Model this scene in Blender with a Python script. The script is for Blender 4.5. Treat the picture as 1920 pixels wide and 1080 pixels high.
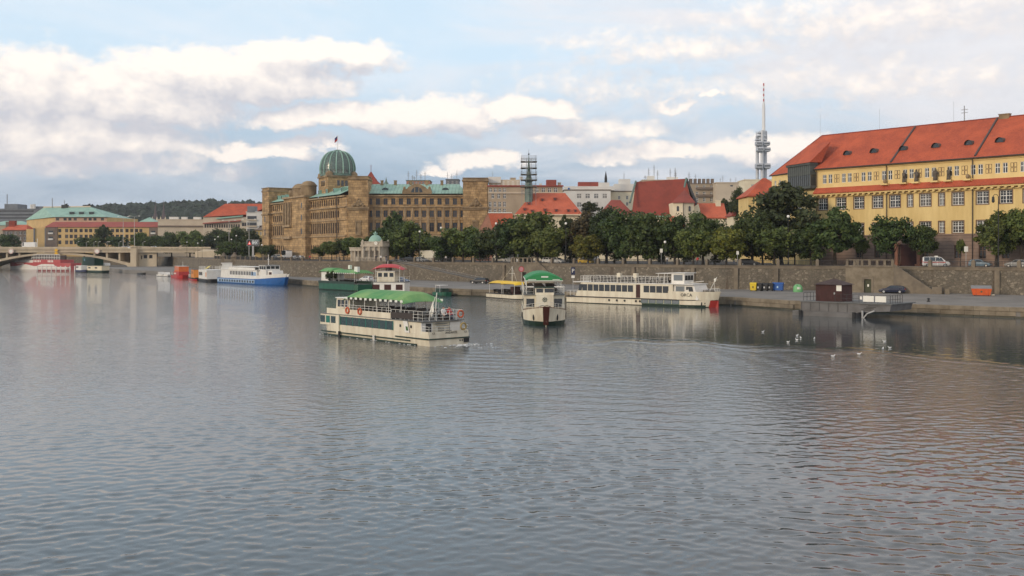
import bpy, bmesh, math, random
import numpy as np
from mathutils import Vector, Matrix, Euler

for o in list(bpy.data.objects):
    bpy.data.objects.remove(o)
scene = bpy.context.scene
C = scene.collection
PI = math.pi
R = math.radians
random.seed(7)

# ------------------------------------------------------------------ camera
F, CX, HY, CH = 1900.0, 960.0, 472.0, 9.0     # focal length in photo pixels, centre, horizon row, eye height over water
cam_d = bpy.data.cameras.new('camera')
cam = bpy.data.objects.new('camera', cam_d)
C.objects.link(cam)
cam.location = (0, 0, CH)
cam.rotation_euler = (PI / 2, 0, 0)
cam_d.sensor_width = 36.0
cam_d.lens = 36.0 * F / 1920.0
cam_d.shift_y = -(540 - HY) / 1920.0
cam_d.clip_start = 0.5
cam_d.clip_end = 20000
scene.camera = cam
scene.render.resolution_x, scene.render.resolution_y = 1024, 576

def XP(px, Y): return (px - CX) / F * Y
def ZP(py, Y): return CH - (py - HY) / F * Y
def U(px, py, Y): return Vector((XP(px, Y), Y, ZP(py, Y)))
def G(px, py, z):
    Y = (CH - z) * F / (py - HY)
    return Vector((XP(px, Y), Y, z))

# ------------------------------------------------------------------ light
SUN_AZ, SUN_EL = R(-128), R(17)                # azimuth from +Y towards +X: behind the camera, to the left
SUNV = Vector((math.sin(SUN_AZ) * math.cos(SUN_EL), math.cos(SUN_AZ) * math.cos(SUN_EL), math.sin(SUN_EL)))
sun_d = bpy.data.lights.new('sun', 'SUN')
sun_d.energy = 1.4
sun_d.angle = R(12)
sun_d.color = (1.0, 0.80, 0.58)
sun = bpy.data.objects.new('sun', sun_d)
C.objects.link(sun)
sun.rotation_euler = SUNV.to_track_quat('Z', 'Y').to_euler()
sun.location = (-60, -60, 60)

world = bpy.data.worlds.new('World')
scene.world = world
world.use_nodes = True
world.cycles.sampling_method = 'MANUAL'
world.cycles.sample_map_resolution = 512
scene.view_settings.view_transform = 'Standard'
scene.view_settings.look = 'None'
scene.view_settings.exposure = 0.24
scene.view_settings.gamma = 1.0
scene.view_settings.use_curve_mapping = False

class NT:
    """small helper for building node trees"""
    def __init__(s, tree): s.t = tree; s.n = tree.nodes; s.l = tree.links
    def put(s, sock, v):
        if v is None: return
        if isinstance(v, bpy.types.NodeSocket): s.l.new(v, sock)
        else:
            if isinstance(v, (tuple, list)) and len(v) == 3 and sock.type == 'RGBA': v = tuple(v) + (1.0,)
            sock.default_value = v
    def node(s, typ, **kw):
        n = s.n.new(typ)
        for k, v in kw.items(): setattr(n, k, v)
        return n
    def math(s, op, a, b=None, c=None, clamp=False):
        n = s.node('ShaderNodeMath', operation=op); n.use_clamp = clamp
        s.put(n.inputs[0], a); s.put(n.inputs[1], b); s.put(n.inputs[2], c)
        return n.outputs[0]
    def vmath(s, op, a, b=None):
        n = s.node('ShaderNodeVectorMath', operation=op)
        s.put(n.inputs[0], a); s.put(n.inputs[1], b)
        return n.outputs[0]
    def smooth(s, x, a, b):
        n = s.node('ShaderNodeMapRange', interpolation_type='SMOOTHSTEP')
        s.put(n.inputs['Value'], x); s.put(n.inputs['From Min'], a); s.put(n.inputs['From Max'], b)
        return n.outputs[0]
    def maprange(s, x, a, b, c, d):
        n = s.node('ShaderNodeMapRange')
        s.put(n.inputs[0], x); s.put(n.inputs[1], a); s.put(n.inputs[2], b); s.put(n.inputs[3], c); s.put(n.inputs[4], d)
        return n.outputs[0]
    def mix(s, f, a, b, blend='MIX'):
        n = s.node('ShaderNodeMix', data_type='RGBA', blend_type=blend)
        s.put(n.inputs[0], f); s.put(n.inputs[6], a); s.put(n.inputs[7], b)
        return n.outputs[2]
    def noise(s, vec, scale, detail=4.0, rough=0.55, dist=0.0):
        n = s.node('ShaderNodeTexNoise')
        s.put(n.inputs['Vector'], vec); s.put(n.inputs['Scale'], scale); s.put(n.inputs['Detail'], detail)
        s.put(n.inputs['Roughness'], rough); s.put(n.inputs['Distortion'], dist)
        return n.outputs[0]
    def comb(s, x, y, z):
        n = s.node('ShaderNodeCombineXYZ')
        s.put(n.inputs[0], x); s.put(n.inputs[1], y); s.put(n.inputs[2], z)
        return n.outputs[0]
    def sep(s, v):
        n = s.node('ShaderNodeSeparateXYZ'); s.put(n.inputs[0], v)
        return n.outputs

# ------------------------------------------------------------------ sky: Nishita air with layers of cloud
def az_el(px, py):
    x, z = (px - CX) / F, (HY - py) / F
    return math.atan(x), math.atan(z / math.sqrt(1 + x * x))

def make_density_group():
    # cloud density from (azimuth, elevation): the cumulus heaps in view plus an even cover of the same heaps all round
    g = bpy.data.node_groups.new('cumulus', 'ShaderNodeTree')
    g.interface.new_socket('P', in_out='INPUT', socket_type='NodeSocketVector')
    g.interface.new_socket('Density', in_out='OUTPUT', socket_type='NodeSocketFloat')
    t = NT(g)
    gi = t.node('NodeGroupInput'); go = t.node('NodeGroupOutput')
    p = gi.outputs[0]
    wn = t.node('ShaderNodeTexNoise'); t.put(wn.inputs['Vector'], t.vmath('MULTIPLY', p, (1.0, 1.5, 1.0)))
    wn.inputs['Scale'].default_value = 18.0; wn.inputs['Detail'].default_value = 5.0; wn.inputs['Roughness'].default_value = 0.6
    warp = t.vmath('MULTIPLY', t.vmath('SUBTRACT', wn.outputs[1], (0.5, 0.5, 0.5)), (0.075, 0.046, 0.0))
    q = t.vmath('ADD', p, warp)
    sx, sy, sz = t.sep(q)
    blobs = [  # px, py, half width px, half height px, weight : heaps seen in the photograph
        (590, 112, 150, 36, 1.0), (420, 150, 220, 52, 1.0), (200, 190, 250, 66, 1.0), (20, 170, 140, 80, 1.0), (110, 260, 260, 52, .95),
        (-160, 190, 200, 95, 1.0), (820, 218, 120, 42, 1.0), (620, 222, 150, 32, .95), (990, 215, 110, 26, .9), (470, 283, 120, 20, .9), (560, 272, 80, 16, .75),
        (910, 305, 70, 28, 1.0), (825, 318, 46, 14, .8), (1265, 195, 58, 14, .8), (1350, 181, 24, 13, .75), (1440, 285, 170, 30, .8),
        (1250, 290, 150, 24, .8), (1120, 245, 160, 30, .55), (1660, 40, 420, 52, .42), (1300, 92, 260, 40, .45), (60, 300, 360, 44, .62), (1560, 165, 420, 60, .40), (1150, 160, 220, 40, .35),
    ]
    best = None
    for (px, py, wx, wy, w) in blobs:
        a, e = az_el(px, py)
        dx = t.math('MULTIPLY', t.math('SUBTRACT', sx, a), F / wx)
        dy = t.math('MULTIPLY', t.math('SUBTRACT', sy, e), F / wy)
        # flat bases: the lower half of a heap falls off faster
        dy = t.math('MULTIPLY', dy, t.math('ADD', 1.0, t.math('MULTIPLY', t.math('LESS_THAN', dy, 0.0), 0.6)))
        d2 = t.math('ADD', t.math('MULTIPLY', dx, dx), t.math('MULTIPLY', dy, dy))
        e1 = t.math('MULTIPLY', t.math('SUBTRACT', 1.0, t.math('MULTIPLY', d2, 0.62)), w)
        best = e1 if best is None else t.math('MAXIMUM', best, e1)
    best = t.math('MAXIMUM', best, -1.0)
    # the same kind of heaps everywhere else in the sky
    far = t.noise(t.vmath('MULTIPLY', q, (1.0, 2.2, 1.0)), 5.5, 3.0, 0.5)
    out = t.smooth(t.math('ABSOLUTE', sx), 0.56, 0.75)
    hi = t.smooth(sy, 0.245, 0.34)
    elsewhere = t.math('MAXIMUM', out, hi)
    gen = t.math('SUBTRACT', t.math('MULTIPLY', t.math('SUBTRACT', far, 0.51), 6.0), t.math('MULTIPLY', t.math('SUBTRACT', 1.0, elsewhere), 4.0))
    best = t.math('MAXIMUM', best, gen)
    fn = t.noise(t.vmath('MULTIPLY', p, (1.0, 1.25, 1.0)), 40.0, 6.0, 0.6)
    d = t.math('ADD', best, t.math('MULTIPLY', t.math('SUBTRACT', fn, 0.5), 1.15))
    t.put(go.inputs[0], d)
    return g

def build_world():
    w = NT(world.node_tree)
    for n in list(w.n): w.n.remove(n)
    out = w.node('ShaderNodeOutputWorld'); bg = w.node('ShaderNodeBackground')
    w.l.new(bg.outputs[0], out.inputs[0])
    sky = w.node('ShaderNodeTexSky', sky_type='NISHITA')
    sky.sun_disc = False
    sky.sun_elevation = SUN_EL; sky.sun_rotation = SUN_AZ % (2 * PI)
    sky.altitude = 200; sky.air_density = 1.0; sky.dust_density = 1.5; sky.ozone_density = 1.5
    tc = w.node('ShaderNodeTexCoord')
    x, y, z = w.sep(tc.outputs['Generated'])
    az = w.math('ARCTAN2', x, y)
    el = w.math('ARCSINE', z)
    P = w.comb(az, el, 0.0)
    # thin veil high up and a slate-blue bank low down
    base = w.mix(1.0, sky.outputs[0], (0.150, 0.142, 0.142), 'MULTIPLY')
    Pst = w.comb(w.math('MULTIPLY', az, 1.0), w.math('MULTIPLY', el, 3.4), 0.0)
    s1 = w.noise(Pst, 3.6, 6.0, 0.58, 0.6)
    s2 = w.noise(Pst, 9.0, 6.0, 0.6, 0.4)
    slate = w.mix(w.smooth(el, 0.03, 0.19), (0.20, 0.30, 0.44), (0.63, 0.785, 0.91))
    lowbank = w.math('MULTIPLY', w.math('SUBTRACT', 1.0, w.smooth(el, 0.40, 1.30)), 0.86)
    base = w.mix(lowbank, base, slate)
    veil = w.math('MULTIPLY', w.smooth(w.math('ADD', w.math('MULTIPLY', s1, 0.7), w.math('MULTIPLY', s2, 0.3)), 0.40, 0.68), w.maprange(el, 0.20, 0.40, 0.50, 0.28))
    base = w.mix(veil, base, (0.82, 0.84, 0.88))
    # grey-lilac stratus, thicker towards the right and out of frame
    a_s = w.smooth(w.math('ADD', w.math('ADD', w.math('MULTIPLY', az, 0.80), w.math('MULTIPLY', el, 0.25)), w.math('MULTIPLY', w.math('SUBTRACT', s1, 0.5), 1.2)), -0.05, 0.36)
    ribs = w.math('ADD', 0.55, w.math('MULTIPLY', s2, 0.75))
    strat = w.mix(ribs, (0.50, 0.515, 0.58), (0.80, 0.77, 0.78))
    base = w.mix(w.math('MULTIPLY', a_s, 0.80), base, strat)
    # cumulus, lit from the left and above
    g = make_density_group()
    d1 = w.node('ShaderNodeGroup', node_tree=g); w.l.new(P, d1.inputs[0])
    P2 = w.vmath('ADD', P, (-0.010, 0.018, 0.0))
    d2 = w.node('ShaderNodeGroup', node_tree=g); w.l.new(P2, d2.inputs[0])
    cover = w.smooth(d1.outputs[0], -0.02, 0.66)
    lit = w.math('ADD', 0.45, w.math('MULTIPLY', w.math('SUBTRACT', d1.outputs[0], d2.outputs[0]), 1.15), clamp=True)
    ccol = w.mix(lit, (0.585, 0.575, 0.615), (1.05, 0.945, 0.85))
    col = w.mix(w.math('MULTIPLY', cover, 0.93), base, ccol)
    below = w.smooth(el, -0.03, 0.0)
    col = w.mix(below, (0.16, 0.17, 0.18), col)
    w.l.new(col, bg.inputs[0])
    bg.inputs[1].default_value = 1.0
build_world()

# ------------------------------------------------------------------ materials
MATS = {}
def M(name, col, rough=0.8, var=0.0, scale=0.5, col2=None, bump=0.0, bscale=None, metal=0.0, spec=0.5, stretch=None, isl=0.0, objr=0.0, coat=0.0):
    """plain procedural surface: a colour, a second weathering colour through noise, optional fine relief"""
    if name in MATS: return MATS[name]
    m = bpy.data.materials.new(name); m.use_nodes = True
    t = NT(m.node_tree)
    b = t.n['Principled BSDF']
    b.inputs['Roughness'].default_value = rough
    b.inputs['Metallic'].default_value = metal
    b.inputs['Specular IOR Level'].default_value = spec
    if coat: b.inputs['Coat Weight'].default_value = coat
    c = tuple(col) + (1,)
    geo = t.node('ShaderNodeNewGeometry')
    pos = geo.outputs['Position']
    if stretch: pos = t.vmath('MULTIPLY', pos, stretch)
    cur = None
    if var or col2:
        n1 = t.noise(pos, scale, 5.0, 0.6)
        c2 = tuple(col2) + (1,) if col2 else tuple(x * (1 - var) for x in col) + (1,)
        cur = t.mix(t.smooth(n1, 0.32, 0.68), c, c2)
    if isl or objr:
        src = cur if cur is not None else c
        r = geo.outputs['Random Per Island'] if isl else t.node('ShaderNodeObjectInfo').outputs['Random']
        k = isl or objr
        hsv = t.node('ShaderNodeHueSaturation')
        t.put(hsv.inputs['Value'], t.math('ADD', 1 - k, t.math('MULTIPLY', r, 2 * k)))
        t.put(hsv.inputs['Color'], src)
        cur = hsv.outputs[0]
    if cur is not None: t.l.new(cur, b.inputs['Base Color'])
    else: b.inputs['Base Color'].default_value = c
    if bump:
        bn = t.node('ShaderNodeBump'); bn.inputs['Strength'].default_value = 1.0; bn.inputs['Distance'].default_value = bump
        t.put(bn.inputs['Height'], t.noise(pos, bscale or scale * 6, 4.0, 0.6))
        t.l.new(bn.outputs[0], b.inputs['Normal'])
    MATS[name] = m
    return m

def stone_mat(name, cols, scale, joint=(0.10, 0.085, 0.065), stretch=(1, 1, 1.4), streak=None, bump=0.03):
    """coursed rubble: cells of different stone with dark joints"""
    m = bpy.data.materials.new(name); m.use_nodes = True
    t = NT(m.node_tree); b = t.n['Principled BSDF']; b.inputs['Roughness'].default_value = 0.92
    geo = t.node('ShaderNodeNewGeometry'); pos = t.vmath('MULTIPLY', geo.outputs['Position'], stretch)
    v = t.node('ShaderNodeTexVoronoi'); t.put(v.inputs['Vector'], pos); v.inputs['Scale'].default_value = scale
    v2 = t.node('ShaderNodeTexVoronoi', feature='DISTANCE_TO_EDGE'); t.put(v2.inputs['Vector'], pos); v2.inputs['Scale'].default_value = scale
    r = t.sep(v.outputs['Color'])
    c = t.mix(r[0], cols[0], cols[1])
    c = t.mix(t.smooth(r[1], 0.72, 0.95), c, cols[2])
    big = t.noise(geo.outputs['Position'], 0.22, 5.0, 0.65)
    c = t.mix(t.math('MULTIPLY', t.smooth(big, 0.45, 0.7), 0.6), c, cols[3])
    jm = t.smooth(v2.outputs[0], 0.0, 0.07)
    c = t.mix(jm, joint, c)
    if streak:
        sv = t.vmath('MULTIPLY', geo.outputs['Position'], (0.33, 0.33, 0.03))
        sn = t.smooth(t.noise(sv, 1.0, 3.0, 0.6), 0.60, 0.70)
        c = t.mix(t.math('MULTIPLY', sn, 0.75), c, streak)
    t.l.new(c, b.inputs['Base Color'])
    bn = t.node('ShaderNodeBump'); bn.inputs['Distance'].default_value = bump
    t.put(bn.inputs['Height'], t.math('ADD', jm, t.math('MULTIPLY', r[2], 0.5)))
    t.l.new(bn.outputs[0], b.inputs['Normal'])
    MATS[name] = m
    return m

def tile_mat(name, c1, c2, course=0.33):
    """roof tiles: courses along the height, tile-to-tile and patchy colour differences"""
    m = bpy.data.materials.new(name); m.use_nodes = True
    t = NT(m.node_tree); b = t.n['Principled BSDF']; b.inputs['Roughness'].default_value = 0.85
    geo = t.node('ShaderNodeNewGeometry'); P = geo.outputs['Position']
    n1 = t.noise(P, 0.25, 5.0, 0.65); n2 = t.noise(t.vmath('MULTIPLY', P, (4, 4, 3)), 1.0, 2.0, 0.6)
    c = t.mix(t.smooth(t.math('ADD', t.math('MULTIPLY', n1, 0.6), t.math('MULTIPLY', n2, 0.4)), 0.36, 0.64), c1, c2)
    moss = t.smooth(t.noise(t.vmath('MULTIPLY', P, (0.5, 0.5, 0.12)), 1.0, 5.0, 0.65), 0.55, 0.80)
    c = t.mix(t.math('MULTIPLY', moss, 0.55), c, tuple(v * 0.55 + 0.01 for v in c2))
    t.l.new(c, b.inputs['Base Color'])
    x, y, z = t.sep(P)
    saw = t.math('FRACT', t.math('MULTIPLY', z, 1 / course))
    bn = t.node('ShaderNodeBump'); bn.inputs['Distance'].default_value = 0.05
    t.put(bn.inputs['Height'], t.math('ADD', saw, t.math('MULTIPLY', n2, 0.8)))
    t.l.new(bn.outputs[0], b.inputs['Normal'])
    MATS[name] = m
    return m

def leaf_mat(name, base, yellow=0.0):
    m = bpy.data.materials.new(name); m.use_nodes = True
    t = NT(m.node_tree); b = t.n['Principled BSDF']; b.inputs['Roughness'].default_value = 0.6
    b.inputs['Specular IOR Level'].default_value = 0.3
    geo = t.node('ShaderNodeNewGeometry'); oi = t.node('ShaderNodeObjectInfo')
    hsv = t.node('ShaderNodeHueSaturation')
    r = geo.outputs['Random Per Island']
    t.put(hsv.inputs['Value'], t.math('ADD', 0.55, t.math('ADD', t.math('MULTIPLY', r, 0.75), t.math('MULTIPLY', oi.outputs['Random'], 0.25))))
    t.put(hsv.inputs['Hue'], t.math('ADD', 0.478, t.math('MULTIPLY', t.math('FRACT', t.math('MULTIPLY', oi.outputs['Random'], 7.31)), 0.04)))
    tip = tuple(min(1, x * k) for x, k in zip(base, (1.75, 1.45, 1.0)))
    t.put(hsv.inputs['Color'], t.mix(t.smooth(t.noise(geo.outputs['Position'], 0.8, 3.0), 0.42, 0.68), base, tip))
    t.l.new(hsv.outputs[0], b.inputs['Base Color'])
    tr = t.node('ShaderNodeBsdfTranslucent'); t.l.new(hsv.outputs[0], tr.inputs[0])
    mx = t.node('ShaderNodeMixShader'); mx.inputs[0].default_value = 0.22
    t.l.new(b.outputs[0], mx.inputs[1]); t.l.new(tr.outputs[0], mx.inputs[2])
    t.l.new(mx.outputs[0], t.n['Material Output'].inputs[0])
    MATS[name] = m
    return m

def water_mat():
    m = bpy.data.materials.new('river_water'); m.use_nodes = True
    t = NT(m.node_tree); b = t.n['Principled BSDF']
    b.inputs['Base Color'].default_value = (0.068, 0.080, 0.086, 1)
    b.inputs['Roughness'].default_value = 0.02
    b.inputs['IOR'].default_value = 1.333
    geo = t.node('ShaderNodeNewGeometry'); P = geo.outputs['Position']
    # patches of calmer and rougher water lying along the stream
    patch = t.noise(t.vmath('MULTIPLY', P, (0.018, 0.035, 0)), 1.0, 4.0, 0.55)
    amp = t.maprange(t.smooth(patch, 0.36, 0.64), 0, 1, 0.45, 1.0)
    x, y, z = t.sep(P)
    # sheltered water under the right bank, beyond the line that passing boats' waves have reached
    xr = t.math('MAXIMUM', t.math('SUBTRACT', x, 20.0), 0.0)
    line = t.math('SUBTRACT', t.math('SUBTRACT', 103.5, t.math('MULTIPLY', t.math('SUBTRACT', x, 6.0), 0.36)), t.math('MULTIPLY', t.math('MULTIPLY', xr, xr), 0.030))
    line = t.math('ADD', line, t.math('MULTIPLY', t.math('SUBTRACT', t.noise(t.vmath('MULTIPLY', P, (0.16, 0.16, 0)), 1.0, 3.0), 0.5), 9.0))
    shore = t.math('SUBTRACT', y, line)
    calm = t.math('MULTIPLY', t.smooth(shore, -2.5, 2.5), t.smooth(x, 2.0, 14.0))
    amp = t.math('MULTIPLY', amp, t.maprange(calm, 0, 1, 1.0, 0.62))
    w1 = t.noise(t.vmath('MULTIPLY', P, (0.55, 1.15, 1)), 1.0, 2.0, 0.5, 0.4)
    w2 = t.noise(t.vmath('MULTIPLY', P, (1.7, 3.2, 1)), 1.0, 2.0, 0.5, 0.5)
    w0 = t.noise(t.vmath('MULTIPLY', P, (0.16, 0.33, 1)), 1.0, 2.0, 0.5, 0.3)
    h = t.math('ADD', t.math('MULTIPLY', w1, 0.050), t.math('ADD', t.math('MULTIPLY', w2, 0.010), t.math('MULTIPLY', w0, 0.05)))
    w3 = t.noise(t.vmath('MULTIPLY', P, (4.5, 8.0, 1)), 1.0, 1.0, 0.5, 0.3)
    chop = t.math('MULTIPLY', t.math('MULTIPLY', t.smooth(y, 30.0, 75.0), t.math('SUBTRACT', 1.0, t.math('MULTIPLY', calm, 0.8))), 0.017)
    far = t.smooth(y, 70.0, 190.0)
    h = t.math('MULTIPLY', h, t.math('MULTIPLY', amp, t.maprange(far, 0, 1, 0.30, 1.0)))
    h = t.math('ADD', h, t.math('MULTIPLY', w3, chop))
    bn = t.node('ShaderNodeBump'); bn.inputs['Strength'].default_value = 1.0; bn.inputs['Distance'].default_value = 1.0
    t.put(bn.inputs['Height'], h)
    t.l.new(bn.outputs[0], b.inputs['Normal'])
    MATS['river_water'] = m
    return m

# ------------------------------------------------------------------ mesh builder
class MB:
    def __init__(s): s.v = []; s.f = []; s.m = []; s.T = None; s.mi = 0
    def add(s, vs, fs, mi=None):
        k = len(s.v)
        if s.T is not None: vs = [s.T @ Vector(p) for p in vs]
        s.v.extend([tuple(p) for p in vs])
        s.f.extend([tuple(i + k for i in f) for f in fs])
        s.m.extend([s.mi if mi is None else mi] * len(fs))
        return s
    def box(s, x0, x1, y0, y1, z0, z1, mi=None):
        vs = [(x, y, z) for z in (z0, z1) for y in (y0, y1) for x in (x0, x1)]
        return s.add(vs, [(0, 2, 3, 1), (4, 5, 7, 6), (0, 1, 5, 4), (2, 6, 7, 3), (0, 4, 6, 2), (1, 3, 7, 5)], mi)
    def quad(s, a, b, c, d, mi=None): return s.add([a, b, c, d], [(0, 1, 2, 3)], mi)
    def poly(s, pts, mi=None): return s.add(pts, [tuple(range(len(pts)))], mi)
    def prism(s, pts, z0, z1, mi=None):
        n = len(pts)
        vs = [(p[0], p[1], z0) for p in pts] + [(p[0], p[1], z1) for p in pts]
        fs = [tuple(range(n))[::-1], tuple(range(n, 2 * n))] + [(i, (i + 1) % n, n + (i + 1) % n, n + i) for i in range(n)]
        return s.add(vs, fs, mi)
    def extrude(s, pts, vec, mi=None):
        n = len(pts); vec = Vector(vec)
        vs = [tuple(p) for p in pts] + [tuple(Vector(p) + vec) for p in pts]
        fs = [tuple(range(n))[::-1], tuple(range(n, 2 * n))] + [(i, (i + 1) % n, n + (i + 1) % n, n + i) for i in range(n)]
        return s.add(vs, fs, mi)
    def tube(s, p, q, r, n=6, r2=None, mi=None, cap=True):
        p, q = Vector(p), Vector(q); d = (q - p)
        if d.length < 1e-6: return s
        d.normalize()
        a = d.orthogonal().normalized(); b = d.cross(a)
        r2 = r if r2 is None else r2
        vs = []
        for c, rr in ((p, r), (q, r2)):
            for i in range(n):
                t = 2 * PI * i / n
                vs.append(c + a * (rr * math.cos(t)) + b * (rr * math.sin(t)))
        fs = [(i, (i + 1) % n, n + (i + 1) % n, n + i) for i in range(n)]
        if cap: fs += [tuple(range(n))[::-1], tuple(range(n, 2 * n))]
        return s.add(vs, fs, mi)
    def path(s, pts, r, n=5, mi=None):
        for a, b in zip(pts[:-1], pts[1:]): s.tube(a, b, r, n, mi=mi)
        return s
    def lathe(s, prof, cx=0, cy=0, n=16, mi=None, a0=0.0, a1=2 * PI):
        k = len(prof); full = abs(a1 - a0 - 2 * PI) < 1e-6
        cols = n if full else n + 1
        vs = []
        for i in range(cols):
            t = a0 + (a1 - a0) * i / n
            for r, z in prof: vs.append((cx + r * math.cos(t), cy + r * math.sin(t), z))
        fs = []
        for i in range(n):
            j = (i + 1) % cols
            for q in range(k - 1): fs.append((i * k + q, j * k + q, j * k + q + 1, i * k + q + 1))
        return s.add(vs, fs, mi)
    def loft(s, rings, closed=True, cap=True, mis=None):
        n = len(rings[0]); vs = [p for r in rings for p in r]; k0 = len(s.v)
        m = n if closed else n - 1
        for i in range(len(rings) - 1):
            pass
        fs = []; ms = []
        for i in range(len(rings) - 1):
            for j in range(m):
                fs.append((i * n + j, i * n + (j + 1) % n, (i + 1) * n + (j + 1) % n, (i + 1) * n + j)); ms.append(mis[j] if mis else s.mi)
        if cap and closed:
            fs.append(tuple(range(n))[::-1]); ms.append(mis[0] if mis else s.mi)
            fs.append(tuple(range((len(rings) - 1) * n, len(rings) * n))); ms.append(mis[0] if mis else s.mi)
        old = s.mi; s.add(vs, fs); s.m[-len(fs):] = ms; s.mi = old
        return s
    def blob(s, c, r, mi=None, n=8, m=6):
        prof = []
        vs = []; cx, cy, cz = c; rx, ry, rz = r
        for j in range(m + 1):
            ph = -PI / 2 + PI * j / m
            for i in range(n):
                t = 2 * PI * i / n
                vs.append((cx + rx * math.cos(ph) * math.cos(t), cy + ry * math.cos(ph) * math.sin(t), cz + rz * math.sin(ph)))
        fs = [(j * n + i, j * n + (i + 1) % n, (j + 1) * n + (i + 1) % n, (j + 1) * n + i) for j in range(m) for i in range(n)]
        return s.add(vs, fs, mi)
    def mesh(s, name, mats, smooth=False):
        me = bpy.data.meshes.new(name)
        me.from_pydata(s.v, [], s.f)
        mats = mats if isinstance(mats, (list, tuple)) else [mats]
        for m in mats: me.materials.append(m)
        if len(mats) > 1: me.polygons.foreach_set('material_index', s.m)
        if smooth: me.polygons.foreach_set('use_smooth', [True] * len(me.polygons))
        me.update()
        return me
    def obj(s, name, mats, parent=None, loc=(0, 0, 0), rz=0.0, smooth=False):
        return put(name, s.mesh(name, mats, smooth), parent, loc, rz)

def put(name, me, parent=None, loc=(0, 0, 0), rz=0.0, rot=None):
    o = bpy.data.objects.new(name, me); C.objects.link(o)
    o.location = loc; o.rotation_euler = rot if rot is not None else (0, 0, rz)
    if parent is not None: o.parent = parent
    return o
def tag(o, label, cat, group=None):
    o['label'] = label; o['category'] = cat
    if group: o['group'] = group
    return o
def thing(name, label, cat, loc=(0, 0, 0), rz=0.0, group=None):
    o = bpy.data.objects.new(name, None); C.objects.link(o)
    o.empty_display_size = 0.5
    o.location = loc; o.rotation_euler = (0, 0, rz)
    return tag(o, label, cat, group)
def struct(o): o['kind'] = 'structure'; return o
def stuff(o): o['kind'] = 'stuff'; return o
def copy_tree(src, loc, rz, label, group=None, parent=None, scale=None):
    c = src.copy(); C.objects.link(c); c.parent = parent
    if parent is None:
        c.location = loc; c.rotation_euler = (0, 0, rz); c['label'] = label
        if scale: c.scale = scale
        if group: c['group'] = group
    for ch in list(src.children): copy_tree(ch, None, None, None, None, c)
    return c

def text_mesh(txt, size, mat, depth=0.01):
    cu = bpy.data.curves.new('lettering', 'FONT'); cu.body = txt; cu.size = size; cu.extrude = depth
    cu.align_x = 'CENTER'; cu.align_y = 'CENTER'; cu.resolution_u = 2
    o = bpy.data.objects.new('lettering', cu); C.objects.link(o)
    bpy.context.view_layer.update()
    me = bpy.data.meshes.new_from_object(o.evaluated_get(bpy.context.evaluated_depsgraph_get()))
    bpy.data.objects.remove(o); bpy.data.curves.remove(cu)
    me.materials.clear(); me.materials.append(mat)
    return me

# wall with real openings, in the local frame x along, z up, outside towards -y
def wall_grid(mb, L, z0, z1, ops, depth=0.25, x0=0.0, y=0.0, mi=None):
    xs = sorted({x0, L} | {v for o in ops for v in o[:2] if x0 < v < L})
    zs = sorted({z0, z1} | {v for o in ops for v in o[2:] if z0 < v < z1})
    for i in range(len(xs) - 1):
        for j in range(len(zs) - 1):
            cx, cz = (xs[i] + xs[i + 1]) / 2, (zs[j] + zs[j + 1]) / 2
            if any(o[0] < cx < o[1] and o[2] < cz < o[3] for o in ops): continue
            mb.quad((xs[i], y, zs[j]), (xs[i + 1], y, zs[j]), (xs[i + 1], y, zs[j + 1]), (xs[i], y, zs[j + 1]), mi)
    for a, b, c, d in ops:
        mb.quad((a, y, c), (a, y + depth, c), (a, y + depth, d), (a, y, d), mi)
        mb.quad((b, y, c), (b, y, d), (b, y + depth, d), (b, y + depth, c), mi)
        mb.quad((a, y, d), (a, y + depth, d), (b, y + depth, d), (b, y, d), mi)
        mb.quad((a, y, c), (b, y, c), (b, y + depth, c), (a, y + depth, c), mi)

WIN = {}
def window(parent, x, z, w, h, style, mats, y=0.0, rz=0.0, depth=0.2, name='window'):
    """one window: frame (part) with its pane (sub-part); centre x, sill z, local to the wall plane"""
    key = (round(w, 2), round(h, 2), style, mats[0].name, mats[1].name)
    if key not in WIN:
        f = MB(); t = 0.09 if style != 'fine' else 0.07
        def fr(a, b, c, d): f.box(a, b, -0.05, 0.07, c, d)
        fr(-w / 2, -w / 2 + t, 0, h); fr(w / 2 - t, w / 2, 0, h)
        fr(-w / 2 + t, w / 2 - t, 0, t); fr(-w / 2 + t, w / 2 - t, h - t, h)
        if style in ('cross', 'six', 'grid'): f.box(-0.07, 0.07, -0.065, 0.06, t, h - t)
        if style in ('cross', 'tee', 'grid'): f.box(-w / 2 + t, w / 2 - t, -0.058, 0.055, h * .56 if style != 'tee' else h * .66, (h * .56 if style != 'tee' else h * .66) + .12)
        if style == 'grid':
            for q in (-1, 1):
                f.box(q * w * .25 - .025, q * w * .25 + .025, -0.04, 0.05, t, h - t)
            for q in (.28, .80): f.box(-w / 2 + t, w / 2 - t, -0.045, 0.045, h * q - .025, h * q + .025)
        p = MB(); p.quad((-w / 2 + t, 0.03, t), (w / 2 - t, 0.03, t), (w / 2 - t, 0.03, h - t), (-w / 2 + t, 0.03, h - t))
        WIN[key] = (f.mesh(name, mats[0]), p.mesh('pane', mats[1]))
    fm, pm = WIN[key]
    c, s_ = math.cos(rz), math.sin(rz)
    o = put(name, fm, parent, (x, y, z) if rz == 0 else (x, y, z), rz)
    put('pane', pm, o)
    return o

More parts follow.
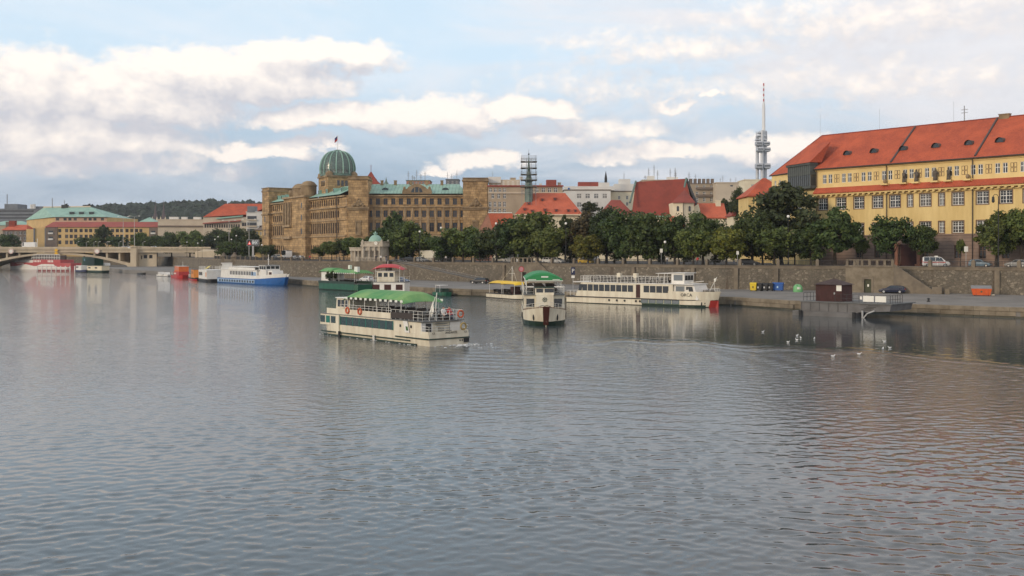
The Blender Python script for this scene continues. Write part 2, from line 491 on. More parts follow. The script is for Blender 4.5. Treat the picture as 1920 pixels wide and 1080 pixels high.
# ------------------------------------------------------------------ palette
m_glass = M('window_glass', (0.025, 0.03, 0.035), 0.08, spec=0.8)
def vary_panes(m, pale):
    # panes differ: some show curtains or blinds behind the glass, some are dark
    t = NT(m.node_tree); b = t.n['Principled BSDF']; r = t.node('ShaderNodeObjectInfo').outputs['Random']
    t.l.new(t.mix(t.smooth(r, 0.45, 1.0), (0.018, 0.022, 0.026), pale), b.inputs['Base Color'])
m_pane = M('house_window_glass', (0.025, 0.03, 0.035), 0.1, spec=0.7); vary_panes(m_pane, (0.11, 0.10, 0.088))
m_glass2 = M('green_glass', (0.02, 0.045, 0.045), 0.06, spec=0.8)
m_glass3 = M('pale_glass', (0.16, 0.18, 0.19), 0.1, spec=0.8)
m_sand = M('sandstone', (0.49, 0.325, 0.160), 0.92, scale=0.34, col2=(0.27, 0.175, 0.085), bump=0.10, bscale=1.3)
def courses(m, h, dark):
    # ashlar courses: recessed joints at a fixed height, upright joints broken by noise
    t = NT(m.node_tree); b = t.n['Principled BSDF']; src = b.inputs['Base Color'].links[0].from_socket
    x, y, z = t.sep(t.node('ShaderNodeNewGeometry').outputs['Position'])
    f = t.math('FRACT', t.math('MULTIPLY', z, 1 / h)); row = t.math('FLOOR', t.math('MULTIPLY', z, 1 / h))
    g = t.math('FRACT', t.math('ADD', t.math('MULTIPLY', t.math('ADD', x, y), 0.62), t.math('MULTIPLY', row, 0.37)))
    j = t.math('MAXIMUM', t.math('LESS_THAN', f, 0.12), t.math('LESS_THAN', g, 0.07))
    wn = t.node('ShaderNodeTexWhiteNoise'); t.put(wn.inputs['Vector'], t.comb(t.math('FLOOR', t.math('ADD', t.math('MULTIPLY', t.math('ADD', x, y), 0.62), t.math('MULTIPLY', row, 0.37))), row, 0.0))
    hs = t.node('ShaderNodeHueSaturation'); t.put(hs.inputs['Color'], src); t.put(hs.inputs['Value'], t.maprange(wn.outputs[0], 0, 1, 0.74, 1.20))
    t.l.new(t.mix(t.math('MULTIPLY', j, 0.6), hs.outputs[0], dark), b.inputs['Base Color'])
courses(m_sand, 0.85, (0.10, 0.07, 0.04))
m_sand2 = M('sandstone_trim', (0.40, 0.29, 0.17), 0.92, scale=0.7, col2=(0.25, 0.18, 0.11), bump=0.03, bscale=2)
m_sandD = M('dark_sandstone', (0.20, 0.14, 0.08), 0.95, scale=0.35, col2=(0.33, 0.24, 0.14), bump=0.08, bscale=1.2)
m_copper = M('copper_green', (0.30, 0.475, 0.385), 0.65, scale=0.35, col2=(0.23, 0.38, 0.31), bump=0.02, bscale=1.5)
m_copperD = M('dark_copper', (0.10, 0.155, 0.13), 0.5, scale=0.6, col2=(0.14, 0.21, 0.175))
m_domeglass = M('dome_glass', (0.13, 0.18, 0.16), 0.25, scale=0.9, col2=(0.09, 0.125, 0.115), spec=0.7)
m_tile = tile_mat('red_tile', (0.52, 0.108, 0.045), (0.34, 0.068, 0.033))
m_tileD = tile_mat('old_red_tile', (0.30, 0.060, 0.038), (0.21, 0.045, 0.03))
m_tileL = tile_mat('light_red_tile', (0.58, 0.145, 0.075), (0.43, 0.10, 0.052))
m_tileR = tile_mat('faded_red_tile', (0.36, 0.085, 0.06), (0.26, 0.07, 0.055))
m_yellow = M('yellow_plaster', (0.76, 0.57, 0.255), 0.9, scale=0.5, col2=(0.62, 0.445, 0.18), bump=0.01, stretch=(1, 1, .16))
m_yellow2 = M('pale_yellow_plaster', (0.80, 0.60, 0.27), 0.9, scale=0.3, col2=(0.70, 0.51, 0.22))
m_plinth = M('plinth_stone', (0.30, 0.215, 0.165), 0.92, scale=0.5, col2=(0.22, 0.155, 0.125), bump=0.03, bscale=2)
m_brownframe = M('brown_surround', (0.19, 0.115, 0.075), 0.8, scale=1.0, var=0.2)
m_whiteframe = M('white_window_frame', (0.74, 0.73, 0.69), 0.6)
m_darkframe = M('dark_window_frame', (0.10, 0.055, 0.035), 0.7)
m_gutter = M('gutter_metal', (0.075, 0.055, 0.045), 0.55, metal=0.3)
m_beige = M('beige_plaster', (0.42, 0.34, 0.245), 0.92, scale=0.2, col2=(0.34, 0.275, 0.20))
m_beige2 = M('light_beige_plaster', (0.56, 0.475, 0.36), 0.92, scale=0.2, col2=(0.49, 0.41, 0.31))
m_white = M('white_plaster', (0.68, 0.67, 0.63), 0.9, scale=0.2, col2=(0.60, 0.58, 0.54))
m_cream = M('cream_plaster', (0.74, 0.66, 0.48), 0.9, scale=0.25, col2=(0.66, 0.58, 0.42))
m_pinkish = M('pink_brick', (0.42, 0.20, 0.13), 0.92, scale=0.9, col2=(0.34, 0.17, 0.115), bump=0.02, bscale=6)
m_greyconc = M('grey_concrete', (0.20, 0.215, 0.23), 0.9, scale=0.2, col2=(0.15, 0.16, 0.175))
m_conc = M('bridge_concrete', (0.56, 0.47, 0.34), 0.9, scale=0.22, col2=(0.44, 0.365, 0.26), bump=0.03, bscale=1.5, stretch=(1, 1, .4))
m_ochre = M('ochre_plaster', (0.60, 0.42, 0.19), 0.9, scale=0.25, col2=(0.50, 0.35, 0.16))
m_brownwall = M('brown_grey_wall', (0.20, 0.155, 0.12), 0.92, scale=0.3, col2=(0.15, 0.12, 0.10))
m_embank = stone_mat('embankment_stone', [(0.128, 0.110, 0.082), (0.178, 0.150, 0.112), (0.26, 0.22, 0.165), (0.080, 0.070, 0.055)], 1.9, joint=(0.095, 0.078, 0.056), streak=(0.085, 0.060, 0.040))
m_cap = M('cap_stone', (0.215, 0.175, 0.125), 0.92, scale=0.6, col2=(0.14, 0.115, 0.085), bump=0.02, bscale=3)
m_quay = M('quay_paving', (0.215, 0.200, 0.180), 0.9, scale=0.16, col2=(0.155, 0.145, 0.130), bump=0.02, bscale=2.5)
m_block = M('quay_block', (0.235, 0.195, 0.14), 0.92, scale=0.7, col2=(0.155, 0.125, 0.085), bump=0.03, bscale=3, objr=0.14)
m_wet = M('wet_stone', (0.060, 0.055, 0.036), 0.6, scale=0.9, col2=(0.035, 0.038, 0.022), bump=0.02, bscale=3)
m_asphalt = M('asphalt', (0.060, 0.058, 0.056), 0.92, scale=0.3, var=0.25)
m_iron = M('black_iron', (0.022, 0.022, 0.022), 0.6)
m_greymetal = M('grey_metal', (0.30, 0.31, 0.32), 0.5, metal=0.3, scale=2, var=0.15)
m_lampgrey = M('galvanised_pole', (0.42, 0.42, 0.41), 0.55, metal=0.2)
m_globe = M('opal_globe', (0.82, 0.80, 0.74), 0.35)
m_bark = M('bark', (0.055, 0.043, 0.032), 0.95, scale=2.5, var=0.35, bump=0.03, bscale=6)
m_cream_p = M('cream_boat_paint', (0.75, 0.69, 0.54), 0.42, scale=1.1, col2=(0.60, 0.53, 0.40), stretch=(1, 1, .14))
m_white_p = M('white_boat_paint', (0.78, 0.76, 0.71), 0.4, scale=0.6, col2=(0.69, 0.66, 0.60))
m_green_p = M('green_boat_paint', (0.018, 0.115, 0.065), 0.4, scale=1.0, var=0.25)
m_dgreen = M('dark_green_boat_paint', (0.020, 0.045, 0.030), 0.45, scale=1.0, var=0.3)
m_black_p = M('black_paint', (0.018, 0.018, 0.018), 0.5)
m_red_p = M('red_boat_paint', (0.50, 0.035, 0.03), 0.4, scale=0.8, var=0.15)
m_crim = M('crimson_boat_paint', (0.48, 0.085, 0.085), 0.45, scale=0.6, var=0.12)
m_orange_p = M('orange_boat_paint', (0.72, 0.15, 0.025), 0.45, scale=0.8, var=0.12)
m_amber_p = M('amber_boat_paint', (0.72, 0.25, 0.03), 0.45, scale=0.8, var=0.12)
m_blue_p = M('blue_boat_paint', (0.018, 0.115, 0.36), 0.4, scale=0.7, var=0.15)
m_sky_p = M('pale_blue_boat_paint', (0.30, 0.42, 0.58), 0.45, scale=0.7, var=0.1)
m_deck = M('deck_paint', (0.16, 0.165, 0.16), 0.8, scale=1.2, var=0.25)
m_rail = M('white_rail', (0.70, 0.68, 0.62), 0.5)
m_seat = M('dark_furniture', (0.045, 0.035, 0.030), 0.7)
m_tealtrim = M('teal_trim', (0.015, 0.16, 0.12), 0.5)
m_canopy = M('green_canopy', (0.065, 0.25, 0.085), 0.8, scale=0.42, col2=(0.20, 0.36, 0.13), stretch=(1, 1, .2))
m_canopyG = M('flat_green_canopy', (0.02, 0.19, 0.06), 0.7, scale=0.6, col2=(0.03, 0.25, 0.08))
m_canopyY = M('yellow_canopy', (0.80, 0.53, 0.03), 0.65, scale=0.6, col2=(0.70, 0.44, 0.03))
m_canopyR = M('red_canopy', (0.52, 0.07, 0.075), 0.65, scale=0.6, var=0.15)
m_valance = M('white_valance', (0.72, 0.74, 0.66), 0.7)
m_pontoon = M('pontoon_steel', (0.155, 0.150, 0.148), 0.75, scale=0.7, col2=(0.11, 0.105, 0.10), bump=0.01)
m_kiosk = M('maroon_boards', (0.062, 0.020, 0.017), 0.8, scale=1.0, var=0.3)
m_kioskroof = M('kiosk_shingle', (0.070, 0.045, 0.042), 0.9, scale=2.0, var=0.3)
m_paper = M('white_board', (0.78, 0.76, 0.68), 0.7)
m_tyre = M('tyre_rubber', (0.02, 0.02, 0.02), 0.85)
m_rim = M('rim_alloy', (0.45, 0.45, 0.45), 0.35, metal=0.7)
m_tail = M('tail_lamp', (0.35, 0.02, 0.02), 0.3)
m_head = M('head_lamp', (0.75, 0.75, 0.72), 0.2)
m_buoy = M('lifebuoy_orange', (0.55, 0.11, 0.04), 0.6)
m_skin = M('skin', (0.50, 0.30, 0.21), 0.6)
m_foam = M('foam', (0.62, 0.64, 0.64), 0.7)
LEAF = [leaf_mat('leaf_dark', (0.050, 0.078, 0.024)), leaf_mat('leaf_green', (0.078, 0.112, 0.030)), leaf_mat('leaf_yellowgreen', (0.115, 0.122, 0.024)),
        leaf_mat('leaf_brown', (0.066, 0.056, 0.026)), leaf_mat('leaf_blackgreen', (0.039, 0.056, 0.022))]
m_wood = leaf_mat('far_wood', (0.020, 0.038, 0.020))
# ------------------------------------------------------------------ the setting: river, quay, embankment, street level, hill
ZQ, ZR = 1.4, 6.1                                 # quay level, street level (metres over the water)
QE = [(2700, 104), (1920, 136.8), (1820, 141), (1660, 148.7), (1480, 156.9), (1375, 169), (1060, 192), (880, 204.5), (800, 214), (580, 266), (537, 287), (440, 335),
      (316, 386), (235, 430), (205, 470), (150, 556), (0, 572), (-900, 590)]
WL = [(2900, 138), (1900, 178), (1722, 188), (1619, 196), (1407, 203.4), (1360, 205.5), (1060, 238), (900, 262), (700, 290), (560, 307), (480, 335), (420, 380),
      (375, 440), (345, 500), (300, 560), (150, 592), (0, 600), (-900, 622)]
Qp = [Vector((XP(a, b), b, 0)) for a, b in QE]
Wp = [Vector((XP(a, b), b, 0)) for a, b in WL]

def lerp_line(P, s):
    """point and direction at arc length s on a polyline"""
    for a, b in zip(P[:-1], P[1:]):
        L = (b - a).length
        if s <= L: return a + (b - a) * (s / L), (b - a).normalized()
        s -= L
    return P[-1].copy(), (P[-1] - P[-2]).normalized()
def line_len(P): return sum((b - a).length for a, b in zip(P[:-1], P[1:]))
def on_line_px(P, px):
    """point of a polyline at an image column"""
    k = (px - CX) / F
    for a, b in zip(P[:-1], P[1:]):
        fa, fb = a.x - k * a.y, b.x - k * b.y
        if fa * fb <= 0 and fa != fb:
            t = fa / (fa - fb); return a + (b - a) * t, (b - a).normalized()
def wall_Y(px): return on_line_px(Wp, px)[0].y

# water: one sheet; the waves near the viewer are real relief, finer ripples are left to the material
def make_water():
    us = np.concatenate([[-3.9, -2, -1.1, -.75], np.arange(-.62, .6201, .0021), [.75, 1.1, 2, 3.9]])
    ys = np.concatenate([24 * np.exp(.0031 * np.arange(0, 740)), [250, 270, 300, 350, 420, 500, 600, 720]])
    Uu, Y = np.meshgrid(us, ys); X = Uu * Y
    rs = np.random.RandomState(11)
    Z = np.zeros_like(X); cell = .0031 * Y
    for i in range(72):
        lam = .24 * (1.5 / .24) ** rs.rand(); th = R(90) + rs.normal() * .75 + (.25 if i % 3 == 0 else -.1)
        k = 2 * PI / lam; kx, ky = k * math.cos(th), k * math.sin(th)
        slope = .0150 * (1.15 if lam < .8 else .60)
        a = slope / k * np.clip((lam / cell - 2.2) / 2.5, 0, 1)
        Z += a * np.cos(kx * X + ky * Y + rs.uniform(0, 6.28) + .8 * np.sin(X * .13 + Y * .09 + i))
    # gusts and slicks
    g = np.zeros_like(X)
    for i in range(14):
        lx, ly = rs.uniform(18, 70), rs.uniform(10, 34); g += np.cos(X * 2 * PI / lx * rs.choice([-1, 1]) + Y * 2 * PI / ly + rs.uniform(0, 6.28))
    g = np.clip(.5 + g / 9.0, 0, 1)
    shore = Y - (103.5 - (X - 6) * .36 - .030 * np.clip(X - 20, 0, None) ** 2) + 2.2 * np.sin(X * .33) + 1.4 * np.sin(X * .9 + 1)
    calm = 1 / (1 + np.exp(-shore / 1.2)) / (1 + np.exp(-(X - 8) / 2.5))
    amp = (.55 + .75 * g) * (1 - .5 * calm) * (1 + .45 * np.exp(-((Y - 82) / 26) ** 2) / (1 + np.exp(-(X - 8) / 7)))
    amp *= 1 - .45 / (1 + np.exp((X + 18) / 5)) * (1 / (1 + np.exp(-(Y - 62) / 6)))      # smoother stretch at the left
    Z *= amp
    def wake(ox, oy, hx, hy, half, lam, amp, length, w):
        # two divergent wave arms trailing behind a boat at (ox, oy) heading (hx, hy)
        nonlocal Z
        n = math.hypot(hx, hy); hx, hy = hx / n, hy / n
        dx, dy = X - ox, Y - oy
        back = -(dx * hx + dy * hy); side = dx * (-hy) + dy * hx
        for sg in (-1, 1):
            arm = sg * side - (half + back * math.tan(R(19)))
            env = np.exp(-(arm / w) ** 2) * np.clip(back / 5, 0, 1) * np.exp(-np.clip(back, 0, None) / length)
            ph = (back * math.sin(R(35)) + sg * side * math.cos(R(35))) * 2 * PI / lam
            Z = Z + amp * env * np.cos(ph)
        tr = np.exp(-(side / (half * 1.3)) ** 2) * np.clip(back / 3, 0, 1) * np.exp(-np.clip(back, 0, None) / (length * .5))
        Z = Z + amp * .7 * tr * np.cos(back * 2 * PI / (lam * 1.2))
    wake(-6.0, 97.2, -.652, .758, 2.6, 2.6, 0.024, 50, 5.5)
    wake(3.6, 122, 0.08, -1, 2.6, 2.4, 0.018, 40, 4.0)
    u = X * .30 - Y * .954
    e = np.exp(-((Y - 60 + (X - 20) * .30) / 18.0) ** 2) * (1 / (1 + np.exp(-(X - 4) / 6)))
    Z = Z + 0.003 * e * np.cos(u * 2 * PI / 1.7 + 1.3 * np.sin(X * .11)) * (0.65 + 0.35 * np.sin(X * .37 + Y * .21))
    u2 = shore + 1.5
    e2 = np.exp(-(u2 / 4.5) ** 2) * (1 / (1 + np.exp(-(X - 4) / 4)))
    Z = Z + 0.028 * e2 * np.cos(u2 * 2 * PI / 4.6)
    Z = Z * np.clip(np.minimum.reduce([(.62 - np.abs(Uu)) / .03, (Y - 24) / 2, (238 - Y) / 12]), 0, 1)
    ny, nx = X.shape
    co = np.stack([X, Y, Z], -1).reshape(-1, 3)
    idx = np.arange(nx * ny).reshape(ny, nx)
    fa = np.stack([idx[:-1, :-1], idx[:-1, 1:], idx[1:, 1:], idx[1:, :-1]], -1).reshape(-1, 4)
    n0 = len(co)
    co = np.concatenate([co, [(-93.6, -55, 0), (93.6, -55, 0)]])
    fa = np.concatenate([fa, [[n0, n0 + 1, nx - 1, 0]]])
    me = bpy.data.meshes.new('river')
    me.vertices.add(len(co)); me.vertices.foreach_set('co', co.ravel())
    me.loops.add(fa.size); me.loops.foreach_set('vertex_index', fa.ravel().astype(np.int32))
    me.polygons.add(len(fa)); me.polygons.foreach_set('loop_start', np.arange(0, fa.size, 4, dtype=np.int32))
    me.polygons.foreach_set('use_smooth', np.ones(len(fa), dtype=bool))
    me.update(calc_edges=True); me.validate()
    me.materials.append(water_mat())
    struct(put('river', me))
make_water()

# quay: paved strip with a faced edge of stone blocks
mb = MB()
inner = [Vector((p.x + .25, p.y + .45, 0)) for p in Wp]
mb.poly([(p.x, p.y, ZQ) for p in Qp] + [(p.x, p.y, ZQ) for p in inner[::-1]])
for a, b in zip(Qp[:-1], Qp[1:]):
    mb.quad((a.x, a.y, -2), (b.x, b.y, -2), (b.x, b.y, ZQ), (a.x, a.y, ZQ))
quay = struct(mb.obj('quay', m_quay))
bl = {}
s_, L = 0.0, line_len(Qp)
pa = on_line_px(Qp, 2050)[0]
acc = 0.0
rs = random.Random(3)
def arc_at_px(P, px):
    k = (px - CX) / F; s = 0
    for a, b in zip(P[:-1], P[1:]):
        fa, fb = a.x - k * a.y, b.x - k * b.y
        if fa * fb <= 0 and fa != fb: return s + (b - a).length * fa / (fa - fb)
        s += (b - a).length
for course, (z0, z1, off, depth) in enumerate([(0.86, 1.45, 0.16, 0.7), (0.22, 0.84, 0.10, 0.6), (-0.5, 0.20, 0.13, 0.6)]):
    s = arc_at_px(Qp, 2080); s1 = arc_at_px(Qp, 500)
    while s < s1:
        ln = rs.choice([2.0, 2.6, 3.2])
        p, d = lerp_line(Qp, s + ln / 2)
        key = (course, ln)
        if key not in bl:
            q = MB(); h = ln / 2 - .014; c = .03
            # chamfered block: outside face towards -y (river)
            ring = lambda x: [(x, -off + c, z0), (x, -off, z0 + c), (x, -off, z1 - c), (x, -off + c, z1), (x, depth, z1), (x, depth, z0)]
            q.loft([ring(-h), ring(h)])
            bl[key] = q.mesh('stone_block', m_block if course < 2 else m_wet)
        o = put('stone_block', bl[key], quay, (p.x, p.y, rs.uniform(-.012, .012)), math.atan2(-d.y, -d.x))
        s += ln

# street level: one sheet to the horizon
mb = MB()
mb.poly([(p.x + .05, p.y + .1, ZR) for p in Wp] + [(-2900, 640, ZR), (-2900, 2900, ZR), (2900, 2900, ZR), (2900, 138, ZR)])
mb.obj('street_ground', m_asphalt); struct(bpy.data.objects['street_ground'])
# paved strip behind the railing, a kerb step above the carriageway
mb = MB()
for a, b in zip(Wp[:11], Wp[1:12]):
    n = Vector((-(b - a).y, (b - a).x, 0)).normalized() * -1
    if n.y < 0: n = -n
    f = lambda p, k, z: (p.x + n.x * k, p.y + n.y * k, z)
    mb.quad(f(a, .3, ZR + .12), f(b, .3, ZR + .12), f(b, 5.2, ZR + .12), f(a, 5.2, ZR + .12))
    mb.quad(f(a, 5.2, ZR + .12), f(b, 5.2, ZR + .12), f(b, 5.2, ZR), f(a, 5.2, ZR))
struct(mb.obj('pavement', M('pavement_setts', (0.17, 0.155, 0.135), 0.9, scale=1.2, var=0.3)))

# embankment wall
wall = thing('embankment_wall', 'long rubble stone embankment wall behind the quay', 'wall')
mb = MB(); cp = MB()
for a, b in zip(Wp[:-1], Wp[1:]):
    mb.quad((a.x, a.y, ZQ - .4), (b.x, b.y, ZQ - .4), (b.x + .15, b.y + .3, ZR - .45), (a.x + .15, a.y + .3, ZR - .45))
    d = (b - a).normalized(); n = Vector((d.y, -d.x, 0));
    if n.y > 0: n = -n
    A = [a + n * .12, b + n * .12, b - n * .75, a - n * .75]
    cp.prism([(p.x + .15, p.y + .3) for p in A], ZR - .45, ZR + .14)
mb.obj('wall_face', m_embank, wall); cp.obj('coping', m_cap, wall)
pil = MB(); pil.box(-.42, .42, -.22, .5, ZQ - .2, ZR - .46); pilm = pil.mesh('pilaster', m_cap)
s0, s1 = arc_at_px(Wp, 1960), arc_at_px(Wp, 400)
for px in (1380, 1300, 1188, 985 - 40, 1215 + 240, 1870):
    p, d = on_line_px(Wp, px)
    put('pilaster', pilm, wall, (p.x, p.y, 0), math.atan2(-d.y, -d.x))

# railing on the wall: stone piers, iron posts and rails; the thin uprights stay one piece
def railing(px_a, px_b, label, pier_every=7.5):
    s = arc_at_px(Wp, px_a); e = arc_at_px(Wp, px_b)
    p0, d0 = lerp_line(Wp, s)
    t = thing('iron_railing', label, 'railing', (p0.x, p0.y, ZR + .14), 0, 'railings along the embankment')
    bars = MB(); rails = MB(); pier = MB()
    pier.box(-.3, .3, -.3, .3, 0, 1.08); pier.lathe([(0, 1.34), (.2, 1.26), (.36, 1.14), (.40, 1.08)], n=4, a0=PI / 4, a1=PI / 4 + 2 * PI)
    pm = pier.mesh('pier', m_cap)
    k = 0; last = None; x = s
    while x < e:
        p, d = lerp_line(Wp, x)
        q = Vector((p.x + .35, p.y + .45, 0)) - Vector((p0.x, p0.y, 0))
        if k % 6 == 0:
            put('pier', pm, t, q, math.atan2(-d.y, -d.x))
        if last is not None:
            rails.tube(last + Vector((0, 0, 1.0)), q + Vector((0, 0, 1.0)), .04, 4); bars.tube(last + Vector((0, 0, .18)), q + Vector((0, 0, .18)), .035, 4)
            for j in range(1, 9):
                c = last.lerp(q, j / 9); bars.box(c.x - .016, c.x + .016, c.y - .016, c.y + .016, .0, 1.12)
        last = q; x += pier_every / 6; k += 1
    rails.obj('rail', m_iron, t)
    stuff(bars.obj('bars', m_iron, t))
railing(2000, 1728, 'black iron railing with stone piers before the yellow building, right of the steps')
railing(1606, 1032, 'longest black iron railing with stone piers under the row of dark trees')
railing(958, 742, 'black iron railing above the sloping ramp beside the domed pavilion')
railing(668, 400, 'black iron railing on the wall left of the domed pavilion')

# stairway block with a door and a ramp of steps, below the yellow building
def stair_block(px, Y, w, h_to, label, side, niche, name='stone_stairway'):
    o = thing(name, label, 'stairway', (XP(px, Y), Y, ZQ), R(-31 if px > 1200 else -41))
    body = MB()
    if niche == 'door':
        wall_grid(body, w / 2, 0, h_to, [(-.95, .35, 0, 2.5)], .45, x0=-w / 2)
    else:
        wall_grid(body, w / 2, 0, h_to, [(-.8, .5, 0.6, 2.6)], .6, x0=-w / 2)
    body.quad((-w / 2, 0, 0), (-w / 2, 0, h_to), (-w / 2, 4, h_to), (-w / 2, 4, 0))
    body.quad((w / 2, 0, 0), (w / 2, 4, 0), (w / 2, 4, h_to), (w / 2, 0, h_to))
    body.quad((-w / 2, 0, h_to), (w / 2, 0, h_to), (w / 2, 4, h_to), (-w / 2, 4, h_to))
    body.obj('block', m_cap if niche != 'door' else m_block, o)
    if niche == 'door':
        d = MB(); d.box(-.95, .35, .3, .36, 0, 2.5); dd = d.obj('door', M('green_door', (0.06, 0.065, 0.03), .7, scale=2, var=.3), o)
        nn = MB(); nn.box(-.42, -.12, .285, .3, 1.1, 1.55); nn.obj('notice', m_paper, dd)
        fr = MB(); fr.box(-1.35, -.95, -.08, .1, 0, 2.9); fr.box(.35, .75, -.08, .1, 0, 2.9); fr.box(-.95, .35, -.08, .1, 2.5, 2.9); fr.obj('door_surround', m_cap, o)
    else:
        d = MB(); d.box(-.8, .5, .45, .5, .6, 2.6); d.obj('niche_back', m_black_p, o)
    cor = MB(); cor.box(-w / 2 - .15, w / 2 + .15, -.15, 4, h_to + .003, h_to + .3); cor.obj('cornice', m_cap, o)
    # balustrade: stout piers with dark gaps under a top rail
    n = max(3, int(w / 1.4))
    pr = MB(); pr.box(-.22, .22, .1, .5, h_to + .3, h_to + 1.25); pm = pr.mesh('baluster', m_cap)
    for i in range(n + 1): put('baluster', pm, o, (-w / 2 + .25 + (w - .5) * i / n, 0, 0))
    tr = MB(); tr.box(-w / 2, w / 2, .05, .55, h_to + 1.25, h_to + 1.42); tr.obj('balustrade_rail', m_cap, o)
    # steps falling away to the side behind a raking parapet
    L = 6.6; sx = w / 2 + .01
    pp = MB()
    pp.extrude([(sx, 0.02, 0), (sx + L, 0.02, 0), (sx + L, 0.02, .75), (sx, 0.02, h_to + .6)], (0, .45, 0))
    pp.obj('raking_parapet', m_cap, o)
    ns = 14
    st = MB(); st.box(0, L / ns, .5, 2.4, -(h_to / ns), 0); stm = st.mesh('step', m_block)
    for i in range(ns): put('step', stm, o, (sx + L * i / ns, 0, h_to - h_to / ns * i - .02))
    e = MB(); e.prism([(sx + L, -.3), (sx + L + 1.6, -.3), (sx + L + 1.9, .6), (sx + L + .2, .7)], 0, 1.25); e.obj('end_pedestal', m_cap, o)
    e = MB(); e.box(sx + L + 2.2, sx + L + 2.9, -.2, .5, 0, 1.0); e.obj('end_block', m_block, o)
    return o
stair_block(1630, 188, 8.6, 4.75, 'stone stairway with a green door and a raking parapet behind the dark blue car', 1, 'door')
stair_block(984, 247, 7.4, 4.75, 'grey stone stairway with a dark niche above the bow-on boat', 1, 'niche')

# sloping ramp with its own railing, from the pavilion down to the quay
rt = thing('quay_ramp', 'sloping stone ramp with a thin railing running down from the domed pavilion', 'ramp', (0, 0, 0))
ra, rb = Vector((XP(735, 281), 281, ZR - .1)), Vector((XP(905, 251), 251, ZQ + .05))
rm = MB(); rc = MB(); rr = MB()
for i in range(12):
    a, b = ra.lerp(rb, i / 12), ra.lerp(rb, (i + 1) / 12)
    rm.quad((a.x, a.y, ZQ - .2), (b.x, b.y, ZQ - .2), (b.x, b.y, b.z), (a.x, a.y, a.z))
    rc.extrude([(a.x, a.y - .12, a.z), (b.x, b.y - .12, b.z), (b.x, b.y - .12, b.z + .18), (a.x, a.y - .12, a.z + .18)], (.2, .6, 0))
    rm.quad((a.x, a.y, a.z), (b.x, b.y, b.z), (b.x + 4, b.y + 7, b.z), (a.x + 4, a.y + 7, a.z))
    for j in range(6):
        c = a.lerp(b, j / 6); rr.tube((c.x, c.y, c.z + .1), (c.x, c.y, c.z + 1.15), .028, 4)
    for z in (.62, 1.15): rr.tube((a.x, a.y, a.z + z), (b.x, b.y, b.z + z), .035, 4)
rm.obj('ramp_face', m_embank, rt); rc.obj('ramp_coping', m_cap, rt); stuff(rr.obj('handrail', m_greymetal, rt))

# wooded hill
def make_hill():
    prof = [(-400, 430), (-100, 405), (100, 396), (175, 387), (240, 381), (330, 378), (400, 375), (500, 377), (620, 385), (800, 400), (1000, 415), (1300, 425), (1700, 440), (2300, 455)]
    rs = np.random.RandomState(5)
    Y0 = 1900.0
    top = lambda px: ZP(np.interp(px, [p[0] for p in prof], [p[1] for p in prof]), Y0)
    pxs = np.linspace(-400, 2300, 90); mb = MB(); rows = []
    for k, (dy, f) in enumerate([(-620, 0.0), (-420, .35), (-200, .75), (0, 1.0), (400, .9), (900, 0)]):
        rows.append([((p - CX) / F * Y0, Y0 + dy, ZR + .02 + (float(top(p)) - 12 - ZR) * f) for p in pxs])
    for a, b in zip(rows[:-1], rows[1:]):
        for i in range(len(a) - 1): mb.quad(a[i], a[i + 1], b[i + 1], b[i])
    struct(mb.obj('hill', M('hill_soil', (0.03, 0.045, 0.02), .95)))
    # the wood on it: crowns that read as one mass
    base = []; m = MB(); m.blob((0, 0, 0), (1, 1, 1), n=7, m=4); bv = np.array(m.v); bf = np.array(m.f)
    N = 3600
    V = []; Fc = []
    for i in range(N):
        p = rs.uniform(-300, 1100) if i % 5 else rs.uniform(-380, 2250); f = rs.uniform(.0, 1.0) ** .7
        dy = np.interp(f, [0, .35, .75, 1], [-620, -420, -200, 0])
        r = rs.uniform(5, 10)
        c = np.array([(p - CX) / F * Y0, Y0 + dy, ZR + (float(top(p)) - 12 - ZR) * f + r * .25 + 3])
        jit = 1 + rs.uniform(-.28, .28, (len(bv), 1))
        V.append(bv * jit * np.array([r, r, r * rs.uniform(.7, 1.1)]) + c); Fc.append(bf + len(bv) * i)
    me = bpy.data.meshes.new('far_wood'); me.from_pydata(np.concatenate(V).tolist(), [], np.concatenate(Fc).tolist()); me.materials.append(m_wood)
    o = stuff(put('far_wood', me)); o['label'] = 'dark wooded hillside behind the bridge and the far roofs'; o['category'] = 'wood'
make_hill()
# ------------------------------------------------------------------ buildings
def building(name, label, px, Y, rz=0.0, group=None, z=ZR):
    return thing(name, label, 'building', (XP(px, Y), Y, z), rz, group)

def facade(b, L, rows, z0, z1, wm, mats, y=0.0, rz=0.0, ox=0.0, depth=0.25, name='wall', sill=None):
    """wall with openings and one window object per opening; rows: (list of x centres, sill z, w, h, style)"""
    ops = []
    T = Matrix.Translation((ox, y, 0)) @ Matrix.Rotation(rz, 4, 'Z')
    for xs, z, w, h, st in rows:
        for x in xs: ops.append((x - w / 2, x + w / 2, z, z + h))
    mb = MB(); mb.T = T
    wall_grid(mb, L, z0, z1, ops, depth)
    wobj = mb.obj(name, wm, b)
    sb = None
    for xs, z, w, h, st in rows:
        for x in xs:
            p = T @ Vector((x, depth * .75, z))
            o = window(b, p.x, p.z, w, h, st, mats, p.y, rz)
            if sill:
                key = ('sill', round(w, 2), sill.name)
                if key not in WIN:
                    q = MB(); q.box(-w / 2 - .12, w / 2 + .12, -depth * .75 - .14, -.06, -.16, -.004); WIN[key] = q.mesh('sill', sill)
                put('sill', WIN[key], o)
    return wobj
def xs_even(a, b, n): return [a + (b - a) * i / (n - 1) for i in range(n)] if n > 1 else [(a + b) / 2]

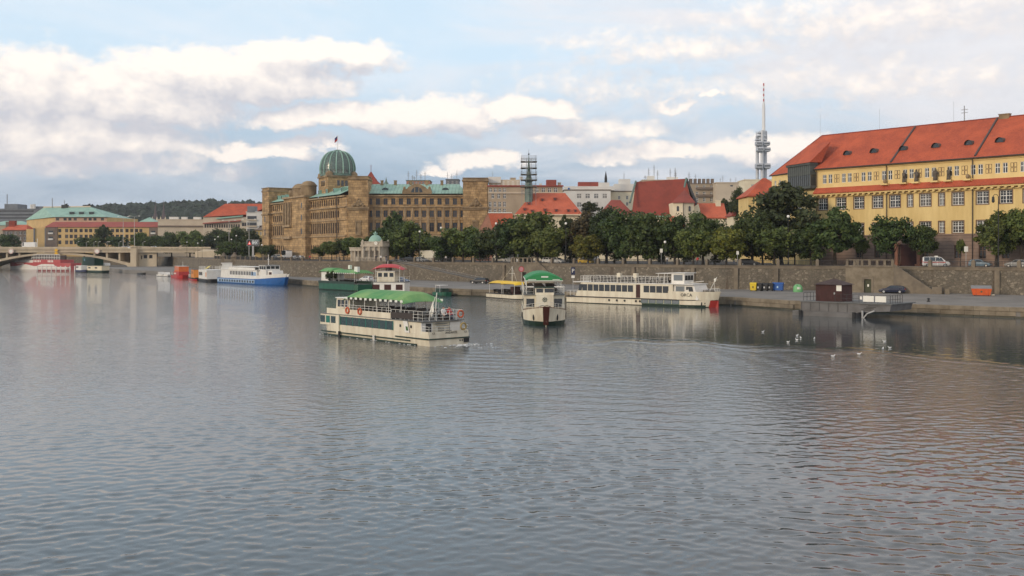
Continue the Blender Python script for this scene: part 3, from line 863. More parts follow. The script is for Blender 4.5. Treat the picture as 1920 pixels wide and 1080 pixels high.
def body_box(b, x0, x1, y0, y1, z0, z1, mat, name='wall_block'):
    q = MB(); q.box(x0, x1, y0, y1, z0, z1); return q.obj(name, mat, b)
def hip_roof(b, x0, x1, y0, y1, z0, rise, mat, inset=None, ov=.5, name='roof', gable=False):
    """hipped or gabled roof with an eaves thickness"""
    x0 -= ov; x1 += ov; y0 -= ov; y1 += ov
    ym = (y0 + y1) / 2; i = 0.0 if gable else (inset if inset is not None else (y1 - y0) / 2)
    q = MB()
    e = [(x0, y0, z0), (x1, y0, z0), (x1, y1, z0), (x0, y1, z0)]
    r = [(x0 + i, ym, z0 + rise), (x1 - i, ym, z0 + rise)]
    q.quad(e[0], e[1], r[1], r[0]); q.quad(e[2], e[3], r[0], r[1]); q.poly([e[3], e[0], r[0]]); q.poly([e[1], e[2], r[1]])
    q.box(x0, x1, y0, y1, z0 - .25, z0 - .01)
    return q.obj(name, mat, b)
def dormer(b, x, y, z, w, h, mat_r, mat_d, name='dormer'):
    q = MB()
    q.box(-w / 2, w / 2, -.1, 1.4, 0, h, 0)
    q.add([(-w * .7, -.3, h), (w * .7, -.3, h), (w * .7, 2.2, h + .35), (-w * .7, 2.2, h + .35), (-w * .7, -.3, h + .14), (w * .7, -.3, h + .14), (w * .7, 2.2, h + .5), (-w * .7, 2.2, h + .5)],
          [(0, 1, 2, 3), (4, 5, 6, 7), (0, 1, 5, 4), (1, 2, 6, 5), (3, 0, 4, 7)], 1)
    q.box(-w * .35, w * .35, -.12, -.09, h * .2, h * .85, 2)
    return q.obj(name, [mat_d, mat_r, m_glass], b, (x, y, z))
def chimney(b, x, y, z, w, d, h, mat, name='chimney'):
    q = MB(); q.box(-w / 2, w / 2, -d / 2, d / 2, 0, h); q.box(-w / 2 - .1, w / 2 + .1, -d / 2 - .1, d / 2 + .1, h, h + .25)
    return q.obj(name, mat, b, (x, y, z))
def aerial(b, x, y, z, h, r=.05, arms=0, mat=None):
    q = MB(); q.tube((0, 0, 0), (0, 0, h), r, 5)
    for i in range(arms): zz = h * (.55 + .4 * i / max(1, arms)); q.tube((-.7, 0, zz), (.7, 0, zz), r * .7, 4)
    return q.obj('aerial', mat or m_greymetal, b, (x, y, z))

# ---- yellow building on the right
def yellow_building():
    A = Vector((67.5, 225)); d = Vector((.631, -.775)); ang = math.atan2(d.y, d.x)
    b = building('yellow_building', 'long yellow plastered building with a steep orange-red tiled roof', 1530, 225, ang)
    b.location = (A.x, A.y, ZR)
    L = 66.0
    z = lambda v: v - ZR
    # columns of the facade at image columns
    def s_of(px):
        k = (px - CX) / F; return (k * A.y - A.x) / (d.x - k * d.y)
    big = [s_of(p) for p in (1543, 1577, 1610.5, 1645.5, 1678, 1735, 1796, 1842, 1886)]
    big += [big[-1] + 4.4 * i for i in range(1, 6)]
    nar = [s_of(p) for p in (1706.5, 1765.5)]
    lower = [s_of(p) for p in (1610.5, 1645.5, 1678, 1735, 1796, 1842, 1886)] + [big[-1] - 4.4 * i for i in range(5)]
    wm = (m_whiteframe, m_pane)
    wy = facade(b, L, [(big, z(18.25), 2.35, 2.45, 'grid'), (nar, z(18.25), 1.15, 2.45, 'grid'), (lower, z(12.75), 2.3, 2.3, 'grid'), (nar, z(12.75), 1.15, 2.3, 'grid')],
           z(12.5), z(22.3), m_yellow, wm, depth=.3)
    # brown surrounds standing proud of the plaster
    for (xs, zz, w, h) in ((big, z(18.25), 2.35, 2.45), (nar, z(18.25), 1.15, 2.45), (lower, z(12.75), 2.3, 2.3), (nar, z(12.75), 1.15, 2.3)):
        q = MB(); t = .17
        q.box(-w / 2 - t, -w / 2, -.06, .1, -t, h + t); q.box(w / 2, w / 2 + t, -.06, .1, -t, h + t)
        q.box(-w / 2, w / 2, -.055, .1, h, h + t); q.box(-w / 2, w / 2, -.055, .1, -t, 0)
        me = q.mesh('window_surround', m_brownframe)
        for x in xs: put('window_surround', me, b, (x, -.002, zz))
    # attic storey with paired windows and framed panels
    pair = []
    for i in range(20):
        c = s_of(1551.5) + i * 4.75
        if c > L - 2: break
        pair += [c - .72, c + .72]
    facade(b, L, [(pair, z(24.0), .95, 1.95, 'cross')], z(22.3), z(27.2), m_yellow2, wm, depth=.2, name='attic_wall')
    q = MB()
    for dx in (-.62, .0):
        for dz in (0, .92):
            q.box(dx, dx + .56, -.05, .02, dz, dz + .07); q.box(dx, dx + .56, -.05, .02, dz + .78, dz + .85)
            q.box(dx, dx + .07, -.05, .02, dz + .07, dz + .78); q.box(dx + .49, dx + .56, -.05, .02, dz + .07, dz + .78)
    me = q.mesh('relief_panel', m_brownframe)
    q2 = MB(); q2.box(-.32, .32, -.045, .02, -.32, .32); q2.T = None
    for i in range(19):
        c = s_of(1551.5) + (i + .5) * 4.75
        if c > L - 3: break
        put('relief_panel', me, b, (c, -.002, z(24.1)))
    # skirt of tiles over a bracketed cornice
    q = MB(); q.extrude([(0, -1.25, z(21.95)), (0, 0.02, z(23.1)), (0, 0.02, z(21.75)), (0, -1.25, z(21.75))], (L, 0, 0)); q.obj('tiled_skirt', m_tile, b)
    q = MB(); q.box(-.2, L, -1.0, .05, z(21.45), z(21.74)); q.box(-.1, L, -.3, .04, z(20.98), z(21.15)); q.obj('cornice', m_yellow2, b)
    q = MB(); q.box(-.26, .26, -.9, -.0, z(21.18), z(21.44)); me = q.mesh('bracket', m_yellow2)
    for i in range(int(L / 1.3)): put('bracket', me, b, (.5 + i * 1.3, 0, 0))
    q = MB(); q.box(-.2, L, -.22, .05, z(26.75), z(27.0)); q.box(-.2, L, -.5, .05, z(27.0), z(27.25)); q.obj('eaves_cornice', m_yellow2, b)
    # rusticated plinth
    bands = MB()
    for i in range(9): bands.box(0, L, -.14 if i % 2 == 0 else -.10, .02, .4 + i * .68, .4 + i * .68 + .62)
    q = MB(); ops = [(x - .7, x + .7, 1.6, 4.2) for x in lower if x < L - 4]
    wall_grid(q, L, 0, z(12.3), ops, .4, y=-.12); q.obj('plinth', m_plinth, b)
    jm = MB()
    for i in range(1, 9): jm.box(0, L, -.135, -.121, i * .7 - .03, i * .7 + .03)
    jm.obj('plinth_joint', M('plinth_joint', (.13, .09, .07), .95), b)
    for x in lower:
        if x < L - 4: window(b, x, 1.6, 1.4, 2.6, 'cross', (m_brownframe, m_pane), .18)
    q = MB(); q.box(-.1, L, -.3, .05, z(12.3), z(12.55)); q.obj('string_course', m_plinth, b)
    # drain pipes
    for px in (1532.5, 1663.5, 1824.5):
        x = s_of(px); q = MB(); q.tube((x, -.35, .2), (x, -.35, z(21.3)), .09, 6); q.tube((x, -.35, z(23.3)), (x, -.35, z(27)), .09, 6); q.obj('drain_pipe', m_gutter, b)
    # end wing turning away to the left
    E = Vector((XP(1447, 243), 243)); loc = lambda p: Vector(((p - A).dot(d), (p - A).dot(Vector((-d.y, d.x)))))
    e = loc(E)
    a2 = math.atan2(-e.y, -e.x); le = e.length
    facade(b, le, [([1.6, 3.6], z(24.0), .9, 1.9, 'cross'), ([3.0, 7.5, 12], z(18.2), 2.0, 2.4, 'grid')], 0, z(27.2), m_yellow2, wm, ox=e.x, y=e.y, rz=a2, depth=.2, name='end_wall')
    # glazed corner bay under its own roof
    bb = MB(); T = Matrix.Translation((e.x, e.y, 0)) @ Matrix.Rotation(a2, 4, 'Z'); bb.T = T
    x0, x1 = le - 9.2, le + .1
    bb.box(x0, x1, -1.5, .3, z(26.1), z(28.3)); bb.box(x0, x1, -1.5, .3, z(23.1), z(23.7)); bb.box(x0 - .2, x1 + .2, -1.8, .3, z(28.3), z(28.8))
    bay = bb.obj('glazed_bay', M('bay_metal', (.085, .095, .085), .6, scale=1.5, var=.3), b)
    gp = MB(); gp.T = T; gp.box(x0 + .1, x1 - .1, -1.4, .2, z(23.7), z(26.1)); gp.obj('bay_glass', m_glass, bay)
    mm = MB(); mm.T = T
    for i in range(12):
        xx = x0 + .15 + (x1 - x0 - .3) * i / 11; mm.box(xx - .09, xx + .09, -1.5, -1.38, z(23.7), z(26.1))
    for i in range(12):
        xx = x0 + .15 + (x1 - x0 - .3) * i / 11; mm.box(xx - .05, xx + .05, -1.58, -1.5, z(26.15), z(28.2))
    mm.obj('bay_mullion', M('bay_mullion', (.15, .16, .15), .6), bay)
    br = MB(); br.T = T
    br.add([(x0 - .5, -2.0, z(28.8)), (x1 + .5, -2.0, z(28.8)), (x1 + .5, 3.4, z(33.6)), (x0 + .8, 3.4, z(33.6)), (x0 - .5, 1.0, z(28.8)), (x1 + .5, 1.0, z(28.8))], [(0, 1, 2, 3), (0, 3, 4), (1, 5, 2)])
    br.obj('bay_roof', m_tile, b)
    # main roof: hipped at the left end, ridge set back
    back = 18.0
    R1 = loc(Vector((XP(1541, 236), 236))); zr = z(36.0); ze = z(27.25)
    P = {'a': (0, -.75, ze), 'b': (L, -.75, ze), 'e': (e.x - .8, e.y + .3, ze), 'bk': (e.x + 3, e.y + 8, ze), 'bb': (L, back, ze), 'r1': (R1.x, R1.y, zr), 'r2': (L, R1.y, zr + .0)}
    q = MB()
    q.quad(P['a'], P['b'], P['r2'], P['r1']); q.poly([P['e'], P['a'], P['r1']]); q.poly([P['bk'], P['e'], P['r1']]); q.quad(P['bb'], P['bk'], P['r1'], P['r2'])
    roof = q.obj('roof', m_tile, b)
    q = MB(); q.tube((0, -.85, ze - .05), (L, -.85, ze - .05), .13, 6); q.tube((0, -.85, ze - .05), (e.x - .9, e.y + .25, ze - .05), .13, 6); q.obj('gutter', m_gutter, b)
    q = MB(); q.tube(P['r1'], P['r2'], .16, 6); q.tube(P['e'], P['r1'], .14, 6); q.obj('ridge_tiles', m_tileD, roof)
    sl = Vector(P['r1']) - Vector((R1.x, -.75, ze))
    on = lambda s, t: Vector((s, -.75 + (R1.y + .75) * t, ze + (zr - ze) * t))
    def s_roof(px, t):
        k = (px - CX) / F; yy = -.75 + (R1.y + .75) * t
        ox, oy = A.x - d.y * yy, A.y + d.x * yy
        return (k * oy - ox) / (d.x - k * d.y)
    for px in (1590, 1640, 1695, 1756, 1818, 1876):
        p = on(s_roof(px, .36), .34)
        q = MB()
        q.lathe([(.62, -.1), (.62, .9)], n=10, a0=0, a1=PI, mi=0)
        ring = lambda y, k: [(k * .85 * math.cos(PI * i / 8), y, k * .98 * math.sin(PI * i / 8)) for i in range(9)]
        q = MB(); q.loft([ring(-.5, 1), ring(1.6, 1.0), ring(2.6, .5)], closed=False, cap=False); q.poly([(.78 * math.cos(PI * i / 8), -.1, .9 * math.sin(PI * i / 8)) for i in range(9)], 1)
        q.obj('dormer', [M('dormer_lead', (.12, .075, .06), .7, scale=2, var=.3), m_glass], roof, p)
    for px in (1668, 1826):
        a, c = on(s_roof(px + 2, .03), .03), on(s_roof(px + 48 if px < 1700 else px + 44, .97), .97)
        q = MB(); q.tube(a + Vector((0, -.05, .10)), c + Vector((0, -.05, .10)), .22, 5); q.obj('fire_wall_flashing', M('lead_flashing', (.09, .07, .065), .7), roof)
    for px, h in ((1538, 5.2), (1649, 4.6), (1788, 4.4)):
        aerial(roof, s_roof(px, 1), R1.y, zr, h, .022)
    aerial(roof, s_roof(1808, 1), R1.y, zr, 3.2, .10, 2)
    q = MB(); q.box(-1.0, 1.0, -.5, .5, -.6, .5); q.box(-1.1, 1.1, -.6, .6, .5, .65); q.obj('chimney', m_sandD, roof, (s_roof(1884, 1), R1.y, zr))
    # statues on consoles before the attic windows
    st = MB()
    for (zz, rx, ry) in []: pass
    prof = [[(rx * math.cos(2 * PI * i / 8) + ox, ry * math.sin(2 * PI * i / 8), zz) for i in range(8)] for zz, rx, ry, ox in
            [(0, .42, .36, 0), (.3, .40, .34, 0), (.9, .36, .30, .02), (1.35, .40, .28, .03), (1.75, .48, .30, 0), (1.95, .40, .24, 0), (2.05, .14, .14, 0), (2.15, .17, .18, .02), (2.38, .18, .19, .02), (2.5, .08, .09, .02)]]
    st.loft(prof)
    st.loft([[(.35, -.12, 1.8), (.5, -.12, 1.8), (.5, .1, 1.8), (.35, .1, 1.8)], [(.5, -.3, 1.2), (.62, -.3, 1.2), (.62, -.1, 1.2), (.5, -.1, 1.2)], [(.2, -.45, 1.1), (.3, -.45, 1.0), (.3, -.3, 1.0), (.2, -.3, 1.1)]])
    me = st.mesh('statue', M('statue_stone', (.14, .115, .09), .95, scale=3, var=.4), True)
    con = MB(); con.extrude([(-.75, -1.1, 0), (-.75, -1.1, -.3), (-.75, -.1, -.5), (-.75, 0, 0)], (1.5, 0, 0)); cm = con.mesh('console', m_yellow2)
    for i, px in enumerate((1697.5, 1720.5, 1756, 1781)):
        x = s_of(px); o = put('statue', me, b, (x, -.6, z(23.25)), .5 * (i % 3 - 1)); put('console', cm, b, (x, 0, z(23.22)))
    for px in (1662, 1817):
        x = s_of(px); put('console', cm, b, (x, 0, z(23.22))); q = MB(); q.blob((x, -.6, z(23.7)), (.4, .4, .5)); q.obj('urn', m_sandD, b)
    # entrance with pinkish columns
    x = s_of(1705); q = MB(); q.box(x - 1.9, x + 1.9, -.16, -.11, 0, 4.4); q.obj('entrance_door', m_kiosk, b)
    q = MB(); q.tube((0, 0, 0), (0, 0, 4.3), .38, 8); q.box(-.55, .55, -.55, .55, 4.3, 4.7); q.box(-.5, .5, -.5, .5, 0, .4); me = q.mesh('entrance_column', m_pinkish)
    for dx in (-2.4, 2.4): put('entrance_column', me, b, (x + dx, -.8, 0))
    # back and right closure
    q = MB(); q.quad((L, 0, 0), (L, back, 0), (L, back, ze), (L, 0, ze)); q.quad((L, back, 0), (e.x + 3, e.y + 8, 0), (e.x + 3, e.y + 8, ze), (L, back, ze)); q.quad((e.x + 3, e.y + 8, 0), (e.x, e.y, 0), (e.x, e.y, ze), (e.x + 3, e.y + 8, ze)); q.obj('rear_wall', m_yellow2, b)
yellow_building()

# lower red-roofed house just left of it
b = building('red_roofed_house', 'small yellow house with a red hipped roof half hidden behind the tallest dark tree', 1404, 262)
facade(b, 11, [([2, 5, 8], 10, 1.2, 2, 'cross')], 0, ZP(367, 262) - ZR, m_yellow, (m_whiteframe, m_pane))
body_box(b, 0, 11, .3, 12, 0, ZP(367, 262) - ZR, m_yellow)
hip_roof(b, 0, 11, 0, 12, ZP(367, 262) - ZR, 5.0, m_tile, 5.6)

# ---- sandstone ministry with the glass dome
def ministry():
    P = Vector((-60.4, 370.0)); b = building('sandstone_palace', 'large brown sandstone palace with green copper roofs and a ribbed glass dome', 650, 370)
    b.location = (P.x, P.y, ZR)
    z = lambda v: v - ZR
    X = lambda px, Y=370.0: XP(px, Y) - P.x
    wm = (m_darkframe, m_pane)
    EV = z(29.7)
    # right front, facing the camera
    x0, x1 = X(690), X(870)
    xs = [X(p) for p in np.linspace(694, 867.5, 13)]
    facade(b, x1, [(xs, z(26.2), 1.5, 2.3, 'cross'), (xs, z(21.7), 1.55, 2.4, 'cross'), (xs, z(16.4), 1.6, 3.2, 'cross'), (xs, z(9.2), 1.4, 3.4, 'cross')], 0, EV, m_sand, wm, depth=.4, name='front_wall', sill=m_sand2)
    q = MB()
    for zz, h, dd in ((25.2, .38, .5), (20.6, .22, .22), (15.4, .3, .3), (29.2, .5, .7), (24.45, .14, .15)): q.box(x0, x1, -dd, .02, z(zz), z(zz) + h)
    q.obj('cornice', m_sand2, b)
    q = MB(); q.box(-.34, .34, -.22, .03, z(16.0), z(20.5)); pm = q.mesh('pilaster', m_sand2)
    for i in range(12): put('pilaster', pm, b, ((xs[i] + xs[i + 1]) / 2, 0, 0))
    q = MB(); q.box(-.3, .3, -.18, .03, z(20.85), z(25.15)); pm2 = q.mesh('pilaster', m_sand2)
    for i in range(12): put('pilaster', pm2, b, ((xs[i] + xs[i + 1]) / 2, 0, 0))
    # porch over the ground floor
    xp = X(816); q = MB(); q.box(xp - 5.5, xp + 5.5, -3.0, 0, z(14.2), z(15.1)); q.obj('porch_slab', m_sand2, b)
    q = MB(); q.tube((0, -2.4, 0), (0, -2.4, z(14.2)), .42, 8); pm = q.mesh('porch_column', m_sand2)
    for dx in (-4.6, -1.5, 1.5, 4.6): put('porch_column', pm, b, (xp + dx, 0, 0))
    # copper roof of the right front
    q = MB(); a = (x0 - 2, -.8, EV + .5); c = (x1 + 1, -.8, EV + .5)
    r1 = (x0 - 2, 11, z(34.4)); r2 = (X(861, 381), 11, z(34.4)); c2 = (x1 + 1, 22, EV + .5); a2 = (x0 - 2, 22, EV + .5)
    q.quad(a, c, r2, r1); q.poly([c, c2, r2]); q.quad(c2, a2, r1, r2)
    roof = q.obj('copper_roof', m_copper, b)
    sm = MB(); sm.tube((0, 0, 0), (0, 11.8, z(34.4) - EV - .5), .05, 4); seam = sm.mesh('seam', m_copperD)
    for i in range(1, 30): put('seam', seam, roof, (x0 - 2 + i * 1.25, -.8, EV + .52))
    on = lambda x, t: (x, -.8 + 11.8 * t, EV + .5 + (z(34.4) - EV - .5) * t)
    for px in (720, 834):
        p = on(X(px), .38); ring = lambda y, k: [(k * 1.25 * math.cos(PI * i / 8), y, k * .85 * math.sin(PI * i / 8)) for i in range(9)]
        q = MB(); q.loft([ring(-.2, 1), ring(1.6, .9), ring(3.2, .3)], closed=False, cap=False); q.poly([(1.15 * math.cos(PI * i / 8), -.1, .78 * math.sin(PI * i / 8)) for i in range(9)], 1)
        q.obj('eyebrow_dormer', [m_copper, m_glass], roof, p)
    for px in (696, 717, 742, 771, 801, 829):
        chimney(roof, X(px, 381), 10, z(33.6), 1.0, .9, 1.9, m_sandD)
    # central gable with volutes
    xc = X(782); q = MB()
    pts = [(-5.4, 0), (5.4, 0), (5.2, 1.5), (3.6, 1.9), (3.0, 2.6), (2.0, 3.1), (1.1, 3.6), (0, 3.75), (-1.1, 3.6), (-2.0, 3.1), (-3.0, 2.6), (-3.6, 1.9), (-5.2, 1.5)]
    q.extrude([(xc + x, -.9, EV + .35 + zz) for x, zz in pts], (0, 3.2, 0)); q.obj('gable', m_sandD, b)
    q = MB(); q.poly([(xc + 2.1 * math.cos(PI * i / 10), -.915, EV + .9 + 2.0 * math.sin(PI * i / 10)) for i in range(11)]); g = q.obj('gable_window', m_glass, b)
    q = MB()
    for dx in (-.75, .75): q.box(xc + dx - .13, xc + dx + .13, -1.0, -.9, EV + .9, EV + 2.6)
    q.obj('gable_mullion', m_sand2, b)
    for dx in (-4.6, 4.6): q = MB(); q.blob((xc + dx, -.4, EV + 2.3), (.5, .5, .85)); q.obj('gable_figure', m_sandD, b)
    # towers
    def tower(px0, px1, Yf, ztop, dep, name='corner_tower', skew=0.0):
        xa, xb = X(px0, Yf), X(px1, Yf); ya = Yf - P.y
        q = MB(); q.box(xa, xb, ya, ya + dep, 0, ztop - 1.2); t = q.obj(name, m_sand, b)
        q = MB(); q.box(xa - .35, xb + .35, ya - .35, ya + dep + .35, ztop - 1.2, ztop - .6); q.box(xa, xb, ya, ya + dep, ztop - .6, ztop - .1); q.box(xa - .2, xb + .2, ya - .2, ya + dep + .2, ztop - .1, ztop + .12); q.obj('tower_cornice', m_sandD, t)
        q = MB()
        q.box(xa - .5, xb + .5, ya - .6, ya + .3, z(24.6), z(25.2)); q.box(xa - .25, xb + .25, ya - .35, ya + .3, z(24.1), z(24.6)); q.obj('tower_string_course', m_sandD, t)
        q = MB(); xm = (xa + xb) / 2
        for i, (dx, dz, r) in enumerate([(-1.9, 25.6, .5), (-1.1, 26.1, .6), (-.3, 26.9, .6), (.4, 27.1, .65), (1.1, 26.2, .6), (1.9, 25.6, .5), (0, 26.1, .8), (.05, 28.0, .4)]):
            q.blob((xm + dx, ya - .25, z(dz)), (r, .4, r * 1.1))
        q.obj('tower_sculpture', m_sandD, t)
        q = MB(); q.box(xm - 1.0, xm + 1.0, ya - .35, ya - .02, z(15.0), z(15.5)); q.box(xm - .55, xm + .55, ya - .08, ya - .01, z(15.5), z(19.5)); q.box(xm - 1, xm - .6, ya - .3, ya, z(15.5), z(19.8)); q.box(xm + .6, xm + 1, ya - .3, ya, z(15.5), z(19.8)); q.box(xm - 1.2, xm + 1.2, ya - .35, ya, z(19.8), z(20.3)); q.obj('tower_niche', m_sandD, t)
        return xa, xb, ya, t
    tower(653, 690, 366.5, z(36.3), 9)
    tower(868, 914, 365, z(35.6), 12)
    # left front receding along the river
    d = Vector((-.542, .841)); ang = math.atan2(-d.y, -d.x)       # local x runs from the far end to the corner
    LL = 86.0; far = d * LL
    tx = lambda t: LL - t
    secR = [tx(v) for v in xs_even(7.6, 34.0, 13)]; secL = [tx(v) for v in xs_even(60.8, 77.5, 8)]
    nar = (m_darkframe, m_pane)
    rows = [(secR + secL, z(26.4), 1.2, 2.3, 'six'), (secR + secL, z(21.7), 1.25, 2.6, 'six'), (secR + secL, z(15.9), 1.3, 4.0, 'six'), (secR + secL, z(8.0), 1.2, 3.6, 'six')]
    facade(b, LL, rows, 0, EV, m_sand, nar, ox=far.x, y=far.y, rz=ang, depth=.22, name='river_wall')
    T = Matrix.Translation((far.x, far.y, 0)) @ Matrix.Rotation(ang, 4, 'Z')
    q = MB(); q.T = T
    for zz, h, dd in ((25.3, .4, .6), (20.6, .3, .35), (14.6, .45, .5), (29.2, .5, .9)): q.box(0, LL, -dd, .02, z(zz), z(zz) + h)
    q.obj('river_cornice', m_sand2, b)
    for sec in (secR, secL):
        for i in range(len(sec) - 1):
            for (za, zb) in ((14.95, 20.55), (20.95, 25.25)):
                k = ('rp', za)
                if k not in WIN:
                    q = MB(); q.box(-.22, .22, -.10, .02, z(za), z(zb)); WIN[k] = q.mesh('pilaster', m_sand2)
                p = T @ Vector(((sec[i] + sec[i + 1]) / 2, 0, 0)); put('pilaster', WIN[k], b, p, ang)
    # central projection with two lead-capped turrets
    q = MB(); q.T = T; xa, xb = tx(59.2), tx(34.9)
    q.box(xa, xb, -2.2, 3, 0, z(30.6)); cp_ = q.obj('centre_block', m_sand, b)
    q = MB(); q.T = T; q.box(xa - .3, xb + .3, -2.8, 3, z(30.6), z(31.3)); q.box(xa - .2, xb + .2, -2.5, 0, z(14.5), z(15)); q.obj('centre_cornice', m_sand2, cp_)
    for i, xx in enumerate(xs_even(xa + 2, xa + 8.0, 3)):
        q = MB(); q.T = T; q.box(xx - .65, xx + .65, -2.24, -2.15, z(20.5), z(28.6)); q.obj('tall_window', m_glass, cp_)
        q = MB(); q.T = T
        for dx in (-1.0, 1.0): q.tube((xx + dx, -2.6, z(19.9)), (xx + dx, -2.6, z(29.2)), .3, 8)
        q.obj('engaged_column', m_sand2, cp_)
    q = MB(); q.T = T; q.box(xa + .8, xa + 9.4, -3.3, -2.2, z(19.0), z(19.9)); q.box(xa + .2, xa + 10, -3.4, -2.2, z(14.2), z(15.2)); q.obj('balcony', m_sand2, cp_)
    for zz in (21.5, 26.3, 16):
        for xx in (xb - 4.2,): q = MB(); q.T = T; q.box(xx - .5, xx + .5, -2.24, -2.15, z(zz), z(zz) + 2.2); q.obj('side_window', m_glass, cp_)
    for (tt, rr, zb, zt) in ((tx(48.5), 3.2, 31.3, 36.6), (tx(39.5), 3.1, 31.3, 37.2)):
        c = T @ Vector((tt, 1.0, 0)); q = MB()
        q.lathe([(rr, z(zb)), (rr, z(zt) - 2.2), (rr + .3, z(zt) - 2.1), (rr + .25, z(zt) - 1.8), (rr * .93, z(zt) - 1.3), (rr * .7, z(zt) - .5), (rr * .35, z(zt) - .05), (0, z(zt))], c.x, c.y, 18)
        q.obj('turret', m_sandD, b, smooth=False)
    for dx in (-6.2, -3.9, 6.0, 8.2):
        q = MB(); q.T = T; q.blob((tx(47) + dx, -1.6, z(32.7)), (.7, .7, 1.5)); q.obj('statue', m_sandD, b)
    # copper roofs of the river front
    for ta, tb in ((4.0, 34.9), (59.2, 80)):
        q = MB(); q.T = T; e1, e2 = tx(tb), tx(ta)
        q.quad((e1, -.9, EV + .5), (e2, -.9, EV + .5), (e2, 8, z(34.2)), (e1, 8, z(34.2))); q.quad((e1, 8, z(34.2)), (e2, 8, z(34.2)), (e2, 16, EV), (e1, 16, EV))
        q.obj('copper_roof', m_copper, b)
        for i in range(4):
            xx = e1 + (e2 - e1) * (i + .6) / 4.2
            q = MB(); q.T = T; q.box(xx - .55, xx + .55, 1.6, 4.4, EV + 1.7, EV + 3.4, 0); q.box(xx - .4, xx + .4, 1.57, 1.6, EV + 1.9, EV + 3.2, 1); q.obj('dormer', [m_copper, m_glass], b)
    # end tower at the far left
    q = MB(); q.T = T; q.box(-1.5, tx(79), -1.6, 9, 0, z(36.4)); et = q.obj('end_tower', m_sand, b)
    q = MB(); q.T = T; q.box(-1.8, tx(79) + .3, -1.9, 9.3, z(34.9), z(35.5)); q.box(-1.8, tx(79) + .3, -2, 9.3, z(24.8), z(25.4)); q.box(-1.8, tx(79) + .3, -2, 9.3, z(36.4), z(36.7)); q.obj('tower_cornice', m_sandD, et)
    for zz in (21.7, 16, 8.5):
        q = MB(); q.T = T; q.box(1.6, 2.6, -1.64, -1.5, z(zz), z(zz) + 2.6); q.obj('tower_window', m_glass, et)
    # drain pipes
    for t_ in (35.6, 59.6, 6.0):
        q = MB(); q.T = T; q.tube((tx(t_) - .9, -.9 if t_ != 35.6 else -1.2, .3), (tx(t_) - .9, -.9 if t_ != 35.6 else -1.2, EV), .16, 6); q.obj('drain_pipe', m_gutter, b)
    # dome on its square drum
    Yd = 398.0; cx, cy = X(633, Yd), Yd - P.y
    zz = lambda py: ZP(py, Yd) - ZR
    q = MB(); h = 8.3
    q.prism([(cx + h * math.cos(a), cy + h * math.sin(a)) for a in [PI / 4 + R(28) + i * PI / 2 for i in range(4)]], z(30), zz(334)); dr = q.obj('dome_drum', m_sand, b)
    q = MB(); q.prism([(cx + (h + .6) * math.cos(a), cy + (h + .6) * math.sin(a)) for a in [PI / 4 + R(28) + i * PI / 2 for i in range(4)]], zz(334), zz(331)); q.obj('drum_cornice', m_sandD, dr)
    for a in [PI / 4 + R(28) + i * PI / 2 for i in range(4)]:
        q = MB(); q.lathe([(1.5, zz(331)), (1.5, zz(327.5)), (1.2, zz(325)), (.6, zz(323)), (0, zz(322))], cx + h * .84 * math.cos(a), cy + h * .84 * math.sin(a), 10); q.obj('drum_corner_cap', m_sandD, dr)
    for a in (R(28) - PI / 2, R(28) - PI):
        for k in (-1, 0, 1):
            ux, uy = math.cos(a), math.sin(a); fx, fy = cx + ux * (h * .7071 + .02) - uy * k * 1.6, cy + uy * (h * .7071 + .02) + ux * k * 1.6
            q = MB(); q.box(-.5, .5, -.05, .05, zz(350), zz(340)); q.obj('drum_window', m_glass, dr, (fx, fy, 0), a + PI / 2)
    r0 = 32.6 * Yd / F; H = zz(283.5) - zz(331)
    prof = [(r0 * .99, zz(331)), (r0 * .99, zz(331) + H * .08)]
    q = MB(); q.lathe(prof + [(r0, zz(331) + H * .1)], cx, cy, 36); q.obj('dome_base_ring', m_copperD, b)
    q = MB(); q.lathe([(r0 * .96, zz(331) + H * .09), (r0 * .96, zz(331) + H * .26)], cx, cy, 36); q.obj('dome_gallery', M('gallery_glass', (.30, .33, .30), .2, scale=1.2, col2=(.06, .07, .065)), b)
    sh = [(r0 * math.cos(t) ** .72 if t < PI / 2 - .01 else .5, zz(331) + H * (.24 + .76 * math.sin(t))) for t in np.linspace(0, PI / 2, 13)]
    q = MB(); q.lathe(sh, cx, cy, 48); dm = q.obj('dome', m_domeglass, b, smooth=True)
    def rib(a, w, off=.12, tm=1.0):
        q = MB(); pts = [(r + off, zz_) for r, zz_ in sh]
        for (ra_, za), (rb_, zb) in zip(pts[:-1], pts[1:]):
            q.tube((cx + ra_ * math.cos(a), cy + ra_ * math.sin(a), za), (cx + rb_ * math.cos(a), cy + rb_ * math.sin(a), zb), w, 5, cap=False)
        q.tube((cx + r0 * math.cos(a), cy + r0 * math.sin(a), zz(331) + H * .08), (cx + r0 * math.cos(a), cy + r0 * math.sin(a), zz(331) + H * .25), w, 5)
        return q
    for i in range(16): rib(2 * PI * i / 16 + .1, .24).obj('dome_rib', m_copper, dm)
    q = MB()
    for i in range(48):
        if i % 3: q.v and None; rr = rib(2 * PI * i / 48 + .1, .06, .05); q.add(rr.v, rr.f)
    for k in range(1, 11): q.lathe([(sh[k][0] + .03, sh[k][1] - .06), (sh[k][0] + .09, sh[k][1]), (sh[k][0] + .03, sh[k][1] + .06)], cx, cy, 48)
    stuff(q.obj('glazing_bar', m_copperD, dm))
    q = MB(); q.lathe([(1.6, zz(284.5)), (1.5, zz(282)), (.8, zz(281)), (0, zz(280.5))], cx, cy, 14); q.obj('dome_finial', m_copperD, b)
    q = MB(); q.tube((cx, cy, zz(281)), (cx, cy, zz(254)), .1, 5); fp = q.obj('flagpole', m_whiteframe, b)
    q = MB()
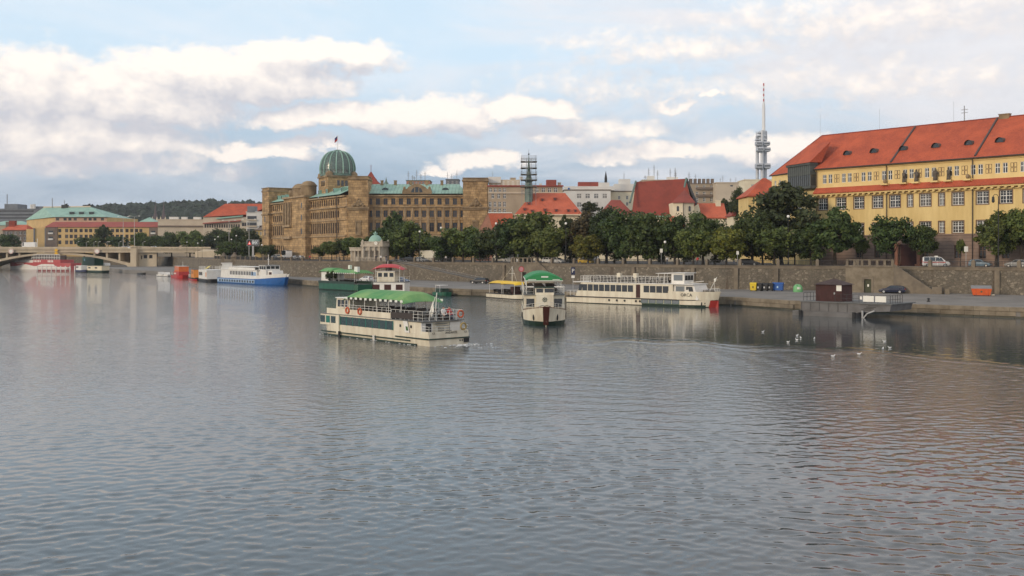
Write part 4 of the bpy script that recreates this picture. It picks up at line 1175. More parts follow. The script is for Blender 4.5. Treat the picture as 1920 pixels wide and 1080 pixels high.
    for i, (c0, c1) in enumerate(((0, .5), (.5, 1.0))):
        pts = []
        for k in range(6):
            t = k / 5; pts.append((cx - .1 - t * 1.0, cy + .25 * math.sin(t * 5), t))
        for k in range(5):
            a, c = pts[k], pts[k + 1]; zt = zz(254.5)
            q.quad((a[0], a[1], zt - a[2] * 1.1 - c0 * 1.8), (c[0], c[1], zt - c[2] * 1.1 - c0 * 1.8), (c[0], c[1], zt - c[2] * 1.1 - c1 * 1.8), (a[0], a[1], zt - a[2] * 1.1 - c1 * 1.8), i)
    q.obj('flag', [M('flag_blue', (.04, .05, .16), .8), m_red_p], fp)
    # inner wings that close the roofscape
    body_box(b, X(655), X(860), 9, 20, 0, z(33), m_sandD, 'inner_wing')
ministry()

# pointed brown roof behind the palace
b = building('spired_roof', 'steep dark red pyramid roof with a finial behind the palace dome', 680, 450)
c0, w = XP(693, 450) - XP(680, 450), 4.6
body_box(b, c0 - w, c0 + w, 0, 2 * w, 0, ZP(346, 450) - ZR, m_brownwall)
q = MB(); zb, zt = ZP(347, 450) - ZR, ZP(320, 450) - ZR
rg = lambda k, zz: [(c0 - k, w - k, zz), (c0 + k, w - k, zz), (c0 + k, w + k, zz), (c0 - k, w + k, zz)]
q.loft([rg(w + .5, zb), rg(w * .62, zb + (zt - zb) * .32), rg(w * .3, zb + (zt - zb) * .66), rg(.1, zt)]); q.tube((c0, w, zt), (c0, w, zt + 3), .12, 5); q.obj('roof', m_tileD, b)

# ---- convent roofs and the town behind the trees
def house(name, label, px0, px1, Y, py_eave, depth, wallm, rows, roof=None, rise=0, gable=False, rz=0.0, ridge_inset=None, mats=None, dep=.22, roofm=None, sill=None):
    b = building(name, label, px0, Y, rz)
    L = (px1 - px0) / F * Y; h = ZP(py_eave, Y) - ZR
    rr = []
    for (n, pa, pb, py_sill, w, hh, st) in rows:
        rr.append((xs_even((pa - px0) / F * Y, (pb - px0) / F * Y, n), ZP(py_sill, Y) - ZR, w, hh, st))
    facade(b, L, rr, 0, h, wallm, mats or (m_whiteframe, m_pane), depth=dep)
    q = MB(); q.box(0, L, dep + .02, depth, 0, h - .02); q.quad((0, 0, 0), (0, dep, 0), (0, dep, h), (0, 0, h)); q.quad((L, 0, 0), (L, dep, 0), (L, dep, h), (L, 0, h)); q.obj('wall_core', wallm, b)
    if roof == 'flat':
        q = MB(); q.box(-.25, L + .25, -.25, depth + .2, h, h + .35); q.obj('parapet', roofm or wallm, b)
    elif roof: hip_roof(b, 0, L, 0, depth, h, rise, roof, ridge_inset, gable=gable)
    return b, L, h

# gabled pink-brick house by the palace tower
Y = 330
b = building('gabled_brick_house', 'pink brick gable end with a bright red roof beside the palace tower', 893, Y)
xl, xm, xr = 0, (915 - 893) / F * Y, (924 - 893) / F * Y
g0, gt = ZP(440, Y) - ZR, ZP(399, Y) - ZR
q = MB(); q.poly([(0, 0, 0), (xr, 0, 0), (xr, 0, ZP(428, Y) - ZR), (xm, 0, gt), (0, 0, g0)]); q.quad((0, 0, 0), (0, 0, g0), (0, 9, g0), (0, 9, 0)); q.obj('gable_wall', m_pinkish, b)
q = MB(); q.quad((xm, -.1, gt), ((960 - 893) / F * Y, -.1, gt), ((960 - 893) / F * Y + 2.5, -1.2, ZP(436, Y) - ZR), (xr, -.1, ZP(430, Y) - ZR)); q.quad((xm, -.1, gt), (0, -.1, g0), (0, 9, g0), (xm, 9, gt)); q.quad((xm, -.1, gt), ((960 - 893) / F * Y, -.1, gt), ((960 - 893) / F * Y, 9, gt - 6), (xm, 9, gt - 6)); q.obj('roof', m_tileL, b)
q = MB(); q.tube((xm, -.12, gt), ((960 - 893) / F * Y, -.12, gt), .16, 5); q.obj('ridge', m_valance, b)
q = MB(); q.box(xr, (958 - 893) / F * Y, .3, 8, 0, ZP(432, Y) - ZR); q.obj('side_wall', m_cream, b)

# big hipped roof with dormers and the scaffolded steeple
Y = 335; px0, px1 = 968, 1090
b = building('convent_hall', 'convent hall with a broad bright red hipped roof dotted with small dormers', px0, Y)
L = (px1 - px0) / F * Y; h = ZP(402, Y) - ZR; rise = ZP(362, 345) - ZP(402, Y)
body_box(b, .4, L - .4, .4, 18, 0, h, m_cream)
q = MB(); P1 = [(-.5, -.5, h), (L + .5, -.5, h), (L + .5, 19, h), (-.5, 19, h)]; xr0, xr1 = (997 - px0) / F * Y + .6, (1059 - px0) / F * Y + .6
r0_, r1_ = (xr0, 9.5, h + rise), (xr1, 9.5, h + rise)
q.quad(P1[0], P1[1], r1_, r0_); q.poly([P1[1], P1[2], r1_]); q.quad(P1[2], P1[3], r0_, r1_); q.poly([P1[3], P1[0], r0_]); rf = q.obj('roof', m_tileL, b)
for px, t in ((984, .18), (998, .10), (1022, .15), (1043, .13), (1066, .12), (1079, .11), (992, .45), (1018, .62), (1042, .66)):
    dormer(rf, (px - px0) / F * Y, -.5 + 10 * t - .3, h + rise * t, .8, .55, m_tileD, m_tileD)
q = MB(); q.box(-.6, L + .6, -.7, -.4, h - .3, h + .02); q.obj('eaves_board', m_cream, b)
# steeple inside its scaffold
Ys = 341; xs0 = XP(991.5, Ys); zz = lambda py: ZP(py, Ys)
st = thing('church_steeple', 'slender copper steeple rising from the convent roof', 'steeple', (xs0, Ys, ZR))
q = MB(); q.lathe([(1.35, zz(372) - ZR - 8), (1.35, zz(352) - ZR), (1.7, zz(351) - ZR), (1.15, zz(346) - ZR), (1.15, zz(341) - ZR), (1.4, zz(340) - ZR), (.75, zz(330) - ZR), (.45, zz(316) - ZR), (.22, zz(302) - ZR), (.06, zz(290) - ZR), (0, zz(284) - ZR)], 0, 0, 8); q.obj('spire', m_copperD, st)
q = MB(); q.blob((0, 0, zz(289) - ZR), (.3, .3, .3)); q.tube((0, 0, zz(289) - ZR), (0, 0, zz(281) - ZR), .06, 4); q.obj('finial', m_iron, st)
sc = thing('scaffold_tower', 'tiered metal scaffold wrapped round the convent steeple', 'scaffold', (xs0, Ys, ZR))
q = MB(); lev = [(372, 2.2), (363, 2.2), (351, 2.3), (338.5, 2.6), (328, 2.5), (316, 2.45), (304, 2.4), (299, 2.35)]
for sx in (-1, -.33, .33, 1):
    for sy in (-1, 1):
        q.tube((sx * 2.35, sy * 2.3, zz(374) - ZR - 7), (sx * 2.35, sy * 2.3, zz(297) - ZR), .055, 4)
for py, k in lev[1:]:
    for dz in (0, .55, 1.1):
        for sy in (-1, 1): q.tube((-k - .3, sy * 2.3, zz(py) - ZR + dz), (k + .3, sy * 2.3, zz(py) - ZR + dz), .05, 4)
        for sx in (-1, 1): q.tube((sx * k, -2.5, zz(py) - ZR + dz), (sx * k, 2.5, zz(py) - ZR + dz), .05, 4)
stuff(q.obj('scaffold_poles', m_greymetal, sc))
pl = MB(); pl.box(-2.7, 2.7, -2.6, -1.3, 0, .16); pl.box(-2.7, 2.7, 1.3, 2.6, 0, .16); pl.box(-2.7, -1.3, -1.3, 1.3, 0, .16); pl.box(1.3, 2.7, -1.3, 1.3, 0, .16); pm = pl.mesh('platform', M('scaffold_board', (.13, .12, .10), .9))
for py, k in lev[2:-1]: put('platform', pm, sc, (0, 0, zz(py) - ZR))

# beige apartment house behind (receding street front) and its light upper storeys
Y = 365
b, L, h = house('beige_tenement', 'long beige tenement with a brick-red cornice behind the steeple', 915, 1055, Y, 350, 14, m_beige,
                [(3, 924, 946, 372, 1.0, 1.9, 'cross'), (4, 919, 946, 388, 1.0, 1.9, 'cross'), (4, 919, 946, 401, 1.0, 1.9, 'cross'), (4, 1007, 1042, 361, 1.3, 1.7, 'cross'), (4, 920, 946, 360, 1.0, 1.4, 'cross')])
q = MB(); q.box(-.3, L + .3, -.5, .2, h, h + .5); q.obj('cornice', m_tileR, b); q = MB(); q.box(0, L, -.3, .1, ZP(363, Y) - ZR, ZP(360, Y) - ZR); q.obj('string_course', m_beige2, b)
q = MB(); hh = ZP(338, 372) - ZR; q.box(.2, (975 - 915) / F * Y, 4, 12, h, hh); at_ = q.obj('penthouse', m_beige2, b)
for i in range(6): window(at_, 2 + i * 1.75, h + .8, .8, 1.4, 'six', (m_whiteframe, m_pane), 3.98)
q = MB(); q.box(-.0, 4.6, 3.5, 9, hh - 1.2, hh + 1.0); q.obj('roof_box', m_white, b)
chimney(b, 12, 6, hh, 1.2, 1, 1.0, m_white); aerial(b, 1.5, 6, hh + 1, 2.4, .06, 1); chimney(b, 9, 6, hh, 2, 1, .6, m_beige)
q = MB(); q.box((1025 - 915) / F * Y, (1044 - 915) / F * Y, 3, 8, h + .3, ZP(336, Y) - ZR); q.obj('red_roof_box', m_tileR, b)
chimney(b, (1050 - 915) / F * Y, 5, h + .3, 1.2, 1, 1.3, m_beige2); chimney(b, (1014 - 915) / F * Y, 5, h + .3, .9, 1, .9, m_white)

b, L, h = house('white_office_block', 'white office block with four-light windows and a red roof box', 1058, 1145, 395, 357, 14, m_white,
                [(4, 1086, 1134, 372, 1.75, 1.85, 'grid'), (3, 1086, 1118, 388, 1.75, 1.85, 'grid')], 'flat', roofm=m_brownwall)
Y = 395; X0 = 1058
q = MB(); q.box(.3, L + 2, 4, 13, h + .3, ZP(348, Y) - ZR); q.obj('set_back_storey', m_white, b)
q = MB(); q.box((1086 - X0) / F * Y, (1124 - X0) / F * Y, 5, 9, ZP(348, Y) - ZR, ZP(339.5, Y) - ZR); q.obj('red_roof_box', m_tileR, b)
q = MB(); q.box((1124 - X0) / F * Y, (1145 - X0) / F * Y, 5, 9, ZP(348, Y) - ZR, ZP(340.5, Y) - ZR); q.obj('white_roof_box', m_white, b)
q = MB(); q.box((1066 - X0) / F * Y, (1069 - X0) / F * Y, 3.6, 4, ZP(358, Y) - ZR, ZP(351, Y) - ZR); q.obj('blue_panel', m_blue_p, b)
q = MB(); q.lathe([(.55, 0), (.55, 1.8), (.05, 4.6)], n=6); q.obj('spirelet', m_iron, b, ((1139.5 - X0) / F * Y, 8, ZP(340, Y) - ZR))
b, L, h = house('cream_block', 'cream block with a dark flat roof between the white office and the church roof', 1145, 1200, 405, 359.5, 14, m_cream,
                [(2, 1161, 1176, 374, .9, 1.5, 'six'), (2, 1161, 1176, 386, .9, 1.5, 'six')], 'flat', roofm=m_brownwall)
q = MB(); q.box(2, 12, 4, 10, h + .3, h + 3.4); q.box(4, 8.5, 5, 9, h + 3.4, h + 5.4); q.obj('stair_penthouse', m_white, b); aerial(b, 6, 6, h + 5.4, 2.4, .12)

# church of the convent: great dark red roof, stone gable, little tower
Y = 320
b = building('convent_church', 'convent church with a huge steep dark red roof and black gable', 1182, Y)
q = MB(); e0, e1 = XP(1182, Y), XP(1268, Y)
w3 = lambda px, py, Yy: (XP(px, Yy) - XP(1182, Y), Yy - Y, ZP(py, Yy) - ZR)
q.quad(w3(1184, 405, Y), w3(1302, 405, Y), w3(1286, 335, Y + 9), w3(1192, 341, Y + 9)); q.quad(w3(1192, 341, Y + 9), w3(1286, 335, Y + 9), w3(1300, 405, Y + 20), w3(1188, 405, Y + 20)); q.obj('roof', m_tileD, b)
q = MB(); q.extrude([w3(1286, 334, Y + 9), w3(1304, 383, Y + 1), w3(1304, 420, Y + 1), w3(1306, 420, Y + 18), w3(1308, 386, Y + 18)], (.5, 0.1, 0)); q.obj('black_gable', M('gable_slate', (.055, .052, .05), .9, scale=.7, var=.3), b)
q = MB(); q.tube(w3(1181, 380, Y - .1), w3(1192, 340, Y + 8.9), .35, 5); q.obj('verge', m_copperD, b); q = MB(); q.tube(w3(1283, 352, Y + 7), w3(1287, 334, Y + 8.9), .35, 5); q.obj('verge', m_copperD, b)
q = MB(); q.box(0, XP(1300, Y) - e0, .5, 19, 0, ZP(404, Y) - ZR); q.obj('nave_wall', m_cream, b)
q = MB(); q.box(-.2, XP(1262, Y) - e0, -.3, .5, ZP(407, Y) - ZR, ZP(404.5, Y) - ZR); q.obj('eaves', m_copper, b)
Yt = 314; q = MB(); xa, xm_, xb = XP(1262, Yt) - e0, XP(1281, Yt) - e0, XP(1303, Yt) - e0
ztp = ZP(380, Yt) - ZR; zw0, zw1 = ZP(396, Yt) - ZR, ZP(386, Yt) - ZR
q.prism([(xa, Yt - Y + 1.0), (xm_, Yt - Y), (xb, Yt - Y + 1.6), (xb, Yt - Y + 9), (xa, Yt - Y + 9)], 0, ztp); tw = q.obj('bell_tower', m_cream, b)
q = MB(); q.add([(xa - .5, Yt - Y + .4, ztp), (xm_, Yt - Y - .6, ztp), (xb + .5, Yt - Y + 1.2, ztp), w3(1284, 355, Y + 5)], [(0, 1, 3), (1, 2, 3)]); q.obj('tower_roof', m_tileD, b)
def arched(parent, x, y, z0, z1, w, rz):
    q = MB(); pts = [(-w / 2, 0, 0), (w / 2, 0, 0)] + [(w / 2 * math.cos(PI * i / 6), 0, z1 - z0 - w / 2 + w / 2 * math.sin(PI * i / 6)) for i in range(7)]
    q.extrude(pts, (0, -.06, 0)); q.obj('arched_window', m_glass, parent, (x, y, z0), rz)
a1_ = math.atan2(-1.0, xm_ - xa); a2_ = math.atan2(1.6, xb - xm_)
arched(tw, (xa + xm_) / 2, Yt - Y + .48, zw0, zw1, .75, a1_); arched(tw, (xm_ + xb) / 2 + .3, Yt - Y + .85, zw0, zw1, .75, a2_)
q = MB(); q.tube((xm_, Yt - Y - .12, 0), (xm_, Yt - Y - .12, ztp), .1, 5); q.obj('drain_pipe', m_gutter, tw)

def red_house(label, px0, px1, Y, py_e, py_r, rm, wm=m_cream, gab=False, ins=None, depth=9):
    b = building('red_roofed_house', label, px0, Y); L = (px1 - px0) / F * Y; h = ZP(py_e, Y) - ZR
    body_box(b, 0, L, 0, depth, 0, h, wm)
    hip_roof(b, 0, L, 0, depth, h, ZP(py_r, Y + depth / 2) - ZP(py_e, Y), rm, ins, gable=gab); return b
red_house('low red roof directly left of the great church roof', 1128, 1186, 325, 402, 375, m_tileR, ins=4)
red_house('small red-hipped annex peeking over the trees below the bell tower', 1243, 1282, 306, 424, 405, m_tileL, ins=3, depth=7)
b = red_house('red roof with a pale gable right of the bell tower', 1303, 1360, 318, 408, 381, m_tileL, gab=True, depth=9)
q = MB(); L = (1360 - 1303) / F * 318; h = ZP(408, 318) - ZR; q.poly([(-.6, -.4, 0), (5.5, -.6, 0), (1.0, -.55, ZP(382, 318) - ZR), (-.6, -.5, ZP(388, 318) - ZR)]); q.obj('pale_gable', m_cream, b)
chimney(b, L - 1.5, 4, h + 3, 1.6, 1.2, 2.4, m_cream)
red_house('low red roof beside the tallest dark tree, left of the yellow building', 1374, 1408, 300, 404, 387, m_tileR, ins=2, depth=8)

# apartment houses behind the church
b, L, h = house('balcony_apartment_house', 'beige apartment house with long dark balconies behind the church gable', 1284, 1343, 470, 345, 14, m_beige,
                [(3, 1307, 1334, 367, 1.2, 1.9, 'cross'), (3, 1307, 1334, 378, 1.2, 1.9, 'cross'), (3, 1307, 1334, 355, 1.2, 1.9, 'cross')], 'flat', roofm=m_brownwall)
for py in (355.5, 369):
    q = MB(); q.box(L * .36, L * .95, -1.0, 0, ZP(py, 470) - ZR, ZP(py - 4.2, 470) - ZR); q.obj('balcony', m_brownwall, b)
q = MB()
for i in range(7): q.box(L * .05 + i * 2.0, L * .05 + i * 2 + 1.2, 2, 4, h + .4, h + 2.6)
q.obj('roof_hoods', m_brownwall, b)
aerial(b, 3, 6, h, 6, .12, 3); aerial(b, 6, 6, h, 5, .1, 2); aerial(b, -3.5, 6, h, 8, .16, 3)
b, L, h = house('blank_gable_block', 'tan apartment block with a blank side wall left of the television tower', 1343, 1385, 462, 343, 20, m_beige2, [(1, 1372, 1372, 350, 1.4, .8, 'fine')], 'flat')
aerial(b, 4, 5, h, 4, .08, 2); aerial(b, 10, 5, h, 3, .08, 1)
b, L, h = house('pale_yellow_block', 'pale yellow block at the foot of the television tower', 1396, 1452, 520, 337.5, 16, m_cream,
                [(2, 1410, 1413, 355, .7, 2.6, 'six')], 'flat')
b, L, h = house('rooftop_terrace_block', 'distant pale block with rooftop aerials above the church roof', 1205, 1285, 560, 338, 14, m_beige2, [(5, 1212, 1240, 350, 1.4, 1.6, 'cross')], 'flat')
for dx, hh in ((4, 7), (7, 9), (9, 6), (16, 7), (19, 5), (2, 3)): aerial(b, dx, 5, h, hh, .15, 3)
q = MB(); q.box(3, 7, 3, 6, h, h + 2.6); q.box(14, 20, 3, 6, h, h + 2); q.obj('roof_box', m_white, b)
b, L, h = house('dark_skyline_block', 'low grey block on the skyline between church gable and television tower', 1340, 1440, 700, 346, 14, m_beige, [(8, 1346, 1400, 354, 1.4, 1.6, 'six')], 'flat')
for dx in (5, 12, 22, 30): aerial(b, dx, 5, h, 5, .12, 2)
b, L, h = house('aerial_block', 'small block crowned with aerials behind the green palace roof', 762, 806, 480, 339, 12, m_pinkish, [(6, 768, 800, 347, 1.0, 1.6, 'six')], 'flat', roofm=m_copperD)
for dx, hh in ((.5, 8), (2.5, 5), (4.5, 9), (6.5, 6), (8.5, 8), (3.4, 4)): aerial(b, dx, 4, h, hh * .6, .12, 2)
b, L, h = house('grey_skyline_house', 'small grey roof house with masts right of the palace gable', 836, 860, 480, 337, 10, m_greyconc, [(3, 840, 856, 345, .9, 1.4, 'six')], 'flat')
for dx, hh in ((.5, 4), (2.5, 3), (5, 5)): aerial(b, dx, 4, h, hh, .1, 1)
tb = building('small_spirelet', 'tiny dark spirelet above the green palace roof', 722, 500)
q = MB(); q.lathe([(1.2, 0), (1.2, ZP(347, 500) - ZR), (1.5, ZP(346, 500) - ZR), (.5, ZP(340, 500) - ZR), (.08, ZP(333, 500) - ZR), (0, ZP(329, 500) - ZR)], XP(724, 500) - XP(722, 500), 0, 8); q.obj('spire', m_copperD, tb)

# ---- television tower
Y = 1700
tv = thing('television_tower', 'tall slim white and steel television tower with pods and a red-white mast', 'tower', (XP(1429, Y), Y, ZR))
mtv = M('tower_steel', (.50, .52, .545), .45, scale=.05, col2=(.42, .44, .47), metal=.2); mtvw = M('tower_white', (.74, .74, .73), .5); mred = M('mast_red', (.45, .06, .05), .5)
X = lambda px: (px - 1429) / F * Y; z = lambda py: ZP(py, Y) - ZR
for px, dy, r, top in ((1421, 4, 2.7, 255), (1428.5, -3, 2.9, 245), (1435.5, 4, 3.2, 245)):
    q = MB(); q.tube((X(px), dy, 0), (X(px), dy, z(top)), r, 12); q.obj('shaft', mtv, tv, smooth=False)
q = MB(); q.tube((X(1432.5), 2, z(262)), (X(1432.5), 2, z(195)), 3.0, 12, 2.3); q.obj('upper_shaft', mtvw, tv)
for i in range(8):
    q = MB(); a, c = 195 - i * 4.9, 195 - (i + 1) * 4.9; q.tube((X(1432.5), 2, z(a)), (X(1432.5), 2, z(c)), 1.15 if i else 1.6, 8); q.obj('mast_section', mred if i % 2 else mtvw, tv)
for (pa, pb, pt, pbm) in ((1415, 1442, 266, 274), (1417, 1443, 277, 285), (1415, 1443, 307, 317)):
    for (qa, qb, dy) in ((pa, pa + 12, -6), (pb - 12, pb, -2), ((pa + pb) / 2 - 6, (pa + pb) / 2 + 5, 8)):
        q = MB(); x0, x1 = X(qa), X(qb); z0, z1 = z(pbm), z(pt)
        ring = lambda k, zz: [(x0 + k, dy - 6 + k, zz), (x1 - k, dy - 6 + k, zz), (x1 - k, dy + 6 - k, zz), (x0 + k, dy + 6 - k, zz)]
        q.loft([ring(1.4, z0), ring(0, z0 + 1.6), ring(0, z1 - 1.2), ring(1.0, z1)]); pod = q.obj('pod', mtv, tv)
        q = MB(); q.box(x0 + .8, x1 - .8, dy - 6.12, dy - 5.9, z0 + (z1 - z0) * .38, z0 + (z1 - z0) * .66); q.obj('pod_window', m_glass, pod)
for (pt, w) in ((248, 7), (254, 9), (261, 11)):
    q = MB(); q.box(X(1428.5 - w), X(1428.5 + w - 2), -5, 9, z(pt + 2.2), z(pt)); q.obj('aerial_platform', mtv, tv)
for px in (1418, 1421, 1424, 1426, 1438): q = MB(); q.tube((X(px), 0, z(262)), (X(px), 0, z(245 + (px % 4))), .55, 5); q.obj('aerial', mtv, tv)

# ---- town at the left, beyond the bridge
Y = 640
b = building('green_roofed_courthouse', 'ochre block with a pale green hipped copper roof beyond the bridge', 103, Y)
X = lambda px, yy=0: XP(px, Y + yy) - XP(103, Y); z = lambda py, yy=0: ZP(py, Y + yy) - ZR
facade(b, X(200), [([X(p) for p in (108, 122, 131, 141, 160, 169, 178, 192)], z(413.5), 2.0, 1.7, 'six')], 0, z(407), M('pinkish_plaster', (.58, .38, .27), .9, scale=.2, var=.15), (m_darkframe, m_pane))
q = MB(); l0 = (X(50, 40), 40, 0); q.quad(l0, (0, 0, 0), (0, 0, z(407)), (l0[0], l0[1], z(412, 40))); q.obj('side_wall', m_ochre, b); q = MB(); q.quad((X(200), 0, 0), (X(200) + 5, 40, 0), (X(200) + 5, 40, z(407)), (X(200), 0, z(407))); q.obj('side_wall', m_ochre, b)
q = MB(); A = (X(48, 42), 41, z(413, 41)); B_ = (X(102), -1.5, z(407)); C_ = (X(202), -1.5, z(407)); D_ = (X(205), 42, z(411, 42)); r1, r2 = (X(82, 22), 22, z(389, 22)), (X(170, 16), 16, z(388, 16))
q.quad(A, B_, r2, r1); q.quad(B_, C_, r2, r2) if False else q.poly([B_, C_, r2]); q.poly([C_, D_, r2]); q.quad(D_, A, r1, r2); rf = q.obj('copper_roof', m_copper, b)
q = MB(); q.tube(r1, r2, .7, 5); q.obj('ridge', m_beige2, rf)
for px in (130, 148, 167):
    t_ = .34; dormer(rf, X(px), 3.2, z(401.5), 2.6, 1.4, m_copperD, m_iron)
for px, py in ((122, 386), (165, 386)): q = MB(); q.box(-2, 2, -1, 1, -1.5, 1.0); q.tube((0, 0, 1), (1.5, 0, 1.6), .4, 5); q.obj('ridge_ornament', m_iron, rf, (X(px, 18), 18, z(py + 1, 18)))
aerial(b, X(98, 20), 20, z(389, 20), 6, .25); aerial(b, X(121, 20), 20, z(387, 20), 4, .2)

Y = 605
b = building('long_ochre_block', 'long ochre office block with a faded red roof beyond the bridge', 108, Y)
X = lambda px, yy=0: XP(px, Y + yy) - XP(108, Y); z = lambda py, yy=0: ZP(py, Y + yy) - ZR
cols = [112, 125, 133.5, 142, 152, 161.5, 170, 180, 190, 201, 211, 220, 228, 238, 247, 256, 264]
facade(b, X(296), [([X(p) for p in cols], z(435.5), 1.9, 2.0, 'six'), ([X(p) for p in cols], z(446.5), 1.9, 2.1, 'six'), ([X(p) for p in cols], z(458), 1.9, 2.3, 'six')], 0, z(426), m_ochre, (m_darkframe, m_pane), depth=.4)
q = MB(); q.box(0, X(296), .5, 14, 0, z(427)); q.obj('wall_core', m_ochre, b)
q = MB(); q.add([(X(84), -.8, z(426)), (X(297), -.8, z(426)), (X(292), 9, z(416, 9)), (X(87), 9, z(416, 9)), (X(297), 18, z(426)), (X(84), 18, z(426))], [(0, 1, 2, 3), (2, 4, 5, 3), (1, 4, 2), (0, 3, 5)]); q.obj('roof', m_tileR, b)
q = MB(); q.box(X(86), X(107.5), -.4, 8, 0, z(426)); q.obj('grey_bay', m_brownwall, b); q = MB(); q.box(X(280), X(297), -.5, 8, 0, z(427)); q.obj('grey_bay', m_brownwall, b)
for px in (96, 288):
    for py in (439, 450):
        q = MB(); q.box(X(px) - 1.4, X(px) + 1.4, -1.2, -.3, z(py), z(py - 3)); q.obj('balcony', m_white, b)
        q = MB(); q.box(X(px) - 1.2, X(px) + 1.2, -.55, -.4, z(py - 3.1), z(py - 6.4)); q.obj('balcony_window', m_glass, b)
q = MB(); q.box(X(64), X(85.5), .5, 8, 0, z(427)); q.obj('ochre_bay', m_ochre, b); q = MB(); q.box(X(49), X(63.8), .2, 8, 0, z(429.5)); q.obj('ochre_bay', m_ochre, b)
q = MB(); q.box(X(63), X(65), -.2, .4, 0, z(428)); q.obj('grey_pier', m_greyconc, b); q = MB(); q.box(X(84), X(86), -.2, .4, 0, z(428)); q.obj('grey_pier', m_greyconc, b)

b, L, h = house('brown_terraced_house', 'brown terraced house with a low red roof at the far left', 5, 50, 640, 431, 12, m_brownwall, [(5, 12, 47, 440, 1.7, 1.9, 'six'), (5, 12, 47, 450, 1.7, 1.9, 'six')], m_tileL, 3.4, ridge_inset=3)
chimney(b, 4, 5, h + 1, 3.6, 3, 4.6, m_tileD); chimney(b, 1, 5, h + 1, 2.2, 2, 4, m_brownwall)
b, L, h = house('grey_modern_block', 'grey modern office block with ribbon windows on the left skyline', -30, 82, 800, 392, 30, m_greyconc, [], 'flat')
for py in (397, 404, 410):
    q = MB(); q.box(2, L - 8, -.15, .05, ZP(py, 800) - ZR, ZP(py - 2.6, 800) - ZR); q.obj('ribbon_window', m_glass, b)
q = MB(); q.box(L * .3, L * .52, 4, 20, h, ZP(382, 800) - ZR); q.obj('roof_plant', m_greyconc, b); q = MB(); q.box(L * .82, L * 1.0, 4, 16, h, ZP(386.5, 800) - ZR); q.obj('roof_plant', m_greyconc, b)
q = MB(); q.tube((L * .77, 3, h - 12), (L * .77, 3, ZP(383, 800) - ZR), 1.3, 8); q.tube((L * .81, 3, h - 12), (L * .81, 3, ZP(382.5, 800) - ZR), 1.2, 8); q.obj('white_flue', m_white, b)
aerial(b, L * .335, 5, h, 12, .35); 
b, L, h = house('pale_terrace', 'pale green-roofed terrace behind the brown house at far left', -20, 52, 700, 422, 14, m_beige, [], m_copper, 3)

# twin brick church spires
for i, px in enumerate((291.5, 307)):
    Y = 1150
    t = thing('twin_spire', ('left' if i == 0 else 'right') + ' one of two slender church spires on the skyline before the wooded hill', 'spire', (XP(px, Y), Y, ZR), 0, 'twin church spires')
    z = lambda py: ZP(py, Y) - ZR
    q = MB(); q.box(-2.6, 2.6, -2.6, 2.6, 0, z(413)); q.obj('tower', m_beige2, t)
    q = MB(); q.lathe([(3.4, z(413)), (1.3, z(398)), (.25, z(380)), (.25, z(376))], n=8); q.obj('spire', M('spire_slate', (.10, .075, .075), .8), t)
    for sx in (-1, 1):
        q = MB(); q.lathe([(.9, z(416)), (.9, z(411)), (.05, z(406))], sx * 2.6, -2.6, 6); q.obj('pinnacle', m_cream, t)
b, L, h = house('small_green_gable', 'little green-roofed gable behind the long red roof', 262, 290, 700, 416, 10, m_beige2, [], m_copper, 3.4)

# long pale hospital wall and red roofed school behind the left trees
b, L, h = house('long_pale_building', 'long pale stone building with a plain parapet behind the left trees', 296, 390, 600, 412, 16, m_beige2, [], 'flat', rz=R(6))
q = MB(); q.box(0, L, -.6, .1, h - 4.2, h - 3.4); q.obj('cornice', m_brownwall, b)
for dx, w_ in ((6, 5), (13, 3), (20, 4)): q = MB(); q.box(dx, dx + w_, 2, 6, h + .2, h + 1.8); q.obj('roof_box', m_white, b)
b = building('red_hipped_school', 'pale building with a broad bright red hipped roof left of the palace', 381, 578)
X = lambda px, yy=0: XP(px, 578 + yy) - XP(381, 578); z = lambda py, yy=0: ZP(py, 578 + yy) - ZR
facade(b, X(500), [([X(p) for p in np.linspace(385, 448, 15)], z(427), 1.0, 2.0, 'six'), ([X(p) for p in np.linspace(456, 478, 5)], z(424), 1.6, 2.0, 'six')], 0, z(407), m_beige2, (m_darkframe, m_pane), depth=.3)
q = MB(); q.box(0, X(500), .4, 18, 0, z(407.5)); q.obj('wall_core', m_beige2, b)
q = MB(); q.add([(X(381), -.8, z(407)), (X(470), -.8, z(402)), (X(505), 11, z(382, 11)), (X(412), 11, z(382, 11)), (X(385), 20, z(407)), (X(505), 20, z(407))], [(0, 1, 2, 3), (0, 3, 4), (3, 2, 5, 4)]); q.obj('roof', m_tile, b)
q = MB(); q.add([(X(381), -1.6, z(420)), (X(452), -1.6, z(415)), (X(452), .2, z(412.5)), (X(381), .2, z(417.5))], [(0, 1, 2, 3)]); q.obj('red_pent_roof', m_tileR, b)
q = MB(); q.add([(X(406), -1.2, z(411)), (X(456), -1.2, z(406)), (X(456), .2, z(403)), (X(406), .2, z(408))], [(0, 1, 2, 3)]); q.obj('green_pent_roof', m_copper, b)
b, L, h = house('white_modern_annex', 'white modern block with balconies against the palace end tower', 462, 500, 500, 398, 12, m_white, [(4, 487, 497, 398.5, .9, 2.2, 'six')] and [], 'flat')
q = MB(); q.box(L * .05, L * .42, -.3, 5, h, h + 3); q.obj('penthouse', m_greyconc, b)
for py in (405, 417, 429):
    q = MB(); q.box(.5, L * .5, -.2, .05, ZP(py + 6, 500) - ZR, ZP(py, 500) - ZR); q.obj('window_band', m_glass, b)
    q = MB(); q.box(.3, L * .52, -.9, -.2, ZP(py + 8.6, 500) - ZR, ZP(py + 6, 500) - ZR); q.obj('balcony', m_beige2, b)
b, L, h = house('small_yellow_house', 'little yellow house tucked under the white annex beside the palace', 478, 499, 470, 431, 8, m_yellow, [(3, 482, 496, 441, .8, 1.6, 'six')], m_brownwall, 2.2)
